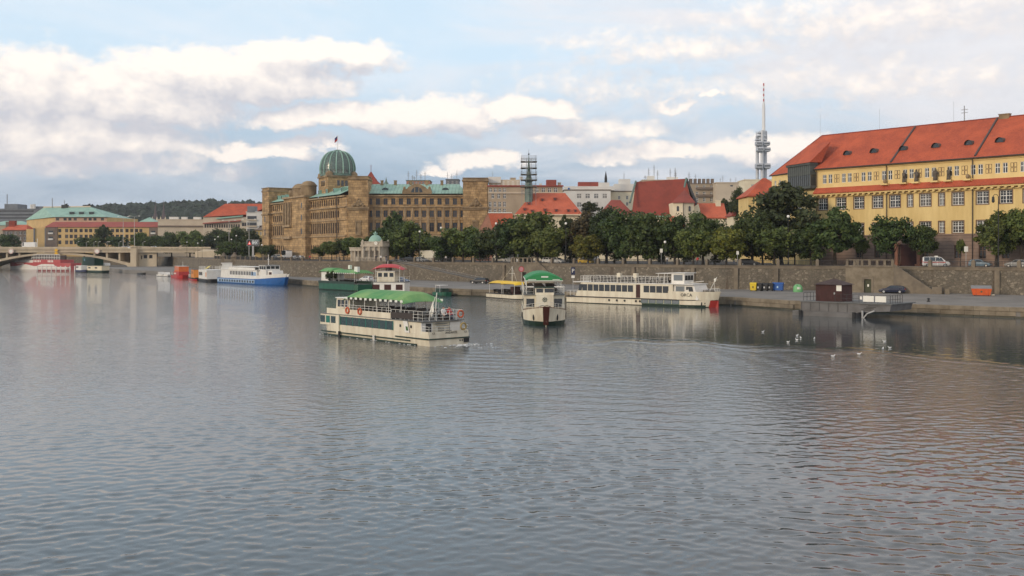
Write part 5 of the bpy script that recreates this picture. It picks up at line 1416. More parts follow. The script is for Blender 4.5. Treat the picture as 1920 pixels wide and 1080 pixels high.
# ------------------------------------------------------------------ bridge at the left
def make_bridge():
    Y = 520.0; W = 20.0
    b = thing('road_bridge', 'beige concrete arch bridge crossing the river at the left', 'bridge', (XP(253, Y), Y, 0))
    X = lambda px: XP(px, Y) - XP(253, Y); z = lambda py: ZP(py, Y)
    q = MB(); q.box(X(-420), X(252), 0, W, z(473.5), z(468)); q.box(X(-420), X(252), -.6, W + .6, z(468), z(466.2)); q.obj('deck', m_conc, b)
    q = MB(); q.box(X(257), X(372), 0, W, z(473.5), z(468)); q.box(X(257), X(385), -.6, W + .6, z(468), z(466.6)); q.obj('side_deck', m_conc, b)
    # parapet panels between small posts
    pn = MB(); w = X(12) - X(0); pn.box(.12, w - .12, -.45, -.2, z(466.0), z(462.9)); pm = pn.mesh('parapet_panel', m_conc)
    po = MB(); po.box(-.13, .13, -.5, -.15, z(466.1), z(462.4)); pom = po.mesh('parapet_post', m_conc)
    for i in range(-5, 33):
        if abs(i * 12 - 246) < 12: continue
        put('parapet_panel', pm, b, (X(i * 12), 0, 0)); put('parapet_post', pom, b, (X(i * 12), 0, 0))
    # main arch (and the next one running out of frame)
    def arch(pa, pb, py_s, py_c):
        n = 24; xa, xb = X(pa), X(pb)
        pts_o, pts_i = [], []
        for i in range(n + 1):
            t = i / n; k = (2 * t - 1) ** 2; x = xa + (xb - xa) * t
            zo = z(py_c) + (z(py_s) - z(py_c)) * k; th = .9 + .7 * k
            pts_o.append((x, zo)); pts_i.append((x, zo - th))
        q = MB()
        q.loft([[(o[0], .6, o[1]), (o[0], W - .6, o[1]), (i_[0], W - .6, i_[1]), (i_[0], .6, i_[1])] for o, i_ in zip(pts_o, pts_i)])
        q.obj('arch', m_conc, b)
        for i in range(1, n):
            if i % 2: continue
            x, zo = pts_o[i]
            if z(473.5) - zo > .8:
                q = MB(); q.box(x - .45, x + .45, .9, W - .9, zo - .1, z(473.5) + .05); q.obj('spandrel_wall', m_conc, b)
    arch(-36, 246, 495, 473.6); arch(-330, -50, 495, 473.6)
    q = MB(); q.box(X(247.5), X(258.5), -2.2, W + 2, -2, z(463.5)); q.box(X(246.8), X(259.2), -2.8, W + 2.5, z(463.5), z(461.5)); q.obj('pylon', m_conc, b)
    q = MB(); q.box(X(-50), X(-37), -2.2, W + 2, -2, z(470)); q.obj('river_pier', m_conc, b)
    q = MB(); q.box(X(240), X(250), -1, W, -2, z(493)); q.obj('arch_springing', m_conc, b)
    # rooms under the side span
    q = MB(); wall_grid(q, X(292), 1.2, z(473.6), [(X(262) - 0, X(264.5), z(486), z(479)), (X(267), X(274), z(484.5), z(478)), (X(277.5), X(284), z(484.5), z(478))], .6, x0=X(258.5), y=1.5); q.obj('abutment_wall', m_conc, b)
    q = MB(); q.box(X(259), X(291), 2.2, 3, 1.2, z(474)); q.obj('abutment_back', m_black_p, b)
    q = MB(); q.add([(X(366), -.5, 1.2), (X(420), -8, 3), (X(432), -8, 6.2), (X(420), -8, z(470)), (X(385), -.5, z(467)), (X(366), -.5, z(472))], [(0, 1, 2, 3, 4, 5)]); q.add([(X(366), -.5, 1.2), (X(366), W, 1.2), (X(366), W, z(472)), (X(366), -.5, z(472))], [(0, 1, 2, 3)]); q.obj('wing_wall', m_conc, b)
    q = MB(); q.add([(X(372), -.4, z(466.6)), (X(385), -.4, z(466.8)), (X(432), -8, ZR + .1), (X(432), W, ZR + .1), (X(372), W, z(466.6))], [(0, 1, 2, 3, 4)]); q.obj('approach_ramp', m_asphalt, b)
    for (px, py) in ((22, 471), (183, 471)):
        q = MB(); q.lathe([(0, 0), (1.35, 0), (1.35, .15), (0, .15)], n=14, mi=0); q.lathe([(1.02, .151), (1.2, .16)], n=14, mi=1); o = q.obj('round_sign', [m_paper, m_red_p], b); o.location = (X(px), -.7, z(py)); o.rotation_euler = (PI / 2, 0, 0)
    q = MB()
    for (px, py) in ((106.5, 469.5), (106.5, 475)):
        q.add([(X(px) - 1.0, -.8, z(py)), (X(px), -.8, z(py) - 1.0), (X(px) + 1.0, -.8, z(py)), (X(px), -.8, z(py) + 1.0), (X(px) - 1.0, -.65, z(py)), (X(px), -.65, z(py) - 1.0), (X(px) + 1.0, -.65, z(py)), (X(px), -.65, z(py) + 1.0)], [(0, 1, 2, 3), (4, 5, 6, 7), (0, 1, 5, 4), (1, 2, 6, 5), (2, 3, 7, 6), (3, 0, 4, 7)])
    q.obj('yellow_diamond_sign', M('sign_yellow', (.80, .45, .02), .6), b)
    return b
make_bridge()

def lamp_double(px, Y, z0, py_top, label, arms=2, arm=2.2, group='tall street lamps'):
    t = thing('street_lamp', label, 'street lamp', (XP(px, Y), Y, z0), 0, group); h = ZP(py_top, Y) - z0
    q = MB(); q.tube((0, 0, 0), (0, 0, h - .3), .17, 6, .10); q.obj('pole', m_lampgrey, t)
    for sx in ((-1, 1) if arms == 2 else (1,)):
        q = MB(); q.tube((0, 0, h - .5), (sx * arm * .5, 0, h - .05), .07, 5); q.tube((sx * arm * .5, 0, h - .05), (sx * arm, 0, h), .07, 5); q.obj('arm', m_lampgrey, t)
        q = MB(); q.blob((sx * (arm + .35), 0, h), (.55, .25, .16)); q.obj('lamp_head', m_globe, t)
zd = ZP(466, 520)
lamp_double(231, 526, zd, 406, 'tall double street lamp on the bridge, left of its pylon', group=None)
lamp_double(252, 534, zd, 405, 'tall double street lamp at the bridge pylon', group=None)
lamp_double(429.5, 430, ZR, 413, 'tall street lamp standing among trees right of the bridge', group=None)
lamp_double(467, 415, ZR, 411, 'tall street lamp just above the dark display sign', group=None)
for i, px in enumerate((70,)):
    t = thing('flag_mast', 'short white mast on the bridge near the white van', 'mast', (XP(px, 525), 525, zd)); q = MB(); q.tube((0, 0, 0), (0, 0, 5.2), .12, 5); q.obj('pole', m_whiteframe, t)
ords = ['leftmost', 'second', 'third', 'fourth', 'fifth', 'sixth', 'seventh', 'eighth', 'ninth', 'tenth', 'eleventh', 'twelfth', 'thirteenth', 'fourteenth']
def nth(i): return ords[i] + (' from the left' if i else '')
pl = None
for i, px in enumerate((144, 162, 176, 184, 199, 202, 223, 240, 268)):
    lab = nth(i) + ' small grey lamp post on the far side of the bridge'
    if pl is None:
        pl = thing('lamp_post', lab, 'street lamp', (XP(px, 537), 537, zd), 0, 'lamp posts on the bridge')
        q = MB(); q.tube((0, 0, 0), (0, 0, 3.4), .09, 5, .06); q.tube((0, 0, 3.4), (.9, 0, 3.75), .06, 4); q.obj('pole', m_lampgrey, pl)
        q = MB(); q.blob((1.0, 0, 3.72), (.35, .16, .1)); q.obj('lamp_head', m_globe, pl)
    else: copy_tree(pl, (XP(px, 537), 537, zd), 0, lab, 'lamp posts on the bridge')

# embankment globe lamps
gl = None
globes = [(1247, 455, 'on the railing above the cream moored boat'), (787, 435, 'before the palace front, right of the pavilion'), (827, 428, 'before the palace porch'), (930, 420, 'before the red convent roof'), (1061, 420, 'above the yellow taxi'), (1478, 407, 'in front of the tallest dark tree'),
          (350.5, 454, 'leftmost beyond the bridge ramp'), (371, 456, 'over the bridge wing wall'), (379, 451, 'high before the left trees'), (403, 449, 'left of the tall lamp by the trees'), (409, 444, 'highest before the left trees'), (434, 449, 'right of the tall lamp by the trees'), (443, 442, 'below the red-roofed school'), (491, 460, 'between display sign and palace')]
for i, (px, py, where) in enumerate(globes):
    Y = wall_Y(px) + (3 if px > 560 else 30); h = ZP(py, Y) - ZR
    lab = 'white globe lamp on a thin post ' + where
    t = thing('globe_lamp', lab, 'street lamp', (XP(px, Y), Y, ZR + (.12 if px > 480 else 0)), 0, 'globe lamps')
    q = MB(); q.tube((0, 0, 0), (0, 0, h - .3), .09, 6, .06); q.tube((0, 0, 0), (0, 0, .6), .16, 6); q.obj('post', m_iron, t)
    q = MB(); q.blob((0, 0, h), (.3, .3, .3)); q.obj('globe', m_globe, t)
# ornate lamp before the yellow building
Y = wall_Y(1866) + 4
t = thing('ornate_lamp', 'tall dark ornate lamp post before the yellow building', 'street lamp', (XP(1872, Y), Y, ZR + .12)); h = ZP(370, Y) - ZR
q = MB(); q.tube((0, 0, 0), (0, 0, h), .12, 6, .07); q.path([(0, 0, h), (-.25, 0, h + .35), (-.7, 0, h + .4), (-.95, 0, h + .1)], .05); q.obj('post', m_iron, t)
q = MB(); q.lathe([(.05, h + .1), (.22, h - .1), (.28, h - .9), (.1, h - 1.1)], -.95, 0, 8); q.obj('lantern', m_iron, t)

# ------------------------------------------------------------------ clock pavilion with the copper dome
def pavilion():
    Y = 286.0; b = thing('domed_pavilion', 'small pale stone pavilion with a green copper dome and a clock', 'pavilion', (XP(704, Y), Y, ZR), R(-12))
    m = M('pavilion_stone', (.52, .455, .36), .9, scale=.6, col2=(.38, .33, .26), bump=.03, bscale=2); k = Y / F
    hz = lambda py: ZP(py, Y) - ZR
    w = 3.0
    q = MB(); q.box(-w - .9, w + 1.6, -w - 1.6, w + 1, -4.6, .25); q.box(-9.0, -w - .9, -2.2, 2, -4.6, .2); q.obj('terrace', m_cap, b)
    q = MB(); wall_grid(q, w, 0, hz(462.5), [(-2.0, -.75, .3, hz(470)), (-.4, .85, .3, hz(470)), (1.1, 2.0, .3, hz(470))], .6, x0=-w, y=-w); q.box(-w, w, -w + .62, w, 0, hz(462.5)); q.quad((-w, -w, 0), (-w, -w + .62, 0), (-w, -w + .62, hz(462.5)), (-w, -w, hz(462.5))); q.quad((w, -w, 0), (w, -w + .62, 0), (w, -w + .62, hz(462.5)), (w, -w, hz(462.5))); q.obj('main_block', m, b)
    q = MB(); q.box(-w - .3, w + .3, -w - .3, w + .3, hz(462.5), hz(459)); q.box(-w + .1, w - .1, -w + .1, w - .1, hz(459), hz(454)); q.box(-w - .05, w + .05, -w - .05, w + .05, hz(454), hz(452.8)); q.obj('attic', m, b)
    for sx in (-1, 1):
        for sy in (-1, 1): q = MB(); q.box(-.35, .35, -.35, .35, 0, .9); q.blob((0, 0, 1.1), (.3, .3, .35)); q.obj('finial', m, b, (sx * (w - .2), sy * (w - .2), hz(459)))
    q = MB(); q.lathe([(1.9, hz(454)), (1.9, hz(451.5)), (1.78, hz(449)), (1.62, hz(446.5)), (1.25, hz(443.2)), (.75, hz(441)), (.45, hz(440.3)), (.42, hz(438.3)), (.75, hz(438)), (.7, hz(437)), (.2, hz(436.3)), (.12, hz(434)), (0, hz(433.4))], 0, 0, 22); q.obj('dome', m_copper, b, smooth=True)
    q = MB(); q.lathe([(0, 0), (.62, 0), (.62, .18), (0, .18)], n=18); c = q.obj('clock_case', m, b); c.location = (1.2, -w + .08, hz(456.2)); c.rotation_euler = (PI / 2, 0, 0)
    q = MB(); q.lathe([(0, .19), (.46, .19)], n=18); q.obj('clock_face', m_paper, c)
    q = MB(); q.box(-.03, .03, -.05, .3, .195, .21); q.box(-.05, .22, -.03, .03, .195, .21); q.obj('clock_hands', m_iron, c)
    q = MB(); q.tube((0, 0, .25), (0, 0, hz(463)), .24, 8); q.box(-.34, .34, -.34, .34, hz(463) - .01, hz(462)); q.box(-.34, .34, -.34, .34, .24, .5); cm = q.mesh('column', m)
    for x in (-2.4, -.58, .98, 2.4): put('column', cm, b, (x, -w - .35, 0))
    # side wing with columns
    hw = hz(465.5)
    q = MB(); q.box(-7.2, -w - .01, -1.4, 1.6, hw - .75, hw); q.box(-7.3, -w - .01, -1.5, 1.7, hw, hw + .25); q.box(-7.2, -w - .02, .3, 1.6, .2, hw - .76); q.obj('side_wing', m, b)
    q = MB(); q.tube((0, 0, .2), (0, 0, hw - .75), .26, 8); cm2 = q.mesh('column', m)
    for x in (-6.8, -5.75, -4.7, -3.6): put('column', cm2, b, (x, -1.0, 0))
    q = MB(); q.box(-.07, .07, -.07, .07, .25, 1.1); bm_ = q.mesh('baluster', m)
    for i in range(18): put('baluster', bm_, b, (-3.5 + i * .45, -w - 1.45, 0))
    q = MB(); q.box(-3.8, 4.5, -w - 1.58, -w - 1.3, 1.1, 1.28); q.obj('balustrade_rail', m, b)
    q = MB(); q.box(-.45, .45, -.45, .45, .2, 1.5); pm = q.mesh('pedestal', m)
    for x in (-3.7, 4.3): put('pedestal', pm, b, (x, -w - 1.3, 0))
pavilion()

# ------------------------------------------------------------------ trees
def crown_mesh(seed, n_clump, n_leaf, leaf, shape, mat):
    rs = np.random.RandomState(seed)
    # clump centres through the crown's volume, more of them near the skin
    cs = []
    while len(cs) < n_clump:
        p = rs.uniform(-1, 1, 3)
        r = np.linalg.norm(p)
        if r > 1 or r < .25: continue
        z = p[2]
        w = {'round': 1.0, 'cone': np.clip(1.05 - .55 * (z + 1) / 2 * 1.2, .2, 1), 'egg': np.clip(1.1 - .35 * (z + .3), .4, 1.05), 'wide': 1.0}[shape]
        if z < -.55 and rs.rand() < .5: continue
        cs.append((p[0] * w * .84, p[1] * w * .84, z * .82 + rs.uniform(-.05, .05)))
    cs = np.array(cs)
    rad = rs.uniform(.11, .34, len(cs))
    V = []; n = 0
    per = n_leaf // len(cs)
    for c, r in zip(cs, rad):
        d = rs.normal(size=(per, 3)); d /= np.linalg.norm(d, axis=1)[:, None]
        rr = r * rs.uniform(.35, 1.12, per)[:, None] ** .8
        p = c + d * rr * np.array([1.1, 1.1, .85])
        nrm = d * .9 + rs.normal(size=(per, 3)) * .55 + np.array([0, 0, .35])
        nrm /= np.linalg.norm(nrm, axis=1)[:, None]
        t = np.cross(nrm, rs.normal(size=(per, 3))); t /= np.linalg.norm(t, axis=1)[:, None]
        b = np.cross(nrm, t)
        s = leaf * rs.uniform(.6, 1.35, per)[:, None]; s2 = s * rs.uniform(.5, .8, per)[:, None]
        q = np.stack([p - t * s, p + b * s2 - nrm * s * .15, p + t * s, p - b * s2 - nrm * s * .15], 1)
        V.append(q.reshape(-1, 3)); n += per
    V = np.concatenate(V)
    me = bpy.data.meshes.new('crown')
    me.vertices.add(len(V)); me.vertices.foreach_set('co', V.ravel())
    me.loops.add(n * 4); me.loops.foreach_set('vertex_index', np.arange(n * 4, dtype=np.int32))
    me.polygons.add(n); me.polygons.foreach_set('loop_start', np.arange(0, n * 4, 4, dtype=np.int32))
    me.update(calc_edges=True); me.materials.append(mat)
    return me
def trunk_mesh(seed):
    rs = random.Random(seed); q = MB()
    q.tube((0, 0, 0), (.02, .01, .35), .085, 8, .062); q.tube((.02, .01, .35), (.0, .03, .75), .062, 7, .042)
    q.tube((0, 0, -.02), (0, 0, .06), .12, 8, .085)
    for i in range(6):
        a = 2 * PI * i / 6 + rs.uniform(-.4, .4); h = rs.uniform(.36, .7)
        p = Vector((.02, .01, h)); e = p + Vector((math.cos(a) * rs.uniform(.22, .42), math.sin(a) * rs.uniform(.22, .42), rs.uniform(.2, .4)))
        mid = p.lerp(e, .5) + Vector((0, 0, -.03)); q.tube(p, mid, .034, 5, .024); q.tube(mid, e, .024, 5, .01)
    q.tube((.0, .03, .75), (.03, .0, 1.15), .042, 6, .015)
    return q.mesh('trunk', m_bark)
CROWNS = {}
def crown(kind, li, var):
    k = (kind, li, var)
    if k not in CROWNS: CROWNS[k] = crown_mesh(hash((kind == 'cone', kind == 'egg', li, var)) % 9973 + var * 7, 52, 6600, .060, kind, LEAF[li])
    return CROWNS[k]
TR = [trunk_mesh(i) for i in range(3)]
TN = 0
def tree(label, px, Y, py_top, w_px, py_bot, li=0, kind='round', group=None, name='street_tree', base=None):
    """crown between py_top and py_bot, w_px wide; trunk from the ground up"""
    global TN
    z0 = ZR if base is None else base
    k = Y / F; rx = w_px * k / 2 * 1.16; zt, zb = ZP(py_top - 1, Y), ZP(py_bot + 2, Y)
    zb = max(zb, z0 + .3); rz = (zt - zb) / 2; zc = (zt + zb) / 2
    t = thing(name, label, 'tree', (XP(px, Y), Y, z0), random.uniform(0, 6.28), group)
    o = put('crown', crown(kind, li, TN % 2), t, (0, 0, zc - z0)); o.scale = (rx / .98, rx / .98, rz / .98)
    o.rotation_euler = (0, 0, random.uniform(0, 6.28))
    tr = put('trunk', TR[TN % 3], t); hh = max(zc - z0, 1.0); tr.scale = (min(hh, rx * 1.9) * .62, min(hh, rx * 1.9) * .62, hh)
    TN += 1
    return t
GRP = 'trees along the embankment'
def wy(px, off=9): return wall_Y(px) + off
# before the yellow building
tree('broad green tree at the right edge before the yellow building', 1917, wy(1917, 10), 378, 74, 470, 1, 'egg', GRP)
tree('bushy tree with a thick trunk before the yellow building, right of the white ambulance', 1868, wy(1868, 8), 394, 74, 482, 1, 'egg', GRP)
tree('thin young sapling right of the white ambulance', 1801, wy(1801, 8), 444, 15, 478, 1, 'egg', GRP)
tree('small round tree directly above the white ambulance', 1735, wy(1735, 9), 419, 50, 480, 0, 'egg', GRP)
tree('rounded tree before the yellow building, above the stone stairway', 1673, wy(1673, 8), 400, 76, 478, 0, 'round', GRP)
tree('little light tree against the plinth, right of the pointed dark tree', 1617, wy(1617, 8), 440, 26, 476, 1, 'egg', GRP)
tree('pointed dark tree covering the left end of the yellow building', 1566, wy(1566, 7), 384, 92, 482, 0, 'egg', GRP)
tree('low tree squeezed left of the pointed dark tree', 1520, wy(1520, 6), 425, 66, 488, 0, 'round', GRP)
tree('tallest dark chestnut, standing before the glazed bay', 1464, wy(1464, 20), 338, 126, 470, 4, 'round', GRP)
tree('light green tree below the tallest chestnut', 1452, wy(1452, 6), 418, 84, 486, 1, 'round', GRP)
tree('dark tree left below the tallest chestnut', 1410, wy(1410, 9), 392, 72, 486, 0, 'round', GRP)
# the dense row in the middle
row = [(1362, 425, 74, 488, 2, 5, 'yellowish tree with a pale trunk'), (1318, 392, 92, 488, 0, 12, 'dark tree below the pale gabled red roof'), (1300, 424, 66, 488, 1, 5, 'brownish-green tree'), (1265, 398, 70, 486, 0, 11, 'tree below the bell tower'),
       (1218, 393, 92, 488, 0, 9, 'broad dark tree under the great church roof'), (1172, 386, 84, 488, 0, 10, 'dark tree at the left foot of the church roof'), (1137, 384, 72, 486, 4, 14, 'taller dark tree left of the church roof'), (1103, 438, 60, 487, 2, 5, 'small yellow-green maple above the taxi'),
       (1090, 396, 76, 484, 3, 15, 'brown-tinged tree behind the yellow-green maple'), (1060, 402, 34, 470, 4, 12, 'narrow purple-black tree'), (1040, 418, 70, 488, 1, 8, 'tree just left of the yellow-green maple'), (1008, 396, 90, 488, 1, 11, 'large tree under the steeple'),
       (965, 403, 84, 488, 0, 10, 'large dark tree above the stone stairway with the niche'), (931, 420, 70, 488, 0, 8, 'tree below the pink brick gable'), (868, 417, 76, 488, 1, 8, 'tallest tree before the right palace tower'), (900, 436, 60, 488, 0, 6, 'low tree between brick gable and palace tower'), (829, 440, 58, 487, 0, 6, 'low tree under the palace porch')]
for px, top, w, bot, li, off, lab in row:
    tree(lab + ' in the dense embankment row', px, wy(px, off), top, w, bot, li, 'round' if li != 2 else 'round', GRP)
tree('tall tree right behind the domed pavilion', 742, wy(742, 16), 393, 62, 478, 0, 'egg', GRP)
tree('big leaning tree right of the pavilion before the palace', 774, wy(774, 12), 414, 74, 484, 1, 'egg', GRP)
tree('low bushy tree touching the right side of the pavilion', 744, wy(744, 7), 440, 46, 492, 1, 'round', GRP)
tree('dark tree above the pavilion dome', 716, wy(716, 22), 424, 58, 480, 0, 'round', GRP)
for i, (px, top, w) in enumerate(((598, 461, 26), (622, 449, 36), (645, 444, 38), (664, 440, 40), (685, 446, 34))):
    tree(nth(i) + ' of five small trees before the palace, left of the pavilion', px, wy(px, 18), top, w, 480, 1 if i % 2 else 0, 'round', 'small trees before the palace')
back = [(812, 446), (846, 440), (884, 446), (916, 446), (948, 436), (984, 430), (1024, 432), (1068, 436), (1118, 430), (1152, 424), (1196, 424), (1240, 428), (1282, 430), (1340, 424), (1386, 428), (1430, 424), (1490, 436)]
backlab = ['shaded tree behind the ' + x for x in ('low tree under the palace porch', 'cream truck, left of the palace tower tree', 'right palace tower tree', 'low tree by the brick gable', 'tall white delivery van', 'tree above the niche stairway', 'large tree under the steeple', 'narrow purple-black tree',
           'yellow-green maple, right side', 'taller dark tree left of the church roof', 'gap between two dark trees under the church roof', 'road sign plate in the tree row', 'brownish-green tree', 'yellowish tree with a pale trunk', 'dark car under the trees', 'light green tree below the chestnut', 'low tree left of the pointed dark one')]
for i, (px, top) in enumerate(back):
    tree(backlab[i], px, wy(px, 17), top, 62, 490, 4 if i % 3 else 0, 'round', 'shaded back row of trees')
# background trees between roofs
tree('dark tree before the white office block', 1107, 345, 378, 36, 402, 4, 'round', None, 'backyard_tree')
tree('dark tree left of the yellow building, at the foot of the television tower', 1384, 300, 352, 34, 420, 4, 'egg', None, 'backyard_tree')
tree('round tree top behind the red roofs right of the church', 1358, 335, 372, 30, 410, 4, 'round', None, 'backyard_tree')
# trees at the left, beyond and beside the bridge
left = [(16, 590, 437, 44, 478, 0, 'round tree at the far left edge beyond the bridge'), (192, 585, 421, 34, 470, 4, 'dark ball-shaped tree before the long ochre block'), (158, 580, 444, 34, 470, 0, 'low tree left of the ball-shaped one beyond the bridge'),
        (178, 578, 446, 30, 470, 1, 'low tree under the ball-shaped one beyond the bridge'), (222, 580, 442, 44, 470, 0, 'low spreading tree behind the tall bridge lamps'), (266, 575, 436, 40, 470, 1, 'tree beyond the bridge right of its pylon'), (293, 570, 440, 40, 470, 0, 'tree above the low side span of the bridge'),
        (322, 545, 432, 40, 476, 0, 'tree with a pointed top before the long pale building'), (356, 540, 426, 46, 480, 1, 'tallest tree before the long pale building'), (385, 560, 438, 46, 482, 0, 'rounded tree left of the tall lamp'), (410, 548, 428, 54, 484, 4, 'dark tree behind the tall lamp by the bridge ramp'),
        (440, 480, 423, 60, 484, 0, 'largest dark tree below the red-roofed school'), (474, 470, 430, 46, 484, 4, 'dark tree behind the display sign'), (430, 430, 453, 52, 489, 1, 'light bushy shrub-like tree below the tall lamp'), (465, 425, 452, 44, 489, 0, 'low tree left of the display post'), (502, 415, 458, 34, 487, 0, 'low tree between display sign and coach')]
for px, Y, top, w, bot, li, lab in left:
    tree(lab, px, Y, top, w, bot, li, 'round', 'trees around the bridge head')
# ------------------------------------------------------------------ boats
def boat_frame(name, label, stern, bow, off, cat='boat', group='boats on the river', blunt=False):
    """thing with its origin amidships at the stern, x forward; stern and bow are photo points on the waterline, off moves it away from the camera"""
    a, b_ = G(*stern, 0.0), G(*bow, 0.0); d = (b_ - a); L = d.length; d.normalize()
    n = Vector((-d.y, d.x, 0))
    if n.y < 0: n = -n
    a = a + n * off
    if blunt: b_ = b_ + n * off
    d = b_ - a; L = d.length; d.normalize()
    t = thing(name, label, cat, (a.x, a.y, 0), math.atan2(d.y, d.x), group)
    return t, L
def hull(t, L, B, zs, zb, mats, zsplit=.35, sheer0=.55, fine=.70, tip=.04, rake=.5, stern_k=.94, name='hull', sharp=2.0, n=22):
    """mats: topsides, boot stripe, deck"""
    rings = []
    for i in range(n + 1):
        u = i / n; u = u if u < .6 else .6 + (u - .6)
        k = max(0, (u - fine) / (1 - fine)); w = B / 2 * (1 - (1 - tip) * k ** sharp)
        ks = max(0, (.12 - u) / .12); w *= 1 - (1 - stern_k) * ks
        zt = zs + (zb - zs) * max(0, (u - sheer0) / (1 - sheer0)) ** 1.6
        rk = rake * max(0, (u - .8) / .2) ** 1.5; x = u * L
        f = lambda z: x + rk * z / max(zb, .1)
        rings.append([(f(zt), w, zt), (f(zsplit), w * .985, zsplit), (x - rk * .1, w * .95, 0), (x - rk * .4, w * .82, -.6),
                      (x - rk * .4, -w * .82, -.6), (x - rk * .1, -w * .95, 0), (f(zsplit), -w * .985, zsplit), (f(zt), -w, zt)])
    q = MB(); q.loft(rings, mis=[0, 1, 1, 1, 1, 1, 0, 2])
    return q.obj(name, list(mats), t)
def hull_patch(t, L, B, u0, u1, za, zb_, mat, zs, zb, fine=.7, tip=.04, rake=.5, sheer0=.55, sharp=2.0, name='hull_patch', zsplit=.35):
    # a painted area of the topsides, lying just proud of the hull
    for sgn in (1, -1):
        q = MB(); rings = []
        for i in range(9):
            u = u0 + (u1 - u0) * i / 8; k = max(0, (u - fine) / (1 - fine)); w = B / 2 * (1 - (1 - tip) * k ** sharp) + .02
            rk = rake * max(0, (u - .8) / .2) ** 1.5; f = lambda z: u * L + (rk * z / max(zb, .1)) + .02
            rings.append([(f(za), sgn * (w * .96 + .012), za), (f(zb_), sgn * w, zb_)])
        q.loft(rings, closed=False, cap=False); q.obj(name, mat, t)
def bulwark(t, L, B, x0u, zs, zb, h, mat, fine=.7, tip=.04, rake=.5, sheer0=.55, sharp=2.0, name='bulwark', th=.07):
    q = MB()
    for sgn in (1, -1):
        rings = []
        for i in range(13):
            u = x0u + (1 - x0u) * i / 12
            k = max(0, (u - fine) / (1 - fine)); w = B / 2 * (1 - (1 - tip) * k ** sharp); zt = zs + (zb - zs) * max(0, (u - sheer0) / (1 - sheer0)) ** 1.6
            rk = rake * max(0, (u - .8) / .2) ** 1.5
            rings.append([(u * L + rk, sgn * w, zt - .02), (u * L + rk * (1 + h / max(zb, .5)), sgn * w, zt + h), (u * L + rk * (1 + h / max(zb, .5)), sgn * max(w - th, 0), zt + h), (u * L + rk, sgn * max(w - th, 0), zt - .02)])
        q.loft(rings)
    return q.obj(name, mat, t)
def cabin(t, x0, x1, hw, z0, z1, mat, name='cabin', rake_f=0.0, rake_b=0.0, top=.0, roof=None, ov=.12):
    q = MB()
    q.add([(x0, -hw, z0), (x1, -hw, z0), (x1, hw, z0), (x0, hw, z0), (x0 + rake_b, -hw + top, z1), (x1 - rake_f, -hw + top, z1), (x1 - rake_f, hw - top, z1), (x0 + rake_b, hw - top, z1)],
          [(0, 3, 2, 1), (4, 5, 6, 7), (0, 1, 5, 4), (1, 2, 6, 5), (2, 3, 7, 6), (3, 0, 4, 7)])
    o = q.obj(name, mat, t)
    if roof:
        q = MB(); q.box(x0 + rake_b - ov, x1 - rake_f + ov, -hw - ov + top, hw + ov - top, z1 + .004, z1 + .09); q.obj('cabin_roof', roof, o)
    return o
PAN = {}
def panes(t, xs, w, z0, h, y, mat, name='window', frame=None, slant=0.0, both=True):
    key = (round(w, 2), round(h, 2), mat.name, round(slant, 2), frame.name if frame else '')
    if key not in PAN:
        q = MB(); q.add([(-w / 2, -.012, 0), (w / 2, -.012, 0), (w / 2 + slant, -.012, h), (-w / 2 + slant, -.012, h), (-w / 2, .012, 0), (w / 2, .012, 0), (w / 2 + slant, .012, h), (-w / 2 + slant, .012, h)],
              [(0, 1, 2, 3), (7, 6, 5, 4), (0, 4, 5, 1), (1, 5, 6, 2), (2, 6, 7, 3), (3, 7, 4, 0)])
        fm = None
        if frame:
            f = MB(); e = .06
            for (a, b_, c, d_) in ((-w / 2 - e, w / 2 + e, -e, 0), (-w / 2 - e, w / 2 + e, h, h + e), (-w / 2 - e, -w / 2, 0, h), (w / 2, w / 2 + e, 0, h)): f.box(a, b_, -.025, .02, c, d_)
            fm = f.mesh('frame', frame)
        PAN[key] = (q.mesh(name, mat), fm)
    me, fm = PAN[key]
    for sy in ((-1, 1) if both else (1 if y > 0 else -1,)):
        for x in xs:
            o = put(name, me, t, (x, sy * (abs(y) + .012), z0))
            if fm: put('frame', fm, o)
def deck_rail(t, pts, z, h, mat, step=1.0, r=.022, mids=(.5,), name='railing'):
    q = MB()
    for a, b_ in zip(pts[:-1], pts[1:]):
        a, b_ = Vector((a[0], a[1], z if len(a) < 3 else a[2])), Vector((b_[0], b_[1], z if len(b_) < 3 else b_[2])); n = max(1, int((b_ - a).length / step))
        for k in (1.0,) + tuple(mids): q.tube(a + Vector((0, 0, h * k)), b_ + Vector((0, 0, h * k)), r, 4)
        for i in range(n + 1): p = a.lerp(b_, i / n); q.tube(p, p + Vector((0, 0, h)), r * 1.15, 4)
    return stuff(q.obj(name, mat, t))
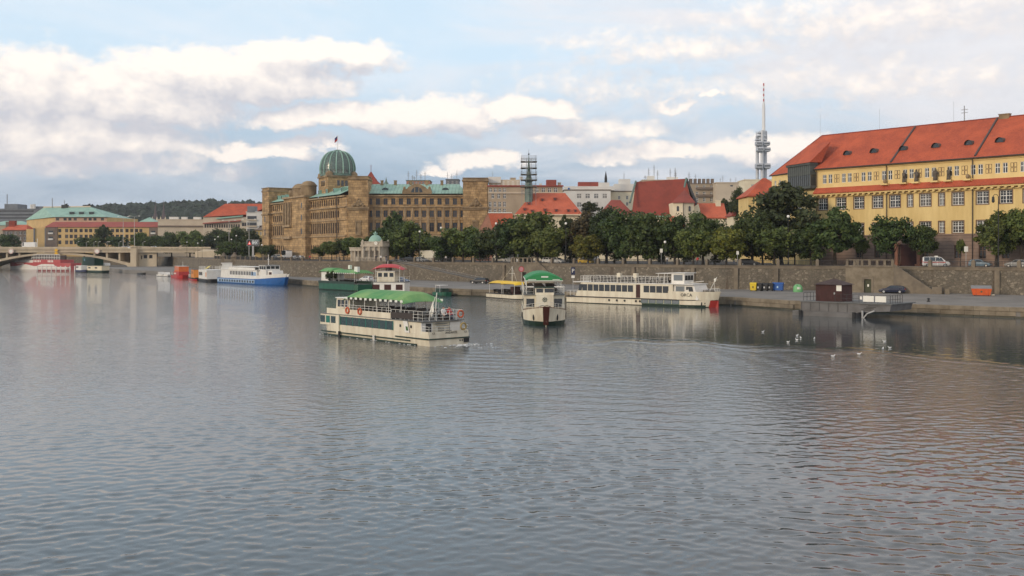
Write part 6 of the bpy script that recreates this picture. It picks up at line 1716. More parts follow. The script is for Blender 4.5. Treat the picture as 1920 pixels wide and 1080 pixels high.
def canopy(t, x0, x1, hw, ze, zc, mat, valance=None, drop=.35, posts=(), post_z=None, name='canopy', n=18, endx=1.2):
    q = MB(); v = MB(); rings = []; rings2 = []
    for i in range(n + 1):
        u = i / n; x = x0 + (x1 - x0) * u
        e = min(1, (x - x0) / endx, (x1 - x) / endx); e = 1 - (1 - max(0, e)) ** 2
        up = [];
        for j in range(11):
            s = -1 + 2 * j / 10; up.append((x, hw * s, ze - drop * (1 - e) + (zc - ze) * (1 - abs(s) ** 2.2) * (.25 + .75 * e)))
        dn = [(p[0], p[1] * .985, p[2] - .05) for p in up[::-1]]
        rings.append(up + dn)
    q.loft(rings); c = q.obj(name, mat, t, smooth=False)
    if valance:
        k = MB()
        for sy in (-1, 1):
            m = int((x1 - x0) / .45)
            for i in range(m):
                if i % 2: continue
                xa = x0 + (x1 - x0) * i / m; k.box(xa, xa + .42, sy * hw - .015, sy * hw + .015, ze - .24, ze - .02)
        stuff(k.obj('valance', valance, c))
    if posts:
        for x in posts:
            for sy in (-1, 1):
                p = MB(); p.tube((x, sy * hw * .93, post_z), (x, sy * hw * .93, ze + .02), .04, 5); p.obj('canopy_post', m_rail, t)
    return c
SEATM = None
def seats(t, xs, ys, z, mat=None, name='bench'):
    global SEATM
    if SEATM is None:
        q = MB(); q.box(-.22, .22, -.55, .55, .38, .45); q.box(-.24, -.18, -.55, .55, .45, .9)
        for sy in (-.45, .45): q.box(-.18, .18, sy - .03, sy + .03, 0, .38)
        SEATM = q.mesh('bench', m_seat)
        q = MB(); q.box(-.3, .3, -.5, .5, .70, .75); q.tube((0, 0, 0), (0, 0, .7), .05, 5); seats.tm = q.mesh('table', m_deck)
    for i, x in enumerate(xs):
        for y in ys: put(name if i % 2 else 'table', SEATM if i % 2 else seats.tm, t, (x, y, z))
def lifebuoy(t, p, rot=(PI / 2, 0, 0), r=.36):
    q = MB(); n, m = 14, 6; vs = []
    for i in range(n):
        a = 2 * PI * i / n
        for j in range(m):
            c = 2 * PI * j / m; vs.append(((r + .085 * math.cos(c)) * math.cos(a), (r + .085 * math.cos(c)) * math.sin(a), .085 * math.sin(c)))
    q.add(vs, [(i * m + j, ((i + 1) % n) * m + j, ((i + 1) % n) * m + (j + 1) % m, i * m + (j + 1) % m) for i in range(n) for j in range(m)])
    o = q.obj('lifebuoy', m_buoy, t); o.location = p; o.rotation_euler = rot; return o
def lettering(t, txt, size, mat, loc, rot, name='lettering'):
    return put(name, text_mesh(txt, size, mat), t, loc, rot=rot)
def fender_tyre(t, p):
    o = lifebuoy(t, p, r=.30); o.name = 'tyre_fender'; o.data = o.data.copy(); o.data.materials.clear(); o.data.materials.append(m_tyre)

# the cruise boat in mid-river, seen from its port quarter
t, L = boat_frame('river_cruise_boat', 'cream river cruise boat in mid-river with a long green canopy, stern towards us', (803.5, 650.4), (597, 625.5), 2.45, blunt=True)
BOAT1 = t
hull(t, L, 4.9, 1.12, 1.2, (m_cream_p, m_cream_p, m_deck), zsplit=.42, fine=.86, tip=.55, rake=.2, stern_k=.98)
q = MB(); q.box(3.0, L - .8, 2.44, 2.56, .34, .46); q.box(3.0, L - .8, -2.56, -2.44, .34, .46); q.box(.0, 5.5, 2.44, 2.54, .62, .74); q.box(0, 5.5, -2.54, -2.44, .62, .74); q.box(-.1, -.0, -2.4, 2.4, .62, .74); stuff(q.obj('rubbing_strake', m_dgreen, t))
q = MB(); q.box(2.0, L - 1.2, 2.36, 2.47, -.2, .14); q.box(2.0, L - 1.2, -2.47, -2.36, -.2, .14); stuff(q.obj('boot_stripe', m_dgreen, t))
for x in (9.2, 15.9): q = MB(); q.tube((x, 2.6, -.15), (x, 2.6, .55), .13, 6); q.obj('fender', m_rail if x < 10 else m_black_p, t)
h1 = cabin(t, 3.6, L - .35, 2.43, 1.1, 2.25, m_cream_p, 'saloon', rake_b=.0, rake_f=.1)
panes(t, [5.95 + .62 + i * 1.25 for i in range(8)], 1.12, 1.24, .88, 2.43, m_glass2)
panes(t, [5.95 + i * 1.25 for i in range(9)], .10, 1.22, .92, 2.44, m_tealtrim, 'mullion')
panes(t, [17.4, 19.6], .95, 1.34, .74, 2.43, m_glass2); panes(t, [18.5], .8, 1.34, .74, 2.43, m_tealtrim, 'shutter')
q = MB(); q.box(16.0, 16.5, 2.42, 2.6, .3, 2.27); q.box(16.0, 16.5, -2.6, -2.42, .3, 2.27); stuff(q.obj('pillar', m_cream_p, t))
panes(t, [4.7, 2.9], .26, 1.62, .26, 2.43, m_black_p, 'porthole')
panes(t, [3.45], .75, 1.14, 1.1, 2.48, m_white_p, 'side_door', slant=.35); panes(t, [3.42], .34, 1.34, .4, 2.50, M('green_pane', (.04, .11, .03), .2), 'door_light', slant=.12)
cabin(t, 1.3, 3.6, 2.40, 1.1, 2.2, m_cream_p, 'aft_house')
# aft face: doorways and steps
q = MB(); q.box(1.22, 1.30, 1.1, 2.4, 1.1, 2.18); q.obj('white_bulkhead', m_white_p, t)
q = MB(); q.box(1.19, 1.22, 1.25, 1.9, 1.15, 2.1); q.obj('doorway', m_black_p, t)
q = MB(); q.box(1.19, 1.28, -2.2, -1.0, 1.1, 2.15); q.obj('rear_panel', m_white_p, t)
q = MB()
for i in range(5): q.box(1.25 - .22 * (4 - i) - .2, 1.25 - .22 * (4 - i), -.6, .75, 1.14 + i * .22, 1.19 + i * .22)
stuff(q.obj('ladder', m_deck, t))
q = MB(); q.box(.0, .08, -2.35, 2.35, 1.1, 1.38); q.box(.08, 1.2, 2.33, 2.42, 1.1, 1.38); q.box(.08, 1.2, -2.42, -2.33, 1.1, 1.38); q.obj('stern_bulwark', m_cream_p, t)
deck_rail(t, [(1.2, -2.36), (.05, -2.36), (.05, 2.36), (1.2, 2.36)], 1.36, .5, m_rail, .8)
lettering(t, 'ANDANTE', .30, m_black_p, (-.012, -.25, 1.23), (PI / 2, 0, -PI / 2)); lettering(t, 'CZ', .24, m_black_p, (-.012, 1.85, 1.22), (PI / 2, 0, -PI / 2)); lettering(t, 'CZ', .24, m_black_p, (-.012, -2.0, 1.22), (PI / 2, 0, -PI / 2))
for i in range(4): q = MB(); q.blob((-.03, -1.3 - .28 * i, .42), (.05, .08, .08)); q.obj('vent', m_black_p, t)
q = MB(); q.box(-.12, -.02, -2.35, -1.75, .2, .6); q.obj('stern_fender', m_tyre, t)
q = MB(); q.box(.9, L - .5, -2.5, 2.5, 2.255, 2.34); q.obj('upper_deck', m_deck, t)
for sy in (-1, 1): q = MB(); q.box(6.4, L - 1.8, sy * 2.42 - .03, sy * 2.42 + .03, 2.34, 2.92); q.obj('upper_bulwark', m_cream_p, t)
for sy in (-1, 1): deck_rail(t, [(6.4, sy * 2.42), (16.0, sy * 2.42)], 2.9, .50, m_rail, .75)
deck_rail(t, [(6.3, 2.42), (1.0, 2.42), (1.0, -2.42), (6.3, -2.42)], 2.34, .95, m_rail, .7, mids=(.33, .66))
q = MB(); q.box(2.6, 6.3, 2.43, 2.46, 2.45, 3.05); q.obj('railing_cloth', m_seat, t)
canopy(t, 4.3, 15.4, 2.45, 4.25, 5.0, m_canopy, m_valance, posts=(4.8, 7.0, 9.2, 11.4, 13.6, 14.7), post_z=2.34)
w1 = cabin(t, 14.9, 17.8, 1.9, 2.34, 4.0, m_cream_p, 'wheelhouse', rake_f=.25, roof=m_white_p)
panes(t, [15.5, 16.3, 17.05], .62, 3.1, .75, 1.9, m_glass)
for y in (-1.15, 0, 1.15): q = MB(); q.box(17.66, 17.72, y - .48, y + .48, 3.1, 3.85); q.obj('windscreen', m_glass, t)
q = MB(); q.box(17.8, L - .9, -1.6, 1.6, 2.34, 2.62); q.tube((19, .8, 2.34), (19, .8, 3.1), .07, 5); q.tube((18.6, -.6, 2.34), (18.6, -.6, 3.3), .05, 5); stuff(q.obj('fore_deck_gear', m_deck, t))
seats(t, [2.2 + .95 * i for i in range(13)], (-1.6, -.2, 1.3), 2.34)
for x in (14.4, 12.0): lifebuoy(t, (x, 2.52, 2.82), r=.30)
q = MB(); q.tube((2.3, 0, 2.34), (2.0, 0, 5.0), .05, 5); q.tube((2.8, .4, 2.34), (2.1, .1, 4.6), .04, 5); q.obj('aft_mast', m_rail, t)
q = MB(); q.add([(2.35, .2, 4.2), (2.9, .25, 3.0), (2.4, .3, 2.6), (2.2, .2, 3.2)], [(0, 1, 2, 3)]); q.obj('furled_flag', m_paper, t)
lifebuoy(t, (.92, -2.1, 2.9), (PI / 2, 0, PI / 2), .33); q = MB(); 
o = lifebuoy(t, (.02, -1.75, 1.75), (PI / 2, 0, PI / 2), .32); o.name = 'coiled_hose'; o.data = o.data.copy(); o.data.materials.clear(); o.data.materials.append(M('hose', (.35, .24, .07), .7))

# the second boat coming towards us
t = thing('river_cruise_boat', 'cream cruise boat seen bow-on with a curved green canopy', 'boat', (XP(1011, 148), 148, 0), math.atan2(-1.0, .004), 'boats on the river')
L = 26.0; BOAT2 = t
hull(t, L, 5.3, 1.5, 2.35, (m_cream_p, m_dgreen, m_deck), zsplit=.58, fine=.80, tip=.03, rake=1.2, sharp=2.4, sheer0=.7)
q = MB(); q.extrude([(L - .1, -.30, .15), (L - .1, .30, .15), (L + 1.28, .42, 2.45), (L + 1.28, -.42, 2.45)], (.14, 0, .02)); q.obj('stem_plate', M('stem_maroon', (.085, .025, .018), .6), t)
q = MB(); q.path([(L * .80, 2.66, 1.78), (L * .88, 2.25, 1.95), (L * .95, 1.2, 2.15), (L + 1.0, .1, 2.4)], .07); q.path([(L * .80, -2.66, 1.78), (L * .88, -2.25, 1.95), (L * .95, -1.2, 2.15), (L + 1.0, -.1, 2.4)], .07); stuff(q.obj('rubbing_strake', m_brownframe, t))
for sy in (-1, 1):
    q = MB(); q.blob((L * .955, sy * 1.45, 1.05), (.25, .12, .42)); q.tube((L * .955, sy * 1.5, 1.4), (L * .95, sy * 1.3, 1.75), .06, 5); q.obj('anchor', m_iron, t)
deck_rail(t, [(L * .8, 2.55, 1.75), (L * .90, 2.0, 1.95), (L + .6, .35, 2.35)], 1.9, .6, m_rail, .8); deck_rail(t, [(L * .8, -2.55, 1.75), (L * .90, -2.0, 1.95), (L + .6, -.35, 2.35)], 1.9, .6, m_rail, .8)
cabin(t, 1.5, L * .79, 2.55, 1.5, 3.55, m_cream_p, 'saloon')
panes(t, [3 + 1.6 * i for i in range(10)], 1.35, 2.1, .95, 2.55, m_glass2)
for sy in (-1, 1): q = MB(); q.box(L * .79 - .02, L * .79 + .03, sy * 1.75 - .5, sy * 1.75 + .5, 2.05, 3.1); q.obj('front_window', m_glass, t)
cabin(t, L * .79 + .01, L * .86, 1.08, 1.6, 3.62, m_cream_p, 'fore_house')
cabin(t, L * .77, L * .845, 1.15, 3.63, 4.5, m_cream_p, 'wheelhouse', rake_f=.15, roof=m_dgreen)
for y in (-.62, .28, .85): q = MB(); q.box(L * .845 - .12, L * .845 - .05, y - (.28 if y != -.62 else .42), y + (.28 if y != -.62 else .42), 3.75, 4.4); q.obj('windscreen', m_glass, t)
# ship's wheel emblem: ring and spokes
q = MB(); ex = L * .86 + .012; zc = 3.05
for i in range(12):
    a, c = 2 * PI * i / 12, 2 * PI * (i + 1) / 12
    q.tube((ex, .24 * math.cos(a), zc + .24 * math.sin(a)), (ex, .24 * math.cos(c), zc + .24 * math.sin(c)), .045, 4)
for i in range(8): a = PI * i / 4; q.tube((ex, 0, zc), (ex, .36 * math.cos(a), zc + .36 * math.sin(a)), .022, 4)
q.obj('wheel_emblem', m_dgreen, t)
q = MB(); q.path([(ex, -.75, 2.2), (ex, -.2, 2.36), (ex, 0, 2.25), (ex, .25, 2.36), (ex, .75, 2.2)], .035); q.path([(ex, -.6, 2.05), (ex, 0, 2.14), (ex, .6, 2.05)], .03); q.obj('name_scroll', m_seat, t)
q = MB(); q.box(1.0, L * .80, -2.62, 2.62, 3.56, 3.64); q.obj('upper_deck', m_deck, t)
deck_rail(t, [(L * .76, -1.3), (L * .79, -2.55), (1.2, -2.55), (1.2, 2.55), (L * .79, 2.55), (L * .76, 1.3)], 3.64, 1.0, m_rail, .9, mids=(.33, .66))
canopy(t, 3, L * .745, 2.35, 5.55, 6.35, m_canopyG, m_valance, posts=(3.6, 8, 12, 16, L * .73), post_z=3.64, drop=.1, endx=.5)
q = MB(); n = 12
for i in range(n):
    y0, y1 = -2.35 + 4.7 * i / n, -2.35 + 4.7 * (i + 1) / n; f = lambda y: 5.53 + .62 * (1 - abs(y / 2.35) ** 2.2)
    q.extrude([(L * .745 + .02, y0, 5.36), (L * .745 + .02, y1, 5.36), (L * .745 + .02, y1, f(y1)), (L * .745 + .02, y0, f(y0))], (.04, 0, 0))
q.obj('canopy_front', m_canopyG, t)
q = MB(); q.box(L * .745 + .07, L * .745 + .09, -.35, .55, 5.72, 5.90); q.box(L * .745 + .07, L * .745 + .09, -2.0, -1.0, 5.42, 5.5); q.box(L * .745 + .07, L * .745 + .09, 1.1, 2.0, 5.42, 5.5); stuff(q.obj('canopy_print', m_valance, t))
q = MB(); q.box(L * .745, L * .745 + .06, -2.42, 2.42, 5.28, 5.36); q.obj('canopy_hem', m_valance, t)
seats(t, [3 + 1.0 * i for i in range(15)], (-1.7, -.3, 1.3), 3.64)
q = MB(); q.box(L * .77, L * .78, 1.3, 2.4, 4.5, 4.62); q.box(L * .77, L * .78, -2.4, -1.3, 4.5, 4.62); stuff(q.obj('side_light_board', m_white_p, t))
fender_tyre(t, (L * .72, 2.75, .95)); fender_tyre(t, (L * .60, 2.75, .9)); fender_tyre(t, (L * .72, -2.75, .95))

# the long moored boat
def hull_side(u, B=5.0, fine=.8, tip=.03, sharp=2.8): k = max(0, (u - fine) / (1 - fine)); return B / 2 * (1 - (1 - tip) * k ** sharp)
t, L = boat_frame('moored_cruise_boat', 'long cream moored cruise boat with a red stem and green-framed lower windows', (1063, 566.8), (1347, 576.5), 2.5)
t.rotation_euler = (0, 0, math.atan2(-.651, .759)); L = 28.6
hull(t, L, 5.0, 1.15, 1.2, (m_cream_p, m_dgreen, m_deck), zsplit=.10, fine=.80, tip=.03, rake=.45, sharp=2.8)
hull_patch(t, L, 5.0, .56, .958, -.1, .36, m_dgreen, 1.15, 1.2, fine=.80, tip=.03, rake=.45, sharp=2.8, name='green_boot_patch')
bulwark(t, L, 5.0, .74, 1.15, 1.2, 1.35, m_cream_p, fine=.80, rake=.45, sharp=2.8)
q = MB(); q.box(0, L * .8, 2.49, 2.58, 1.02, 1.20); q.box(0, L * .8, -2.58, -2.49, 1.02, 1.20); q.box(-.1, 0, -2.4, 2.4, 1.02, 1.2); stuff(q.obj('rubbing_strake', m_black_p, t))
q = MB(); q.path([(L * .8, -2.56, 1.12), (L * .87, -hull_side(.87) - .04, 1.13), (L * .91, -hull_side(.91) - .04, 1.14), (L * .95, -hull_side(.95) - .04, 1.15), (L + .45, -.12, 1.18)], .07); q.path([(L * .8, 2.56, 1.12), (L * .87, hull_side(.87) + .04, 1.13), (L * .91, hull_side(.91) + .04, 1.14), (L * .95, hull_side(.95) + .04, 1.15), (L + .45, .12, 1.18)], .07); stuff(q.obj('bow_strake', m_black_p, t))
hull_patch(t, L, 5.0, .972, 1.0, -.1, 1.12, M('stem_red', (.36, .03, .025), .45), 1.15, 1.2, fine=.80, tip=.03, rake=.45, sharp=2.8, name='red_stem')
q = MB(); q.box(L - .05, L + .5, -.10, .10, -.2, 1.12); q.obj('stem_bar', MATS['stem_red'], t)
cabin(t, 2.0, 22.0, 2.4, 1.2, 3.62, m_cream_p, 'saloon', rake_b=1.3)
panes(t, [4.1 + 1.20 * i for i in range(9)], 1.04, 2.2, 1.12, 2.4, m_glass, frame=None)
panes(t, [16.9 + 1.25 * i for i in range(4)], 1.10, 2.2, 1.12, 2.4, m_glass)
panes(t, [3.05], .75, 2.2, 1.12, 2.4, m_glass, slant=.25); panes(t, [15.25], .85, 1.25, 2.2, 2.4, m_kiosk, 'door')
cabin(t, 22.0, 26.6, 2.1, 1.2, 3.6, m_white_p, 'fore_cabin', rake_f=.9, top=.1)
panes(t, [23.2], 1.6, 2.5, .85, 2.06, m_glass3, frame=m_rail); panes(t, [25.3], .8, 2.45, .85, 2.07, m_glass, slant=-.25); panes(t, [24.5], .3, 2.8, .5, 2.08, m_black_p, 'porthole')
panes(t, [16.6 + 1.5 * i for i in range(5)], 1.25, .45, .62, 2.5, m_glass3, 'lower_window', frame=m_green_p)
for x in (9.4, 11, 12.6, 14.9, 15.7):
    for sy in (-1, 1):
        q = MB(); q.lathe([(0, 0), (.2, 0), (.2, .04)], n=10); o = q.obj('porthole', m_black_p, t); o.location = (x, sy * 2.53, .68); o.rotation_euler = (sy * -PI / 2, 0, 0)
q = MB(); q.box(1.6, 25.8, -2.5, 2.5, 3.63, 3.74); q.obj('upper_deck', m_white_p, t)
deck_rail(t, [(21.0, -2.4), (3.2, -2.4), (3.2, 2.4), (21.0, 2.4)], 3.74, 1.05, m_rail, .7, r=.03, mids=(.25, .5, .75))
seats(t, [4.5 + .95 * i for i in range(16)], (-1.6, -.1, 1.4), 3.74)
w1 = cabin(t, 21.2, 23.6, 1.5, 3.74, 5.45, m_white_p, 'wheelhouse', rake_f=-.1, roof=m_white_p, ov=.3)
panes(t, [22.5], 1.7, 4.25, .95, 1.5, m_glass3, frame=m_rail)
for y in (-.9, 0, .9): q = MB(); q.box(23.62, 23.68, y - .4, y + .4, 4.3, 5.2); q.obj('windscreen', m_glass, t)
q = MB(); q.box(18.2, 21.2, -1.6, 1.6, 5.36, 5.42); q.tube((18.6, 1.4, 3.7), (18.6, 1.4, 5.4), .05, 5); q.tube((18.6, -1.4, 3.7), (18.6, -1.4, 5.4), .05, 5); q.tube((19.8, -1.4, 3.7), (19.8, -1.4, 5.4), .05, 5); stuff(q.obj('wheelhouse_awning', m_white_p, t))
for sx in (9.8, 13.2): q = MB(); q.box(sx - .35, sx + .35, -.3, .3, 3.74, 5.3); q.obj('deck_locker', m_cream_p, t)
q = MB(); q.path([(23.8, 0, 3.9), (26.4, 0, 4.2)], .05); q.tube((27.4, 0, 2.5), (28.8, 0, 4.9), .05, 5); q.tube((28.2, .5, 2.5), (28.3, 0, 4.2), .04, 5); stuff(q.obj('bow_gear', m_rail, t))
q = MB(); q.add([(28.75, 0, 4.8), (28.2, .1, 4.6), (28.3, .05, 4.0), (28.6, 0, 4.2)], [(0, 1, 2, 3)]); q.obj('pennant', m_paper, t)
deck_rail(t, [(26.8, 1.9, 2.5), (29.3, .1, 2.55), (26.8, -1.9, 2.5)], 2.5, .5, m_rail, .8)
deck_rail(t, [(2.6, -2.4), (.1, -2.3), (.1, 2.3), (2.6, 2.4)], 1.2, .95, m_rail, .8)
cabin(t, 26.6, 28.0, .9, 2.2, 2.8, m_seat, 'bow_tarpaulin', top=.3)
# name and emblem, on the bulwark where it curves in
for sy in (-1, 1):
    x = 24.6; xr = x / L; y1 = hull_side((x + .8) / L); y0 = hull_side((x - .8) / L); yy = hull_side(xr)
    an = math.atan2(y1 - y0, 1.6)
    lettering(t, 'ORCA', .72, m_black_p, (x, sy * (yy + .06), 1.95), (PI / 2, 0, sy * an) if sy < 0 else (PI / 2, 0, PI + an))
    x = 27.15; y1 = hull_side((x + .5) / L); y0 = hull_side((x - .5) / L); yy = hull_side(x / L); an = math.atan2(y1 - y0, 1.0)
    q = MB(); q.lathe([(0, 0), (.42, 0), (.42, .03)], n=16, mi=0); q.lathe([(.30, .012), (.38, .014)], n=16, mi=1); q.add([(-.28, .02, .02), (-.05, .16, .02), (.26, .12, .02), (.1, -.02, .02), (.12, -.2, .02), (-.08, -.04, .02)], [(0, 1, 2, 3, 4, 5)], 2)
    o = q.obj('whale_emblem', [m_paper, m_sky_p, m_black_p], t); o.location = (x, sy * (yy + .10), 1.95); o.rotation_euler = Euler((PI / 2 * (1 if sy < 0 else -1), 0, sy * an)) 
    q = MB(); q.blob((27.3, sy * (hull_side(27.3 / L) - .02), .72), (.18, .1, .3)); q.blob((26.9, sy * (hull_side(26.9 / L) - .02), .62), (.14, .1, .34)); q.obj('anchor', m_iron, t)
    q = MB(); q.blob((23.6, sy * 2.35, .95), (.3, .12, .14)); q.obj('hawse_hole', m_black_p, t)

# blue and white boat at the left quay
t, L = boat_frame('blue_passenger_boat', 'long white passenger boat with a vivid blue hull moored at the left', (407, 529.6), (534, 535.4), 3.0)
hull(t, L, 6.0, 1.5, 2.3, (m_blue_p, m_blue_p, m_deck), zsplit=.3, fine=.82, tip=.12, rake=1.4, sharp=2.2, sheer0=.62)
q = MB(); q.box(0.5, L * .68, 3.0, 3.06, .3, 1.3); q.box(0.5, L * .68, -3.06, -3.0, .3, 1.3); stuff(q.obj('pale_hull_band', m_sky_p, t))
panes(t, [2.5 + 1.7 * i for i in range(14)], 1.0, .45, .6, 3.06, m_glass, 'lower_window')
bulwark(t, L, 6.0, .72, 1.5, 2.3, .9, m_white_p, fine=.82, rake=1.4, tip=.12, sharp=2.2, sheer0=.62)
cabin(t, 2.0, L * .70, 2.7, 1.5, 3.9, m_white_p, 'saloon', rake_b=.6)
panes(t, [9 + 1.05 * i for i in range(15)], .62, 2.5, 1.05, 2.7, m_glass)
panes(t, [L * .70 - 2.2], 3.2, 2.4, 1.0, 2.7, m_sky_p, 'pale_panel')
q = MB(); q.box(1.6, L * .72, -2.9, 2.9, 3.91, 4.02); q.obj('upper_deck', m_white_p, t)
q = MB(); q.box(7.5, L * .66, -2.6, 2.6, 4.75, 4.85); q.box(7.5, L * .66, -2.62, -2.56, 3.8, 4.6); q.box(7.5, L * .66, 2.56, 2.62, 3.8, 4.6); q.obj('white_awning', m_white_p, t)
deck_rail(t, [(7.5, -2.8), (1.7, -2.8), (1.7, 2.8), (7.5, 2.8)], 4.02, 1.0, m_rail, 1.2, r=.03)
w1 = cabin(t, L * .70, L * .82, 2.1, 2.0, 5.3, m_white_p, 'wheelhouse', rake_f=.4, roof=m_greyconc)
panes(t, [L * .70 + .9 + 1.35 * i for i in range(3)], 1.15, 4.2, .9, 2.1, m_glass)
for y in (-1.3, 0, 1.3): q = MB(); q.box(L * .82 - .36, L * .82 - .28, y - .55, y + .55, 4.2, 5.1); q.obj('windscreen', m_glass, t)
cabin(t, L * .82, L * .90, 1.6, 2.1, 3.9, m_white_p, 'fore_cabin', rake_f=.5); panes(t, [L * .86], 1.6, 2.8, .7, 1.6, m_kiosk)
q = MB(); q.tube((L * .74, 0, 5.3), (L * .74, 0, 8.2), .1, 5); q.tube((L * .74 - .5, 0, 6.9), (L * .74 + .5, 0, 6.9), .07, 4); q.obj('mast', m_white_p, t)

# white restaurant boat
t, L = boat_frame('white_restaurant_boat', 'short white houseboat with a row of dark windows beside the blue boat', (372, 527.2), (405, 529.3), 2.6)
hull(t, L, 5.2, .9, .95, (m_black_p, m_black_p, m_deck), fine=.85, tip=.6, rake=.1)
cabin(t, .4, L - .6, 2.5, .9, 3.6, m_white_p, 'saloon'); panes(t, [1.4 + .95 * i for i in range(6)], .75, 1.9, 1.0, 2.5, m_glass)
panes(t, [L - 2.0], 1.2, 1.6, 1.3, 2.52, m_amber_p, 'orange_panel')
deck_rail(t, [(.5, -2.4), (.5, 2.4), (L * .8, 2.4)], 3.6, 1.0, m_rail, .8, r=.03); deck_rail(t, [(.5, -2.4), (L * .8, -2.4)], 3.6, 1.0, m_rail, .8, r=.03)
q = MB(); q.add([(L * .72, -2.6, 3.7), (L + 1.2, -2.6, 4.2), (L + 1.2, -1.6, 5.0), (L * .72, -1.6, 4.6)], [(0, 1, 2, 3)]); q.obj('yellow_awning', M('pale_yellow_cloth', (.62, .50, .10), .7), t)
t, L2 = boat_frame('small_tug', 'small tug with a dark-windowed white wheelhouse behind the blue boat', (405, 523.5), (428, 524.5), 3.5)
hull(t, L2, 4.2, .9, 1.4, (m_black_p, m_black_p, m_deck)); cabin(t, 1.0, L2 * .85, 1.8, .9, 3.0, m_white_p, 'cabin'); cabin(t, 1.4, 5.0, 1.6, 3.0, 5.3, m_white_p, 'wheelhouse', roof=m_white_p)
panes(t, [2.0, 3.2, 4.4], .9, 4.2, .85, 1.6, m_glass); panes(t, [2.5, 4.2, 5.6], .9, 1.8, .7, 1.8, m_glass)
# orange and amber houseboats, small craft
t, L = boat_frame('orange_houseboat', 'bright orange-red houseboat with a white-lettered band at the left quay', (320, 519.8), (346, 521.8), 2.0)
hull(t, L, 4.2, .8, 1.1, (m_red_p, m_red_p, m_deck), fine=.75, tip=.3); cabin(t, L * .30, L - 1.2, 1.7, .8, 2.2, m_red_p, 'cabin'); cabin(t, L * .36, L - 1.4, 1.6, 2.2, 4.0, m_orange_p, 'upper_cabin', rake_b=.5, roof=m_white_p)
panes(t, [L * .50, L * .65, L * .80], .7, 2.75, .8, 1.6, m_glass, frame=m_white_p); panes(t, [L * .36 + .75 * i for i in range(6)], .45, 1.25, .5, 1.7, m_paper, 'white_sign_block')
deck_rail(t, [(.3, -1.9), (L * .3, -1.9)], .9, .9, m_rail, .8, r=.03); q = MB(); q.tube((L * .8, 0, 4.0), (L * .8, 0, 5.6), .05, 5); q.obj('mast', m_rail, t)
t, L = boat_frame('amber_cabin_boat', 'amber boat cabin with a dark hull left of the white houseboat', (353, 523.5), (373, 525.5), 1.8)
hull(t, L, 3.8, .7, .9, (m_black_p, m_red_p, m_deck), fine=.75, tip=.3); cabin(t, L * .42, L - .4, 1.5, .7, 3.3, m_amber_p, 'cabin', rake_f=.5, rake_b=.2, roof=m_brownwall); panes(t, [L * .58, L * .78], .8, 2.0, .7, 1.5, m_glass, frame=m_brownframe); deck_rail(t, [(.3, -1.7), (L * .42, -1.7)], .75, .9, m_rail, .8, r=.03)
for i, (a, c) in enumerate((((293, 517.4), (305, 518)), ((305.5, 518), (315, 518.6)))):
    t, L = boat_frame('motor_launch', ('left' if i == 0 else 'right') + ' one of two little white launches before the orange houseboat', a, c, 1.2, group='small white launches')
    hull(t, L, 2.4, .55, .75, (m_white_p, m_black_p, m_deck), zsplit=.1, rake=.4); cabin(t, .8 * L * .3, L * .7, .9, .55, 1.5, m_white_p, 'cabin', rake_f=.4, rake_b=.2); panes(t, [L * .42], .9, .95, .35, .9, m_glass)
# red and white ship at the bridge, its jetty, and small boats
t, L = boat_frame('red_white_ship', 'large red and white ship moored below the bridge arch', (18, 504.0), (128, 506.2), 4.0, blunt=True)
hull(t, L, 8.0, 3.4, 3.4, (m_crim, m_white_p, m_deck), zsplit=1.4, fine=.93, tip=.7, rake=.0)
q = MB()
n = 30
for sy in (-1, 1):
    for i in range(n):
        x0, x1 = L * .015 + L * .97 * i / n, L * .015 + L * .97 * (i + 1) / n; f = lambda x: 1.45 + 1.1 * math.exp(-((x / L - .28) / .12) ** 2) + (1.3 if .46 < x / L < .80 else 0) * min(1, (x / L - .46) / .1 if x / L < .7 else (.80 - x / L) / .04)
        q.add([(x0, sy * 4.03, -.1), (x1, sy * 4.03, -.1), (x1, sy * 4.03, f(x1)), (x0, sy * 4.03, f(x0))], [(0, 1, 2, 3)])
q.obj('white_wave_stripe', m_white_p, t)
cabin(t, L * .40, L * .86, 3.6, 3.4, 5.0, m_crim, 'saloon'); panes(t, [L * .42 + 1.5 * i for i in range(5)], .8, 3.7, 1.0, 3.6, m_paper, 'pale_window'); panes(t, [L * .66 + 1.4 * i for i in range(4)], .8, 3.7, 1.0, 3.6, m_paper, 'pale_window')
q = MB(); q.box(L * .06, L * .42, -3.0, 3.0, 3.4, 4.7); q.obj('white_deckhouse', m_white_p, t)
deck_rail(t, [(L * .38, -3.6), (L * .85, -3.6)], 5.0, 2.6, m_rail, 1.5, r=.13, mids=(.4,)); q = MB(); q.box(L * .40, L * .52, -3.4, 3.4, 7.4, 7.7); q.obj('deck_awning', m_white_p, t)
q = MB(); q.box(L * .42, L * .84, -.3, .3, 5.0, 7.2); q.obj('dark_bar', m_seat, t)
lettering(t, 'ARCTIC', 1.6, m_paper, (L * .2, -4.05, 2.75), (PI / 2, 0, 0)) if False else None
q = MB()
for i in range(7): q.box(L * .13 + i * 1.05, L * .13 + i * 1.05 + .7, -4.04, -4.01, 2.55, 3.0)
stuff(q.obj('worn_lettering', m_paper, t))
jt = thing('white_jetty', 'low jetty with white railing posts right of the red and white ship', 'jetty', (XP(70, 480), 480, 0))
LJ = (142 - 70) / F * 480
q = MB(); q.box(-.5, LJ, 0, 2.0, -.5, .55); q.obj('float', M('jetty_red', (.28, .09, .08), .7), jt)
q = MB(); q.box(-.17, .17, -.17, .17, .3, 2.6); pm = q.mesh('white_post', m_white_p)
for i in range(9): put('white_post', pm, jt, (LJ * i / 8.2, -.1, -.3))
q = MB()
for z_ in (1.1, 1.9): q.box(0, LJ, -.06, .06, z_, z_ + .12)
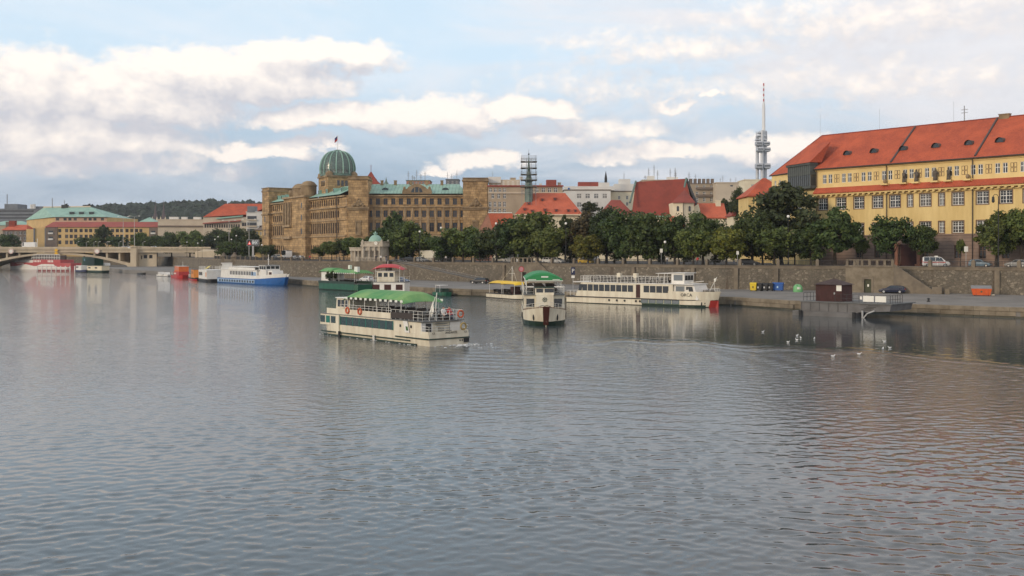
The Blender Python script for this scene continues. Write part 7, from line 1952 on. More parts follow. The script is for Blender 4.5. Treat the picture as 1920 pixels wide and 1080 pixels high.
stuff(q.obj('rail', m_crim, jt))
t, L = boat_frame('blue_cabin_boat', 'small boat with a white cabin and navy hull near the bridge', (141, 510.5), (161, 511), 1.5); hull(t, L, 3.0, 1.0, 1.2, (M('navy_paint', (.02, .03, .09), .5), m_black_p, m_deck)); cabin(t, .6, L * .8, 1.3, 1.0, 3.0, m_white_p, 'cabin'); panes(t, [1.3, 2.3, 3.3], .6, 1.9, .8, 1.3, m_glass)
t, L = boat_frame('green_barge', 'dark green barge with a pale yellow deckhouse under the bridge', (163, 511), (199, 511.5), 2.0); hull(t, L, 4.0, 1.0, 1.0, (m_dgreen, m_dgreen, m_deck), fine=.9, tip=.6); cabin(t, .3, L - .4, 1.8, 1.0, 2.8, m_cream, 'deckhouse', roof=m_cream); panes(t, [2.0, 7.2], 1.8, 1.8, .6, 1.8, m_glass)
t, L = boat_frame('white_motor_yacht', 'white motor yacht half hidden under the right end of the arch', (186, 502.5), (206, 503), 2.0); hull(t, L, 3.6, 1.1, 1.5, (m_white_p, m_black_p, m_deck), zsplit=.2); cabin(t, 1, L * .7, 1.5, 1.1, 2.8, m_white_p, 'cabin', rake_f=.8); panes(t, [2.2, 3.6], 1.0, 1.8, .6, 1.5, m_glass)
t, L = boat_frame('green_shed_boat', 'dark green floating shed under the bridge arch', (150, 503), (186, 503.5), 4.0); hull(t, L, 5.0, .8, .8, (m_dgreen, m_dgreen, m_deck), fine=.95, tip=.9); cabin(t, .3, L - .3, 2.4, .8, 6.0, m_green_p, 'shed', roof=m_greyconc); q = MB(); q.box(2.6, 4.2, -2.44, -2.4, 4.0, 5.2); q.obj('shed_sign', m_sky_p, t)
t, L = boat_frame('dark_dinghy', 'dark little dinghy at the foot of the bridge pylon', (257, 514.3), (271, 514.8), 1.0); hull(t, L, 2.0, .6, .8, (m_black_p, m_black_p, m_deck))
# green pontoon restaurant
t, L = boat_frame('green_pontoon_cafe', 'green floating cafe with a green awning and two round shrubs', (597, 543.0), (684, 546.4), 2.6)
hull(t, L, 5.0, 1.6, 1.6, (m_green_p, m_dgreen, m_deck), zsplit=.3, fine=.93, tip=.75, stern_k=.9, rake=.1)
q = MB(); q.box(.2, L - .4, -2.5, -2.42, 1.6, 2.2); q.box(.2, L - .4, 2.42, 2.5, 1.6, 2.2); q.obj('green_bulwark', m_dgreen, t)
cabin(t, .8, 4.6, 2.0, 1.6, 4.3, m_white_p, 'bar_cabin'); panes(t, [2.6], 2.8, 2.9, .8, 2.0, m_valance, 'hatch')
canopy(t, .3, 5.4, 2.5, 4.4, 5.2, m_canopy, None, drop=.3, endx=.6); canopy(t, 5.3, L - .2, 2.5, 4.2, 4.85, m_canopy, m_valance, posts=(7, 9.5, L - .6), post_z=1.6, endx=.6, drop=.2)
q = MB(); q.box(10.2, 10.9, -.3, .3, 5.0, 5.9); q.box(L - 1.6, L - .2, -1.8, -1.2, 4.4, 5.6); q.obj('sign_box', m_valance, t)
for i, x in enumerate((4.9, 6.7)):
    q = MB(); q.tube((x, -2.2, 1.6), (x, -2.2, 2.4), .09, 5); q.obj('shrub_stem', m_bark, t); o = put('shrub', crown('round', 4, i), t, (x, -2.2, 3.5)); o.scale = (1.05, 1.05, 1.15)
seats(t, [6.2 + .9 * i for i in range(6)], (-1.0, 1.0), 1.6)
# red-canopied tug behind the cruise boat
t, L = boat_frame('red_awning_tug', 'white workboat with a faded red awning behind the green canopy', (762, 563), (694, 561.5), 2.2)
hull(t, L, 4.6, 1.1, 1.5, (m_black_p, m_black_p, m_deck), zsplit=.3); cabin(t, 1.0, L * .85, 2.0, 1.1, 3.3, m_white_p, 'cabin', roof=m_deck); panes(t, [2.0, 4.2, 6.4], 1.3, 1.9, 1.0, 2.0, m_kiosk)
cabin(t, 3.0, 6.4, 1.5, 3.4, 5.3, m_cream_p, 'wheelhouse', roof=m_white_p); panes(t, [3.6, 4.7, 5.8], .75, 4.3, .75, 1.5, m_glass)
canopy(t, 1.4, L * .92, 1.7, 6.1, 6.7, m_canopyR, None, posts=(2.0, 6.6), post_z=3.4, endx=2.4, drop=.5); deck_rail(t, [(1, -1.9), (L * .85, -1.9)], 3.4, .9, m_rail, .9); deck_rail(t, [(1, 1.9), (L * .85, 1.9)], 3.4, .9, m_rail, .9)
lifebuoy(t, (4.6, -1.6, 4.0)); q = MB(); q.tube((4.7, 0, 5.3), (4.7, 0, 7.3), .05, 5); q.obj('mast', m_rail, t)
# small green boat, yellow-canopied boat
t, L = boat_frame('small_green_boat', 'small dark green open boat moored right of the green canopy', (812, 554.2), (841, 555.2), 1.2); hull(t, L, 2.4, .75, .85, (m_green_p, m_dgreen, m_deck), zsplit=.1, fine=.8, tip=.5, rake=.1); cabin(t, .6, 3.0, .9, .75, 1.5, m_dgreen, 'cuddy'); q = MB(); q.box(.8, 2.6, -1.0, 1.0, 2.1, 2.18); q.tube((.9, -.9, .75), (.9, -.9, 2.1), .04, 4); q.tube((2.5, -.9, .75), (2.5, -.9, 2.1), .04, 4); stuff(q.obj('white_board', m_white_p, t))
t, L = boat_frame('yellow_canopied_boat', 'open excursion boat with a bright yellow canopy and cream hull', (912, 557.6), (990, 561.8), 1.9)
hull(t, L, 3.8, .8, .9, (m_cream_p, m_black_p, m_deck), zsplit=.12, fine=.8, tip=.3, rake=.4); q = MB(); q.box(0, L * .8, -1.95, 1.95, .8, .9); q.obj('gunwale', m_black_p, t)
canopy(t, 1.1, 6.2, 1.9, 2.95, 3.35, m_canopyY, None, posts=(1.3, 5.9), post_z=.8, endx=.4, drop=.25); canopy(t, 5.6, L * .86, 1.9, 2.9, 3.3, m_canopyY, None, posts=(6.4, L * .84), post_z=.8, endx=.4, drop=.25)
seats(t, [1.6 + .9 * i for i in range(9)], (-.9, .9), .8); q = MB(); q.box(L * .6, L * .6 + 1.0, -.8, .8, .8, 2.3); q.obj('engine_box', m_kiosk, t)
q = MB(); q.tube((L * .55, 0, 3.2), (L * .55, 0, 6.2), .06, 5); q.tube((L * .55 - 1.2, 0, 4.8), (L * .55 + 1.0, 0, 4.8), .035, 4); q.tube((L * .55, 0, 6.0), (L * .55 - 3.8, 0, 3.3), .02, 4); q.tube((L * .55, 0, 6), (L * .55 + 1.6, 0, 3.4), .02, 4); q.obj('mast', m_rail, t)

# steel landing stage with the maroon kiosk
a, c = G(1486, 590.5, 0), G(1604, 596, 0); d = (c - a); ang = math.atan2(d.y, d.x); LP_ = d.length
t = thing('landing_stage', 'grey steel landing stage moored to the quay below the yellow building', 'pontoon', (a.x, a.y, 0), ang)
q = MB(); q.box(0, LP_, 0, 3.5, -.5, .62); q.obj('float', m_pontoon, t)
q = MB(); q.box(.9, LP_ + .02, .8, 8.5, .622, 1.9); q.obj('hull_box', m_pontoon, t)
q = MB(); q.add([(LP_ + .03, .8, .7), (LP_ + 4.4, .8, 1.0), (LP_ + 4.4, 8, 1.0), (LP_ + .03, 8, .7), (LP_ + .03, .8, 1.9), (LP_ + 4.6, .8, 1.9), (LP_ + 4.6, 8, 1.9), (LP_ + .03, 8, 1.9)], [(0, 1, 2, 3), (4, 5, 6, 7), (0, 1, 5, 4), (1, 2, 6, 5), (3, 0, 4, 7)]); q.obj('overhang', m_pontoon, t)
pf = MB(); pf.box(-.06, .06, .74, .79, .66, 1.86); fm = pf.mesh('rib', M('pontoon_rib', (.10, .095, .093), .8))
for i in range(6): put('rib', fm, t, (.96 + (LP_ - 1.0) * .82 * i / 5, 0, 0))
q = MB(); q.box(.8, LP_ + 4.8, .62, 8.6, 1.9, 2.02); q.obj('deck_plate', m_deck, t)
for i in range(4): q = MB(); q.box(LP_ + .5 + .32 * i, LP_ + 1.9 + .32 * i, .74, .79, 1.05 + .2 * i, 1.13 + .2 * i); q.obj('slot', m_black_p, t)
for x in (1.35, LP_ - .1): q = MB(); q.tube((x, -.25, -.8), (x, -.25, .75), .26, 8); q.obj('pile_fender', m_tyre, t)
q = MB(); q.tube((LP_ + .8, .4, -.8), (LP_ + .8, .4, 1.0), .13, 6); q.path([(LP_ + .8, .4, -.2), (LP_ + 1.4, .5, .6), (LP_ + 2.4, .6, 1.0)], .1); q.obj('strut', m_lampgrey, t)
deck_rail(t, [(1.2, 1.0), (1.2, 5)], 2.02, 1.15, m_iron, 1.0, r=.03); deck_rail(t, [(5.9, 1.0), (LP_ + 4.4, 1.0), (LP_ + 4.4, 5)], 2.02, 1.1, m_iron, .8, r=.03, mids=(.5, .1))
for x in (LP_ + 1.4, LP_ + 3.1): q = MB(); q.box(x - .75, x + .75, .93, .965, 2.2, 3.0); q.obj('white_sign_board', m_paper, t)
q = MB(); q.box(LP_ + .2, LP_ + .5, .93, .965, 2.5, 2.9); q.obj('small_notice', m_paper, t)
k = thing('ticket_kiosk', 'maroon boarded kiosk with a hipped roof standing on the landing stage', 'kiosk', (a.x + math.cos(ang) * 4.7 - math.sin(ang) * 3.2, a.y + math.sin(ang) * 4.7 + math.cos(ang) * 3.2, 2.02), ang)
q = MB(); q.box(-1.96, 1.96, -1.6, 1.6, 0, 2.35); q.obj('wall_core', m_kiosk, k)
bd = MB(); bd.box(-.13, .13, -1.63, -1.602, .02, 2.34); bm_ = bd.mesh('board', m_kiosk)
for i in range(14): put('board', bm_, k, (-1.82 + .28 * i, 0, 0))
q = MB(); e = 2.25; f = 1.9; q.add([(-e, -f, 2.36), (e, -f, 2.36), (e, f, 2.36), (-e, f, 2.36), (-.35, 0, 3.12), (.35, 0, 3.12)], [(0, 1, 5, 4), (1, 2, 5), (2, 3, 4, 5), (3, 0, 4), (0, 3, 2, 1)]); q.tube((0, 0, 3.1), (0, 0, 3.35), .06, 5); q.obj('roof', m_kioskroof, k)
q = MB(); q.box(1.15, 1.9, -1.67, -1.64, 1.5, 2.3); q.obj('notice_board', m_paper, k)
q = MB(); q.box(.75, .95, -1.66, -1.64, 1.0, 1.3); q.obj('small_notice', m_greymetal, k)
# ------------------------------------------------------------------ vehicles
CARS = {}
def car(name, label, loc, rz, body, kind='wagon', cat='car', group='parked vehicles', lights=True):
    """vehicle with body, windows, four wheels and lamps; x forward"""
    S = {  # stations: x, sill z, belt z, roof z (None = bonnet), half width at belt, at roof
        'wagon': dict(L=4.6, st=[(-2.28, .45, .75, .78, .74, .70), (-2.2, .28, .92, 1.02, .86, .72), (-1.95, .25, .95, 1.36, .88, .66), (-1.2, .24, .95, 1.45, .89, .64), (0, .24, .94, 1.46, .89, .64), (.35, .24, .94, 1.42, .89, .64), (1.0, .24, .93, .98, .88, .80), (1.7, .26, .82, .86, .86, .76), (2.15, .28, .68, .72, .80, .70), (2.3, .38, .58, .60, .70, .62)], cab=(-1.95, .35), wh=(-1.35, 1.40, .32)),
        'hatch': dict(L=4.0, st=[(-2.0, .42, .75, .78, .76, .70), (-1.92, .28, .92, 1.0, .84, .72), (-1.55, .25, .95, 1.40, .85, .62), (-.6, .24, .95, 1.47, .86, .62), (.2, .24, .94, 1.42, .86, .62), (.95, .24, .93, .98, .85, .78), (1.5, .26, .82, .86, .83, .74), (1.9, .3, .66, .7, .76, .66), (2.0, .4, .56, .58, .66, .6)], cab=(-1.55, .2), wh=(-1.2, 1.2, .31)),
        'van': dict(L=4.9, st=[(-2.45, .4, 1.0, 1.1, .88, .84), (-2.4, .3, 1.08, 1.85, .95, .84), (-2.2, .28, 1.1, 1.94, .96, .84), (-1, .28, 1.1, 1.96, .96, .84), (.6, .28, 1.1, 1.93, .96, .84), (.9, .28, 1.1, 1.85, .96, .82), (1.65, .28, 1.06, 1.15, .95, .86), (2.2, .3, .92, .98, .92, .82), (2.45, .4, .7, .74, .82, .74)], cab=(-2.3, .9), wh=(-1.5, 1.55, .34)),
        'coach': dict(L=11.0, st=[(-5.5, .5, 1.4, 3.2, 1.2, 1.15), (-5.3, .4, 1.4, 3.45, 1.25, 1.18), (0, .4, 1.4, 3.5, 1.25, 1.18), (5.0, .4, 1.4, 3.45, 1.25, 1.18), (5.4, .45, 1.3, 3.1, 1.22, 1.15), (5.5, .5, 1.2, 2.6, 1.15, 1.1)], cab=(-5.2, 5.0), wh=(-3.4, 3.6, .5)),
    }['coach' if kind == 'box' else kind]
    if kind == 'box': S['cab'] = (3.7, 5.0)
    st = S['st']
    t = thing(name, label, cat, loc, rz, group)
    q = MB(); rings = []
    for x, a, b_, c, w1, w2 in st:
        rings.append([(x, -w1 * .92, a), (x, -w1, (a + b_) / 2), (x, -w1 * .985, b_), (x, -w2, c - .05 * (c - b_)), (x, -w2 * .8, c), (x, w2 * .8, c), (x, w2, c - .05 * (c - b_)), (x, w1 * .985, b_), (x, w1, (a + b_) / 2), (x, w1 * .92, a)])
    q.loft(rings); bo = q.obj('body', body, t, smooth=False)
    def at(x, s):
        for p, r in zip(st[:-1], st[1:]):
            if p[0] <= x <= r[0]:
                u = (x - p[0]) / (r[0] - p[0]); b_ = p[2] + (r[2] - p[2]) * u; c = p[3] + (r[3] - p[3]) * u; w1 = p[4] + (r[4] - p[4]) * u; w2 = p[5] + (r[5] - p[5]) * u
                z = b_ + .06 + (c - b_ - .14) * s; return (w1 * .985 + (w2 - w1 * .985) * ((z - b_) / max(.05, c - b_)) + .012, z)
    x0, x1 = S['cab']; n = {'wagon': 3, 'hatch': 2, 'van': 3, 'coach': 7, 'box': 1}[kind]
    for sy in (-1, 1):
        for i in range(n):
            xa, xb = x0 + .1 + (x1 - x0 - .1) * i / n + .04, x0 + .1 + (x1 - x0 - .1) * (i + 1) / n - .04
            if i == n - 1 and kind in ('wagon', 'hatch', 'van'): xb2 = xb + .42
            else: xb2 = xb
            q = MB(); p = [(xa, 0), (xb2, 0), (xb, 1), (xa, 1)]
            vs = []
            for x, s in p:
                xx = min(x, st[-3][0]); w, z = at(min(xx, x1 + .3), s) if x <= x1 + .02 else (at(x1, s)[0] + .02 * 0 + (.02 if s == 0 else 0), at(x1, s)[1]); vs.append((x, sy * w, z))
            q.add(vs, [(0, 1, 2, 3)]); q.obj('side_window', m_glass, t)
    # windscreen and rear window
    def cross(xa, xb, za, zb, wa, wb, nm, off):
        q = MB(); q.add([(xa, -wa, za), (xa, wa, za), (xb, wb, zb), (xb, -wb, zb)], [(0, 1, 2, 3)]); o = q.obj(nm, m_glass, t); o.location = (off, 0, .012)
    i1 = max(i for i, s in enumerate(st) if s[0] <= x1 + .01)
    f0, f1 = st[i1], st[i1 + 1]
    cross(f1[0] - .06, f0[0] + .04, f1[3] + .05, f0[3] - .05, f1[5] * .9, f0[5] * .86, 'windscreen', .02)
    i0 = min(i for i, s in enumerate(st) if s[0] >= x0 - .01); r0, r1 = st[i0 - 1], st[i0]
    cross(r0[0] + .02, r1[0] - .02, r0[3] + .04, r1[3] - .06, r0[5] * .9, r1[5] * .86, 'rear_window', -.02)
    xr, xf, rad = S['wh']; W = st[len(st) // 2][4]
    wk = ('wheel', rad)
    if wk not in CARS:
        q = MB(); q.lathe([(.0, -.1), (rad * .75, -.1), (rad, -.07), (rad, .07), (rad * .75, .1), (0, .1)], n=16); tm = q.mesh('wheel', m_tyre)
        q = MB(); q.lathe([(0, .108), (rad * .6, .108), (rad * .64, .095)], n=12); q.lathe([(0, -.108), (rad * .6, -.108), (rad * .64, -.095)], n=12); CARS[wk] = (tm, q.mesh('rim', m_rim))
    for x in (xr, xf):
        for sy in (-1, 1):
            o = put('wheel', CARS[wk][0], t, (x, sy * (W - .09), rad), rot=(PI / 2, 0, 0)); put('rim', CARS[wk][1], o)
    e, b0 = st[-2], st[1]
    for sy in (-1, 1):
        q = MB(); q.blob((e[0] + .02, sy * e[4] * .72, (e[1] + e[2]) / 2 + .1), (.12, .17, .08)); q.obj('headlight', m_head, t)
        q = MB(); q.box(b0[0] - .09, b0[0] + .02, sy * b0[4] * .86 - .1, sy * b0[4] * .86 + .1, b0[2] - .25, b0[2]); q.obj('tail_light', m_tail, t)
    q = MB(); q.box(st[0][0] - .03, st[0][0] - .005, -.26, .26, .5, .62); q.obj('number_plate', m_paper, t)
    return t
paint = lambda n, c: M(n, c, .35, coat=.4)
wd = math.atan2(Wp[1].y - Wp[2].y, Wp[1].x - Wp[2].x)
p = G(1673, 550, ZQ); car('estate_car', 'dark blue estate car parked on the quay by the stone stairway', (p.x, p.y, ZQ), PI - .45, paint('navy_car', (.012, .016, .04)))
p = G(899, 532, ZQ); car('estate_car', 'black estate car parked on the quay at the foot of the ramp', (p.x, p.y, ZQ), PI - .5, paint('black_car', (.018, .02, .022)))
p = G(753, 531, ZQ); car('hatchback', 'blue hatchback on the quay behind the red-awning workboat', (p.x, p.y, ZQ), -.5, paint('blue_car', (.03, .06, .13)), 'hatch')
p = G(687, 528, ZQ); car('hatchback', 'white hatchback on the quay beside the green floating cafe', (p.x, p.y, ZQ), 2.4, paint('white_car', (.62, .62, .60)), 'hatch')
def road(px, off): P_, d_ = on_line_px(Wp, px); return (XP(px, P_.y + off), P_.y + off, ZR), math.atan2(-d_.y, -d_.x)
lc, a = road(1755, 8); am = car('ambulance', 'white and red ambulance van parked before the yellow building', lc, a + .35, paint('white_van', (.70, .69, .67)), 'van', 'van')
q = MB(); q.box(-.3, .3, -.6, .6, 1.97, 2.12); q.obj('light_bar', m_paper, am)
for sy in (-1, 1): q = MB(); q.box(-2.3, 1.6, sy * .965 - .012, sy * .965 + .012, .8, .95); q.obj('red_stripe', m_red_p, am)
q = MB(); q.box(-2.49, -2.46, -.8, .8, .95, 1.3); q.obj('red_rear_panel', m_red_p, am)
lc, a = road(1838, 9); car('hatchback', 'pale blue hatchback behind the railing before the yellow building', lc, a, paint('paleblue_car', (.16, .24, .30)), 'hatch')
lc, a = road(1906, 9.5); car('hatchback', 'silver hatchback behind the railing at the right edge', lc, a + PI, paint('silver_car', (.38, .38, .37)), 'hatch')
lc, a = road(1405, 8); car('hatchback', 'dark car with its red-lit rear behind the railing under the dark trees', lc, a, paint('darkgrey_car', (.04, .04, .045)), 'hatch')
lc, a = road(1099, 6.2); tx_ = car('taxi', 'yellow taxi parked behind the railing below the yellow-green maple', lc, a, paint('taxi_yellow', (.62, .40, .03)), 'hatch')
lc, a = road(1046, 8.5); car('hatchback', 'white car behind the railing right of the niche stairway', lc, a, MATS['white_car'], 'hatch')
lc, a = road(1030, 12); car('hatchback', 'second white car, deeper under the trees by the niche stairway', lc, a, MATS['white_car'], 'hatch')
lc, a = road(962, 12); car('delivery_van', 'tall white delivery van under the trees left of the niche stairway', lc, a, paint('white_van2', (.72, .72, .70)), 'box', 'van').scale = (.55, .85, .95)
lc, a = road(812, 13); car('delivery_truck', 'cream truck half hidden by the trees before the palace porch', lc, a, paint('cream_coach', (.70, .66, .55)), 'box', 'truck').scale = (.8, 1, .95)
lc, a = road(765, 12); car('delivery_van', 'white van under the leaning tree right of the pavilion', lc, a + .3, MATS['white_van2'], 'van', 'van')
lc, a = road(771, 5.5); car('hatchback', 'black car behind the railing right of the pavilion', lc, a + .5, MATS['black_car'], 'hatch')
lc, a = road(790, 6.2); car('estate_car', 'silver estate car behind the railing right of the black car', lc, a, MATS['silver_car'], 'wagon')
car('coach', 'white coach parked before the left end of the palace', (XP(538, 405), 405, ZR), math.atan2(-1, .45), paint('white_coach', (.75, .74, .71)), 'coach', 'coach').scale = (.75, 1.05, 1)
car('delivery_van', 'beige van in front of the trees left of the white coach', (XP(520, 398), 398, ZR), math.atan2(-1, .5), paint('beige_van', (.45, .40, .30)), 'van', 'van')
for px, Y, c, lab in ((515, 372, 'darkgrey_car', 'dark car in the road left below the white coach'), (556, 385, 'silver_car', 'silver car right of the white coach'), (566, 392, 'white_car', 'white car farther right of the white coach')):
    car('hatchback', lab, (XP(px, Y), Y, ZR), math.atan2(-1, .6), MATS[c], 'hatch')
Yb = 530; zb = ZP(466.5, 520)
car('delivery_van', 'white van driving over the bridge at the left', (XP(55, Yb), Yb, zb), PI, MATS['white_van2'], 'box', 'van').scale = (.62, .9, 1.0)
car('estate_car', 'long white car on the bridge beside the pylon', (XP(241, Yb), Yb, zb), 0, MATS['white_car'], 'wagon').scale = (1.6, 1, 1)
car('hatchback', 'white car on the low side span of the bridge', (XP(291, Yb), Yb, zb), 0, MATS['white_car'], 'hatch')

# ------------------------------------------------------------------ quay furniture
def bin4(label, px, col, w=1.25, h=1.35, d=1.0, mark=None):
    p = G(px, 545.5, ZQ); o = thing('waste_container', label, 'waste container', (p.x, p.y - .6, ZQ), R(-27), 'recycling containers against the wall')
    m = M('bin_' + col[0], col[1], .5, scale=2, var=.15)
    q = MB(); q.loft([[(-w * .45, -d * .42, .15), (w * .45, -d * .42, .15), (w * .45, d * .42, .15), (-w * .45, d * .42, .15)], [(-w / 2, -d / 2, h * .8), (w / 2, -d / 2, h * .8), (w / 2, d / 2, h * .8), (-w / 2, d / 2, h * .8)]]); q.obj('tub', m, o)
    q = MB(); n = 6; q.extrude([(-w / 2 - .04, -d * .54 * math.cos(PI * i / n), h * .81 + .25 * math.sin(PI * i / n)) for i in range(n + 1)], (w + .08, 0, 0)); q.obj('lid', m, o)
    q = MB(); q.tube((-.05, 0, 0), (.05, 0, 0), .12, 8); wm_ = q.mesh('castor', m_tyre)
    for sx in (-1, 1):
        for sy in (-1, 1): put('castor', wm_, o, (sx * w * .36, sy * d * .34, .12))
    if mark:
        q = MB(); q.box(-.13, .13, -d / 2 - .03, -d / 2 - .005, h * .35, h * .55); q.obj('sticker', M('sticker_' + mark[0], mark[1], .6), o)
    return o
bin4('yellow recycling container, leftmost of the row against the wall', 1411.5, ('yellow', (.72, .52, .02)), 1.2, 1.75, 1.0, ('dark', (.15, .12, .02)))
for i, px in enumerate((1421, 1432.5, 1442)):
    bin4(('left' if i == 0 else 'middle' if i == 1 else 'right') + ' one of three black waste containers against the wall', px, ('black', (.022, .022, .024)), 1.3, 1.6, 1.0, ('white', (.55, .55, .55)))
bin4('blue recycling container right of the black ones', 1457.5, ('blue', (.02, .10, .36)), 2.0, 1.75, 1.1, ('pale', (.45, .62, .75)))
p = G(1496, 547.5, ZQ); o = thing('bottle_bank', 'pale green bell-shaped bottle bank against the wall', 'bottle bank', (p.x, p.y, ZQ))
q = MB(); q.lathe([(.86, 0), (.90, .35), (.86, .85), (.70, 1.2), (.42, 1.42), (0, 1.5)], n=18); q.obj('bell', M('bell_green', (.16, .42, .17), .5, scale=2, var=.15), o, smooth=True)
q = MB(); q.box(-.35, -.05, -.90, -.84, .55, .95); q.box(.08, .2, -.90, -.84, .55, .95); stuff(q.obj('white_marks', m_paper, o)); q = MB(); q.blob((-.3, -.55, 1.2), (.12, .1, .1)); q.obj('slot', m_black_p, o)
# skip
p = G(1840, 554.5, ZQ); o = thing('orange_skip', 'orange metal skip with a grey lid on the right quay', 'skip', (p.x, p.y, ZQ), R(-22)); m = M('skip_orange', (.68, .115, .02), .55, scale=1.5, var=.2)
q = MB(); q.loft([[(-1.35, -.8, .12), (1.35, -.8, .12), (1.35, .8, .12), (-1.35, .8, .12)], [(-1.6, -.95, 1.25), (1.6, -.95, 1.25), (1.6, .95, 1.25), (-1.6, .95, 1.25)]]); q.obj('tub', m, o)
q = MB(); q.add([(-1.62, -.97, 1.26), (1.62, -.97, 1.26), (1.62, .97, 1.75), (-1.62, .97, 1.75), (-1.62, .97, 1.26), (1.62, .97, 1.26)], [(0, 1, 2, 3), (0, 3, 4), (1, 5, 2), (2, 5, 4, 3)]); q.obj('lid', m_greymetal, o)
for x in (-1.0, .9): q = MB(); q.box(x - .07, x + .07, -1.0, -.84, .15, 1.2); q.obj('rib', m, o)
q = MB(); q.box(-.15, .12, -.90, -.86, .6, .85); q.obj('green_mark', m_green_p, o)
for x in (-1.1, 1.1): q = MB(); q.tube((x, -.7, .1), (x, .7, .1), .1, 6); q.obj('roller', m_tyre, o)
p = G(1861, 554.8, ZQ); q = MB(); q.blob((0, 0, .12), (.35, .2, .12)); q.blob((.2, .05, .15), (.2, .2, .14)); tag(q.obj('litter_bag', m_cream_p, None, (p.x, p.y, ZQ)), 'small pale bag lying on the quay beside the orange skip', 'bag')
p = G(1890, 552, ZQ); o = thing('quay_bench', 'white-topped bench against the wall right of the orange skip', 'bench', (p.x, p.y, ZQ), R(-22))
q = MB(); q.box(-.85, .85, -.3, .3, .50, .58); q.obj('seat', m_paper, o); q = MB(); q.box(-.07, .07, -.22, .22, 0, .5); lm = q.mesh('leg', m_cap)
for x in (-.6, .6): put('leg', lm, o, (x, 0, 0))
p = G(1741, 566, ZQ); q = MB(); q.lathe([(.28, 0), (.28, .08), (.16, .1), (.15, .4), (.26, .5), (.1, .6), (0, .62)], n=10); tag(q.obj('mooring_bollard', m_iron, None, (p.x, p.y, ZQ)), 'dark mooring bollard on the right quay edge', 'bollard', 'mooring bollards')
# left quay bins
for i, (px, nm, c, lab) in enumerate(((513, 'amber', (.70, .40, .03), 'yellow'), (520.5, 'orange', (.62, .15, .02), 'orange'), (529, 'blue', (.02, .10, .36), 'blue'))):
    p = G(px, 516.8, ZQ); o = thing('waste_container', lab + ' container on the quay right of the blue-hulled boat', 'waste container', (p.x, p.y, ZQ), R(-45), 'containers by the blue boat')
    m = M('bin_' + nm, c, .5); w = 2.0 if i == 2 else 1.2; q = MB(); q.box(-w / 2, w / 2, -.5, .5, .1, 1.25); q.obj('tub', m, o); n = 6; q = MB(); q.extrude([(-w / 2 - .04, -.54 * math.cos(PI * k / n), 1.26 + .25 * math.sin(PI * k / n)) for k in range(n + 1)], (w + .08, 0, 0)); q.obj('lid', m, o)
# signs
def post_sign(label, px, Y, z0, py_c, kind, size):
    o = thing('road_sign', label, 'sign', (XP(px, Y), Y, z0)); h = ZP(py_c, Y) - z0
    q = MB(); q.tube((0, .06, 0), (0, .06, h + size * .5), .05, 6); q.obj('post', m_lampgrey, o)
    if kind == 'round':
        q = MB(); q.lathe([(0, 0), (size, 0), (size, .04)], n=20, mi=0); q.lathe([(size * .72, .002), (0, .002)], n=20, mi=1)
        q.m = [0] * len(q.m)
        f = q.obj('disc', [m_red_p], o); f.location = (0, 0, h); f.rotation_euler = (PI / 2, 0, 0)
        q = MB(); q.lathe([(0, .05), (size * .76, .05)], n=20); g = q.obj('disc_field', M('sign_pale', (.50, .22, .24), .6), f)
    elif kind == 'P':
        q = MB(); q.box(-size * .75, size * .75, -.03, .03, h - size * 1.35, h + size * 1.35); f = q.obj('plate', M('sign_navy', (.012, .018, .06), .5), o)
        lettering(o, 'P', size * 2.0, m_paper, (0, -.045, h), (PI / 2, 0, 0))
        q = MB(); q.box(-size * .6, size * .6, -.03, .03, h - size * 2.6, h - size * 1.7); q.obj('sub_plate', m_paper, o)
    else:
        q = MB(); q.box(-size * .7, size * .7, -.03, .03, h - size, h + size); q.obj('plate', m_paper, o)
    return o
post_sign('round red no-stopping sign on the quay beneath the niche stairway', 977.5, 232, ZQ, 504.5, 'round', .62)
post_sign('dark blue parking sign with a white plate beside the moored cream boat', 1074.5, 205, ZQ, 508, 'P', .55)
lc, a = road(1694.5 + 117, 5); post_sign('white road sign plate on a thin post right of the ambulance', 1811.5, lc[1], ZR, 467, 'plate', .5)
post_sign('white road sign plate before the dark tree row', 1240, wy(1240, 2), ZR, 470, 'plate', .42)
post_sign('back of a round sign near the dark car under the trees', 1383, wy(1383, 2), ZR, 474, 'plate', .36)
# display sign
Y = 395; o = thing('display_sign', 'dark electronic display sign on a grey column with a red triangle', 'sign', (XP(474.5, Y), Y, ZR)); k = Y / F
q = MB(); q.box(-.35, .35, -.25, .25, 0, ZP(461, Y) - ZR); q.obj('column', m_lampgrey, o)
zc, hh, wd_ = ZP(455.3, Y) - ZR, 12.0 * k / 2, 23 * k / 2
q = MB(); q.box(-wd_, wd_, -.2, .2, zc - hh, zc + hh); q.obj('frame', m_lampgrey, o)
q = MB(); q.box(-wd_ + .16, wd_ - .16, -.24, -.205, zc - hh + .14, zc + hh - .14); q.obj('panel', m_black_p, o)
me_ = bpy.data.materials.new('display_light'); me_.use_nodes = True; nb = me_.node_tree.nodes['Principled BSDF']; nb.inputs['Base Color'].default_value = (.3, .3, .3, 1); nb.inputs['Emission Color'].default_value = (1, 1, .95, 1); nb.inputs['Emission Strength'].default_value = .55
mr_ = bpy.data.materials.new('display_red'); mr_.use_nodes = True; nb = mr_.node_tree.nodes['Principled BSDF']; nb.inputs['Base Color'].default_value = (.4, .02, .02, 1); nb.inputs['Emission Color'].default_value = (1, .05, .03, 1); nb.inputs['Emission Strength'].default_value = .5
q = MB(); q.extrude([(-wd_ + .35, -.245, zc - .75), (-wd_ + 1.75, -.245, zc - .75), (-wd_ + 1.05, -.245, zc + .75)], (0, -.03, 0)); q.obj('red_triangle', mr_, o)
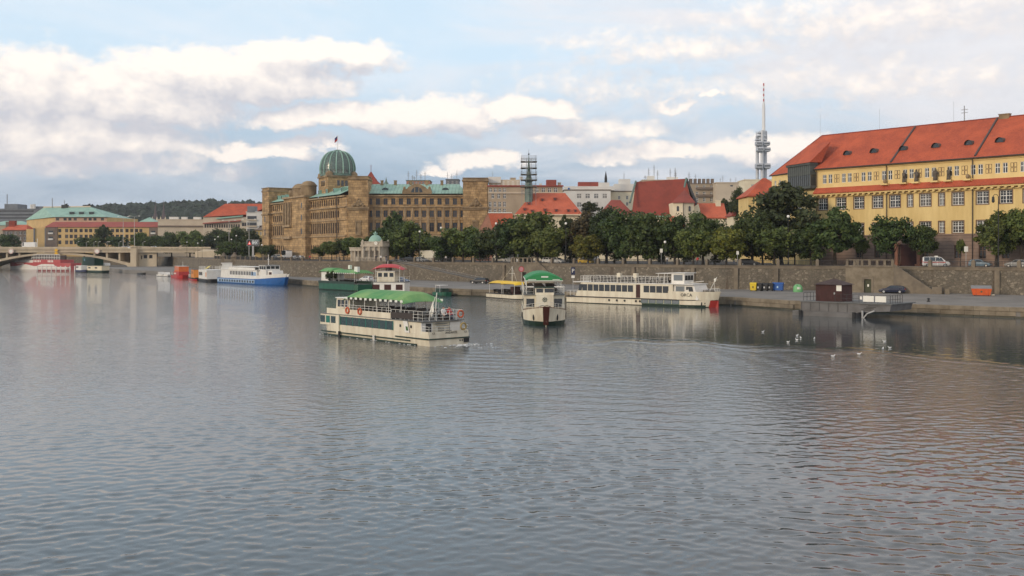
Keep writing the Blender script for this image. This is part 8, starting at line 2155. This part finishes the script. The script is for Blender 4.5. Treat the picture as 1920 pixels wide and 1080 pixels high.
q = MB(); q.extrude([(-wd_ + .8, -.28, zc - .5), (-wd_ + 1.3, -.28, zc - .5), (-wd_ + 1.05, -.28, zc + .3)], (0, -.02, 0)); q.obj('triangle_centre', me_, o)
rs = random.Random(4); q = MB()
for r_ in range(3):
    x = -wd_ + 2.0
    while x < wd_ - .5:
        w = rs.uniform(.12, .3); q.box(x, x + w, -.27, -.245, zc + .55 - r_ * .55, zc + .83 - r_ * .55); x += w + rs.choice([.08, .08, .2])
stuff(q.obj('display_text', me_, o))
# twin stone posts on the left embankment
for i, px in enumerate((419.5, 439.5)):
    Y = wy(px, 1.5); o = thing('stone_gatepost', ('left' if i == 0 else 'right') + ' one of two pale stone gateposts on the embankment above the tug', 'gatepost', (XP(px, Y), Y, ZQ), 0, 'stone gateposts')
    q = MB(); q.box(-.75, .75, -.75, .75, 0, ZP(482, Y) - ZQ); q.obj('shaft', m_cap, o); q = MB(); q.lathe([(1.15, 0), (1.1, .35), (.8, .8), (.5, 1.2), (.55, 1.5), (0, 1.75)], n=10); q.obj('cap', m_cap, o, (0, 0, ZP(482, Y) - ZQ))

# ------------------------------------------------------------------ people and gulls
def person_mesh(pose, shirt, trousers):
    key = ('p', pose, shirt.name, trousers.name)
    if key in CARS: return CARS[key]
    if pose == 'stand':
        J = {'pel': (0, 0, .95), 'ch': (0, 0, 1.32), 'nk': (0, 0, 1.50), 'hd': (.02, 0, 1.60), 'ht': (.02, 0, 1.74), 'sl': (0, .20, 1.42), 'el': (.02, .26, 1.13), 'wl': (.10, .25, .88), 'fl': (.13, .25, .78), 'sr': (0, -.20, 1.42), 'er': (-.02, -.26, 1.13), 'wr': (.06, -.27, .88), 'fr': (.08, -.27, .78),
             'hl': (0, .10, .90), 'kl': (.04, .11, .50), 'al': (0, .11, .08), 'tl': (.14, .12, .04), 'hr': (0, -.10, .90), 'kr': (-.02, -.11, .50), 'ar': (-.05, -.11, .08), 'tr': (.09, -.12, .04)}
    else:
        J = {'pel': (0, 0, .50), 'ch': (-.03, 0, .88), 'nk': (0, 0, 1.06), 'hd': (.03, 0, 1.16), 'ht': (.03, 0, 1.30), 'sl': (-.02, .20, .98), 'el': (.08, .27, .72), 'wl': (.30, .18, .62), 'fl': (.40, .14, .60), 'sr': (-.02, -.20, .98), 'er': (.08, -.27, .72), 'wr': (.30, -.18, .62), 'fr': (.40, -.14, .60),
             'hl': (.03, .11, .48), 'kl': (.45, .13, .50), 'al': (.45, .13, .08), 'tl': (.60, .14, .04), 'hr': (.03, -.11, .48), 'kr': (.45, -.13, .50), 'ar': (.42, -.13, .08), 'tr': (.57, -.14, .04)}
    RAD = {'pel': .15, 'ch': .165, 'nk': .065, 'hd': .105, 'ht': .085, 's': .075, 'e': .05, 'w': .036, 'f': .03, 'h': .095, 'k': .065, 'a': .045, 't': .04}
    names = list(J); E = [('pel', 'ch'), ('ch', 'nk'), ('nk', 'hd'), ('hd', 'ht')]
    for s in 'lr': E += [('ch', 's' + s), ('s' + s, 'e' + s), ('e' + s, 'w' + s), ('w' + s, 'f' + s), ('pel', 'h' + s), ('h' + s, 'k' + s), ('k' + s, 'a' + s), ('a' + s, 't' + s)]
    me = bpy.data.meshes.new('tmp'); me.from_pydata([J[n] for n in names], [(names.index(a), names.index(b_)) for a, b_ in E], [])
    o = bpy.data.objects.new('tmp', me); C.objects.link(o)
    m = o.modifiers.new('s', 'SKIN'); 
    if not me.skin_vertices: 
        bm = bmesh.new(); bm.from_mesh(me); bm.verts.layers.skin.verify(); bm.to_mesh(me); bm.free()
    for i, n in enumerate(names):
        r = RAD.get(n, RAD.get(n[0], .05)); me.skin_vertices[0].data[i].radius = (r, r)
        if n == 'pel': me.skin_vertices[0].data[i].use_root = True
    o.modifiers.new('ss', 'SUBSURF').levels = 1
    bpy.context.view_layer.update()
    out = bpy.data.meshes.new_from_object(o.evaluated_get(bpy.context.evaluated_depsgraph_get()))
    bpy.data.objects.remove(o)
    hair = M('brown_hair', (.045, .03, .02), .8)
    out.materials.clear()
    for mm in (m_skin, shirt, trousers, hair, m_seat): out.materials.append(mm)
    zh, zn, zw = J['hd'][2], J['nk'][2], J['pel'][2]
    for p in out.polygons:
        c = p.center; i = 0
        if c.z > zh + .06 or (c.z > zh - .05 and c.x < J['hd'][0] - .03): i = 3
        elif c.z > zn + .0: i = 0
        elif abs(c.y) > .16 and math.dist((c.x, c.z), (J['fl'][0], J['fl'][2])) < .22: i = 0
        elif c.z > zw + .02: i = 1
        elif c.z < .09: i = 4
        else: i = 2
        p.material_index = i; p.use_smooth = True
    out.name = 'person'; CARS[key] = out
    return out
red_s, white_s, blue_s, dark_t, jeans = M('red_shirt', (.55, .06, .05), .8), M('white_shirt', (.70, .68, .65), .8), M('blue_shirt', (.05, .10, .25), .8), M('dark_trousers', (.03, .03, .035), .85), M('jeans', (.06, .09, .16), .85)
def world_of(t, p): return Matrix.Translation(t.location) @ Matrix.Rotation(t.rotation_euler[2], 4, 'Z') @ Vector(p)
ppl = [(BOAT1, (1.75, -1.3, 2.34), 'sit', red_s, jeans, PI, 'person in a red shirt sitting at the stern rail of the green-canopied boat'), (BOAT1, (1.75, -.6, 2.34), 'sit', white_s, dark_t, PI, 'person in a white shirt beside the red-shirted one at the stern rail')]
for t, p, pose, s, tr_, rz, lab in ppl:
    w = world_of(t, p); o = put('person', person_mesh(pose, s, tr_), None, w, t.rotation_euler[2] + rz); tag(o, lab, 'person')
    if pose == 'sit':
        q = MB(); q.box(-.25, .25, -.25, .25, 0, .36); q.obj('stool', m_seat, t, p)
for px, Y, s, tr_, lab in ((705, 283 - 3.9, dark_t, dark_t, 'person in dark clothes at the pavilion balustrade, left one'), (714, 283 - 4.1, white_s, dark_t, 'person in a white shirt in the middle of the pavilion balustrade'), (724, 283 - 4.0, dark_t, jeans, 'person in a dark top at the right end of the pavilion balustrade'),
                           (581, 309, red_s, dark_t, 'person in red on the embankment left of the pavilion'), (1308, wy(1308, 4), red_s, dark_t, 'person in red behind the railing under the tree row'), (1376, wy(1376, 4), white_s, jeans, 'person in white behind the railing near the dark car'), (1251, wy(1251, 4), white_s, jeans, 'person in white beside the stone pier under the tree row'),
                           (836, wy(836, 4), white_s, dark_t, 'person in white behind the railing before the porch'), (1538, 150, None, None, None)):
    if s is None: continue
    tag(put('person', person_mesh('stand', s, tr_), None, (XP(px, Y), Y, (ZR + .25 if 700 < px < 730 else ZR + .12)), -PI / 2), lab, 'person')
gq = MB()
ring = lambda x, r, z: [(x, r * math.cos(2 * PI * i / 8), z + r * .8 * math.sin(2 * PI * i / 8)) for i in range(8)]
gq.loft([ring(-.24, .02, .13), ring(-.14, .06, .10), ring(0, .10, .09), ring(.11, .08, .11), ring(.16, .045, .17), ring(.18, .05, .23), ring(.22, .045, .26), ring(.26, .015, .25)])
gq.add([(-.26, -.07, .15), (.06, -.11, .12), (.08, -.06, .17), (-.22, -.02, .18), (-.26, .07, .15), (.06, .11, .12), (.08, .06, .17), (-.22, .02, .18)], [(0, 1, 2, 3), (4, 7, 6, 5)])
gm = gq.mesh('gull', M('gull_white', (.80, .80, .77), .7), True)
for i, (px, py, lab) in enumerate(((1430.5, 623, 'leftmost gull on the dark water before the landing stage'), (1494.5, 630, 'farthest gull of the cluster of three on the dark water'), (1494, 638, 'nearest gull of the cluster of three on the dark water'), (1501.5, 634.5, 'right gull of the cluster of three on the dark water'), (1478, 642.5, 'gull left below the cluster of three'), (1526.5, 636, 'gull a little right of the cluster of three'),
                                  (1562, 669, 'lone nearest gull below the wake line'), (1611, 665, 'gull right of the lone nearest one'), (1658, 641, 'upper gull at the right of the flock'), (1655, 655, 'lower gull at the right of the flock'), (1668, 653, 'rightmost gull of the flock'))):
    p = G(px, py, 0); o = put('gull', gm, None, (p.x, p.y, -.02), random.uniform(0, 6.28)); o.scale = (.8,) * 3; tag(o, lab, 'gull', 'gulls on the water')
# foam at the stern of the moving boat
fm = MB(); rs = random.Random(9); t = BOAT1
for i in range(90):
    b_ = abs(rs.gauss(0, 1.6)); y = rs.gauss(-.8, 1.1 + b_ * .1); r = rs.uniform(.04, .13) * (1 if b_ < 2 else .6)
    w = world_of(t, (-.15 - b_, y, 0)); fm.blob((w.x, w.y, .03), (r * 1.3, r, r * .35), n=6, m=4)
for i in range(24):
    x = rs.uniform(0, 20); w = world_of(t, (x, 2.5 + rs.uniform(0, .18), 0)); r = rs.uniform(.03, .08); fm.blob((w.x, w.y, .015), (r * 2, r, r * .4), n=5, m=3)
o = stuff(fm.obj('foam', m_foam)); o['label'] = 'white foam churned up behind the green-canopied boat'; o['category'] = 'foam'

# ------------------------------------------------------------------ the air
hz = MB(); hz.box(-3000, 3000, -60, 3000, -3, 300)
hm = bpy.data.materials.new('air'); hm.use_nodes = True; hn = hm.node_tree.nodes; hn.remove(hn['Principled BSDF'])
pv = hn.new('ShaderNodeVolumePrincipled'); pv.inputs['Color'].default_value = (.80, .86, .95, 1); pv.inputs['Density'].default_value = 0.00008; pv.inputs['Anisotropy'].default_value = 0.0
hm.node_tree.links.new(pv.outputs[0], hn['Material Output'].inputs['Volume'])
o = stuff(hz.obj('haze', hm)); o['label'] = 'thin evening haze over the river and the town'; o['category'] = 'haze'
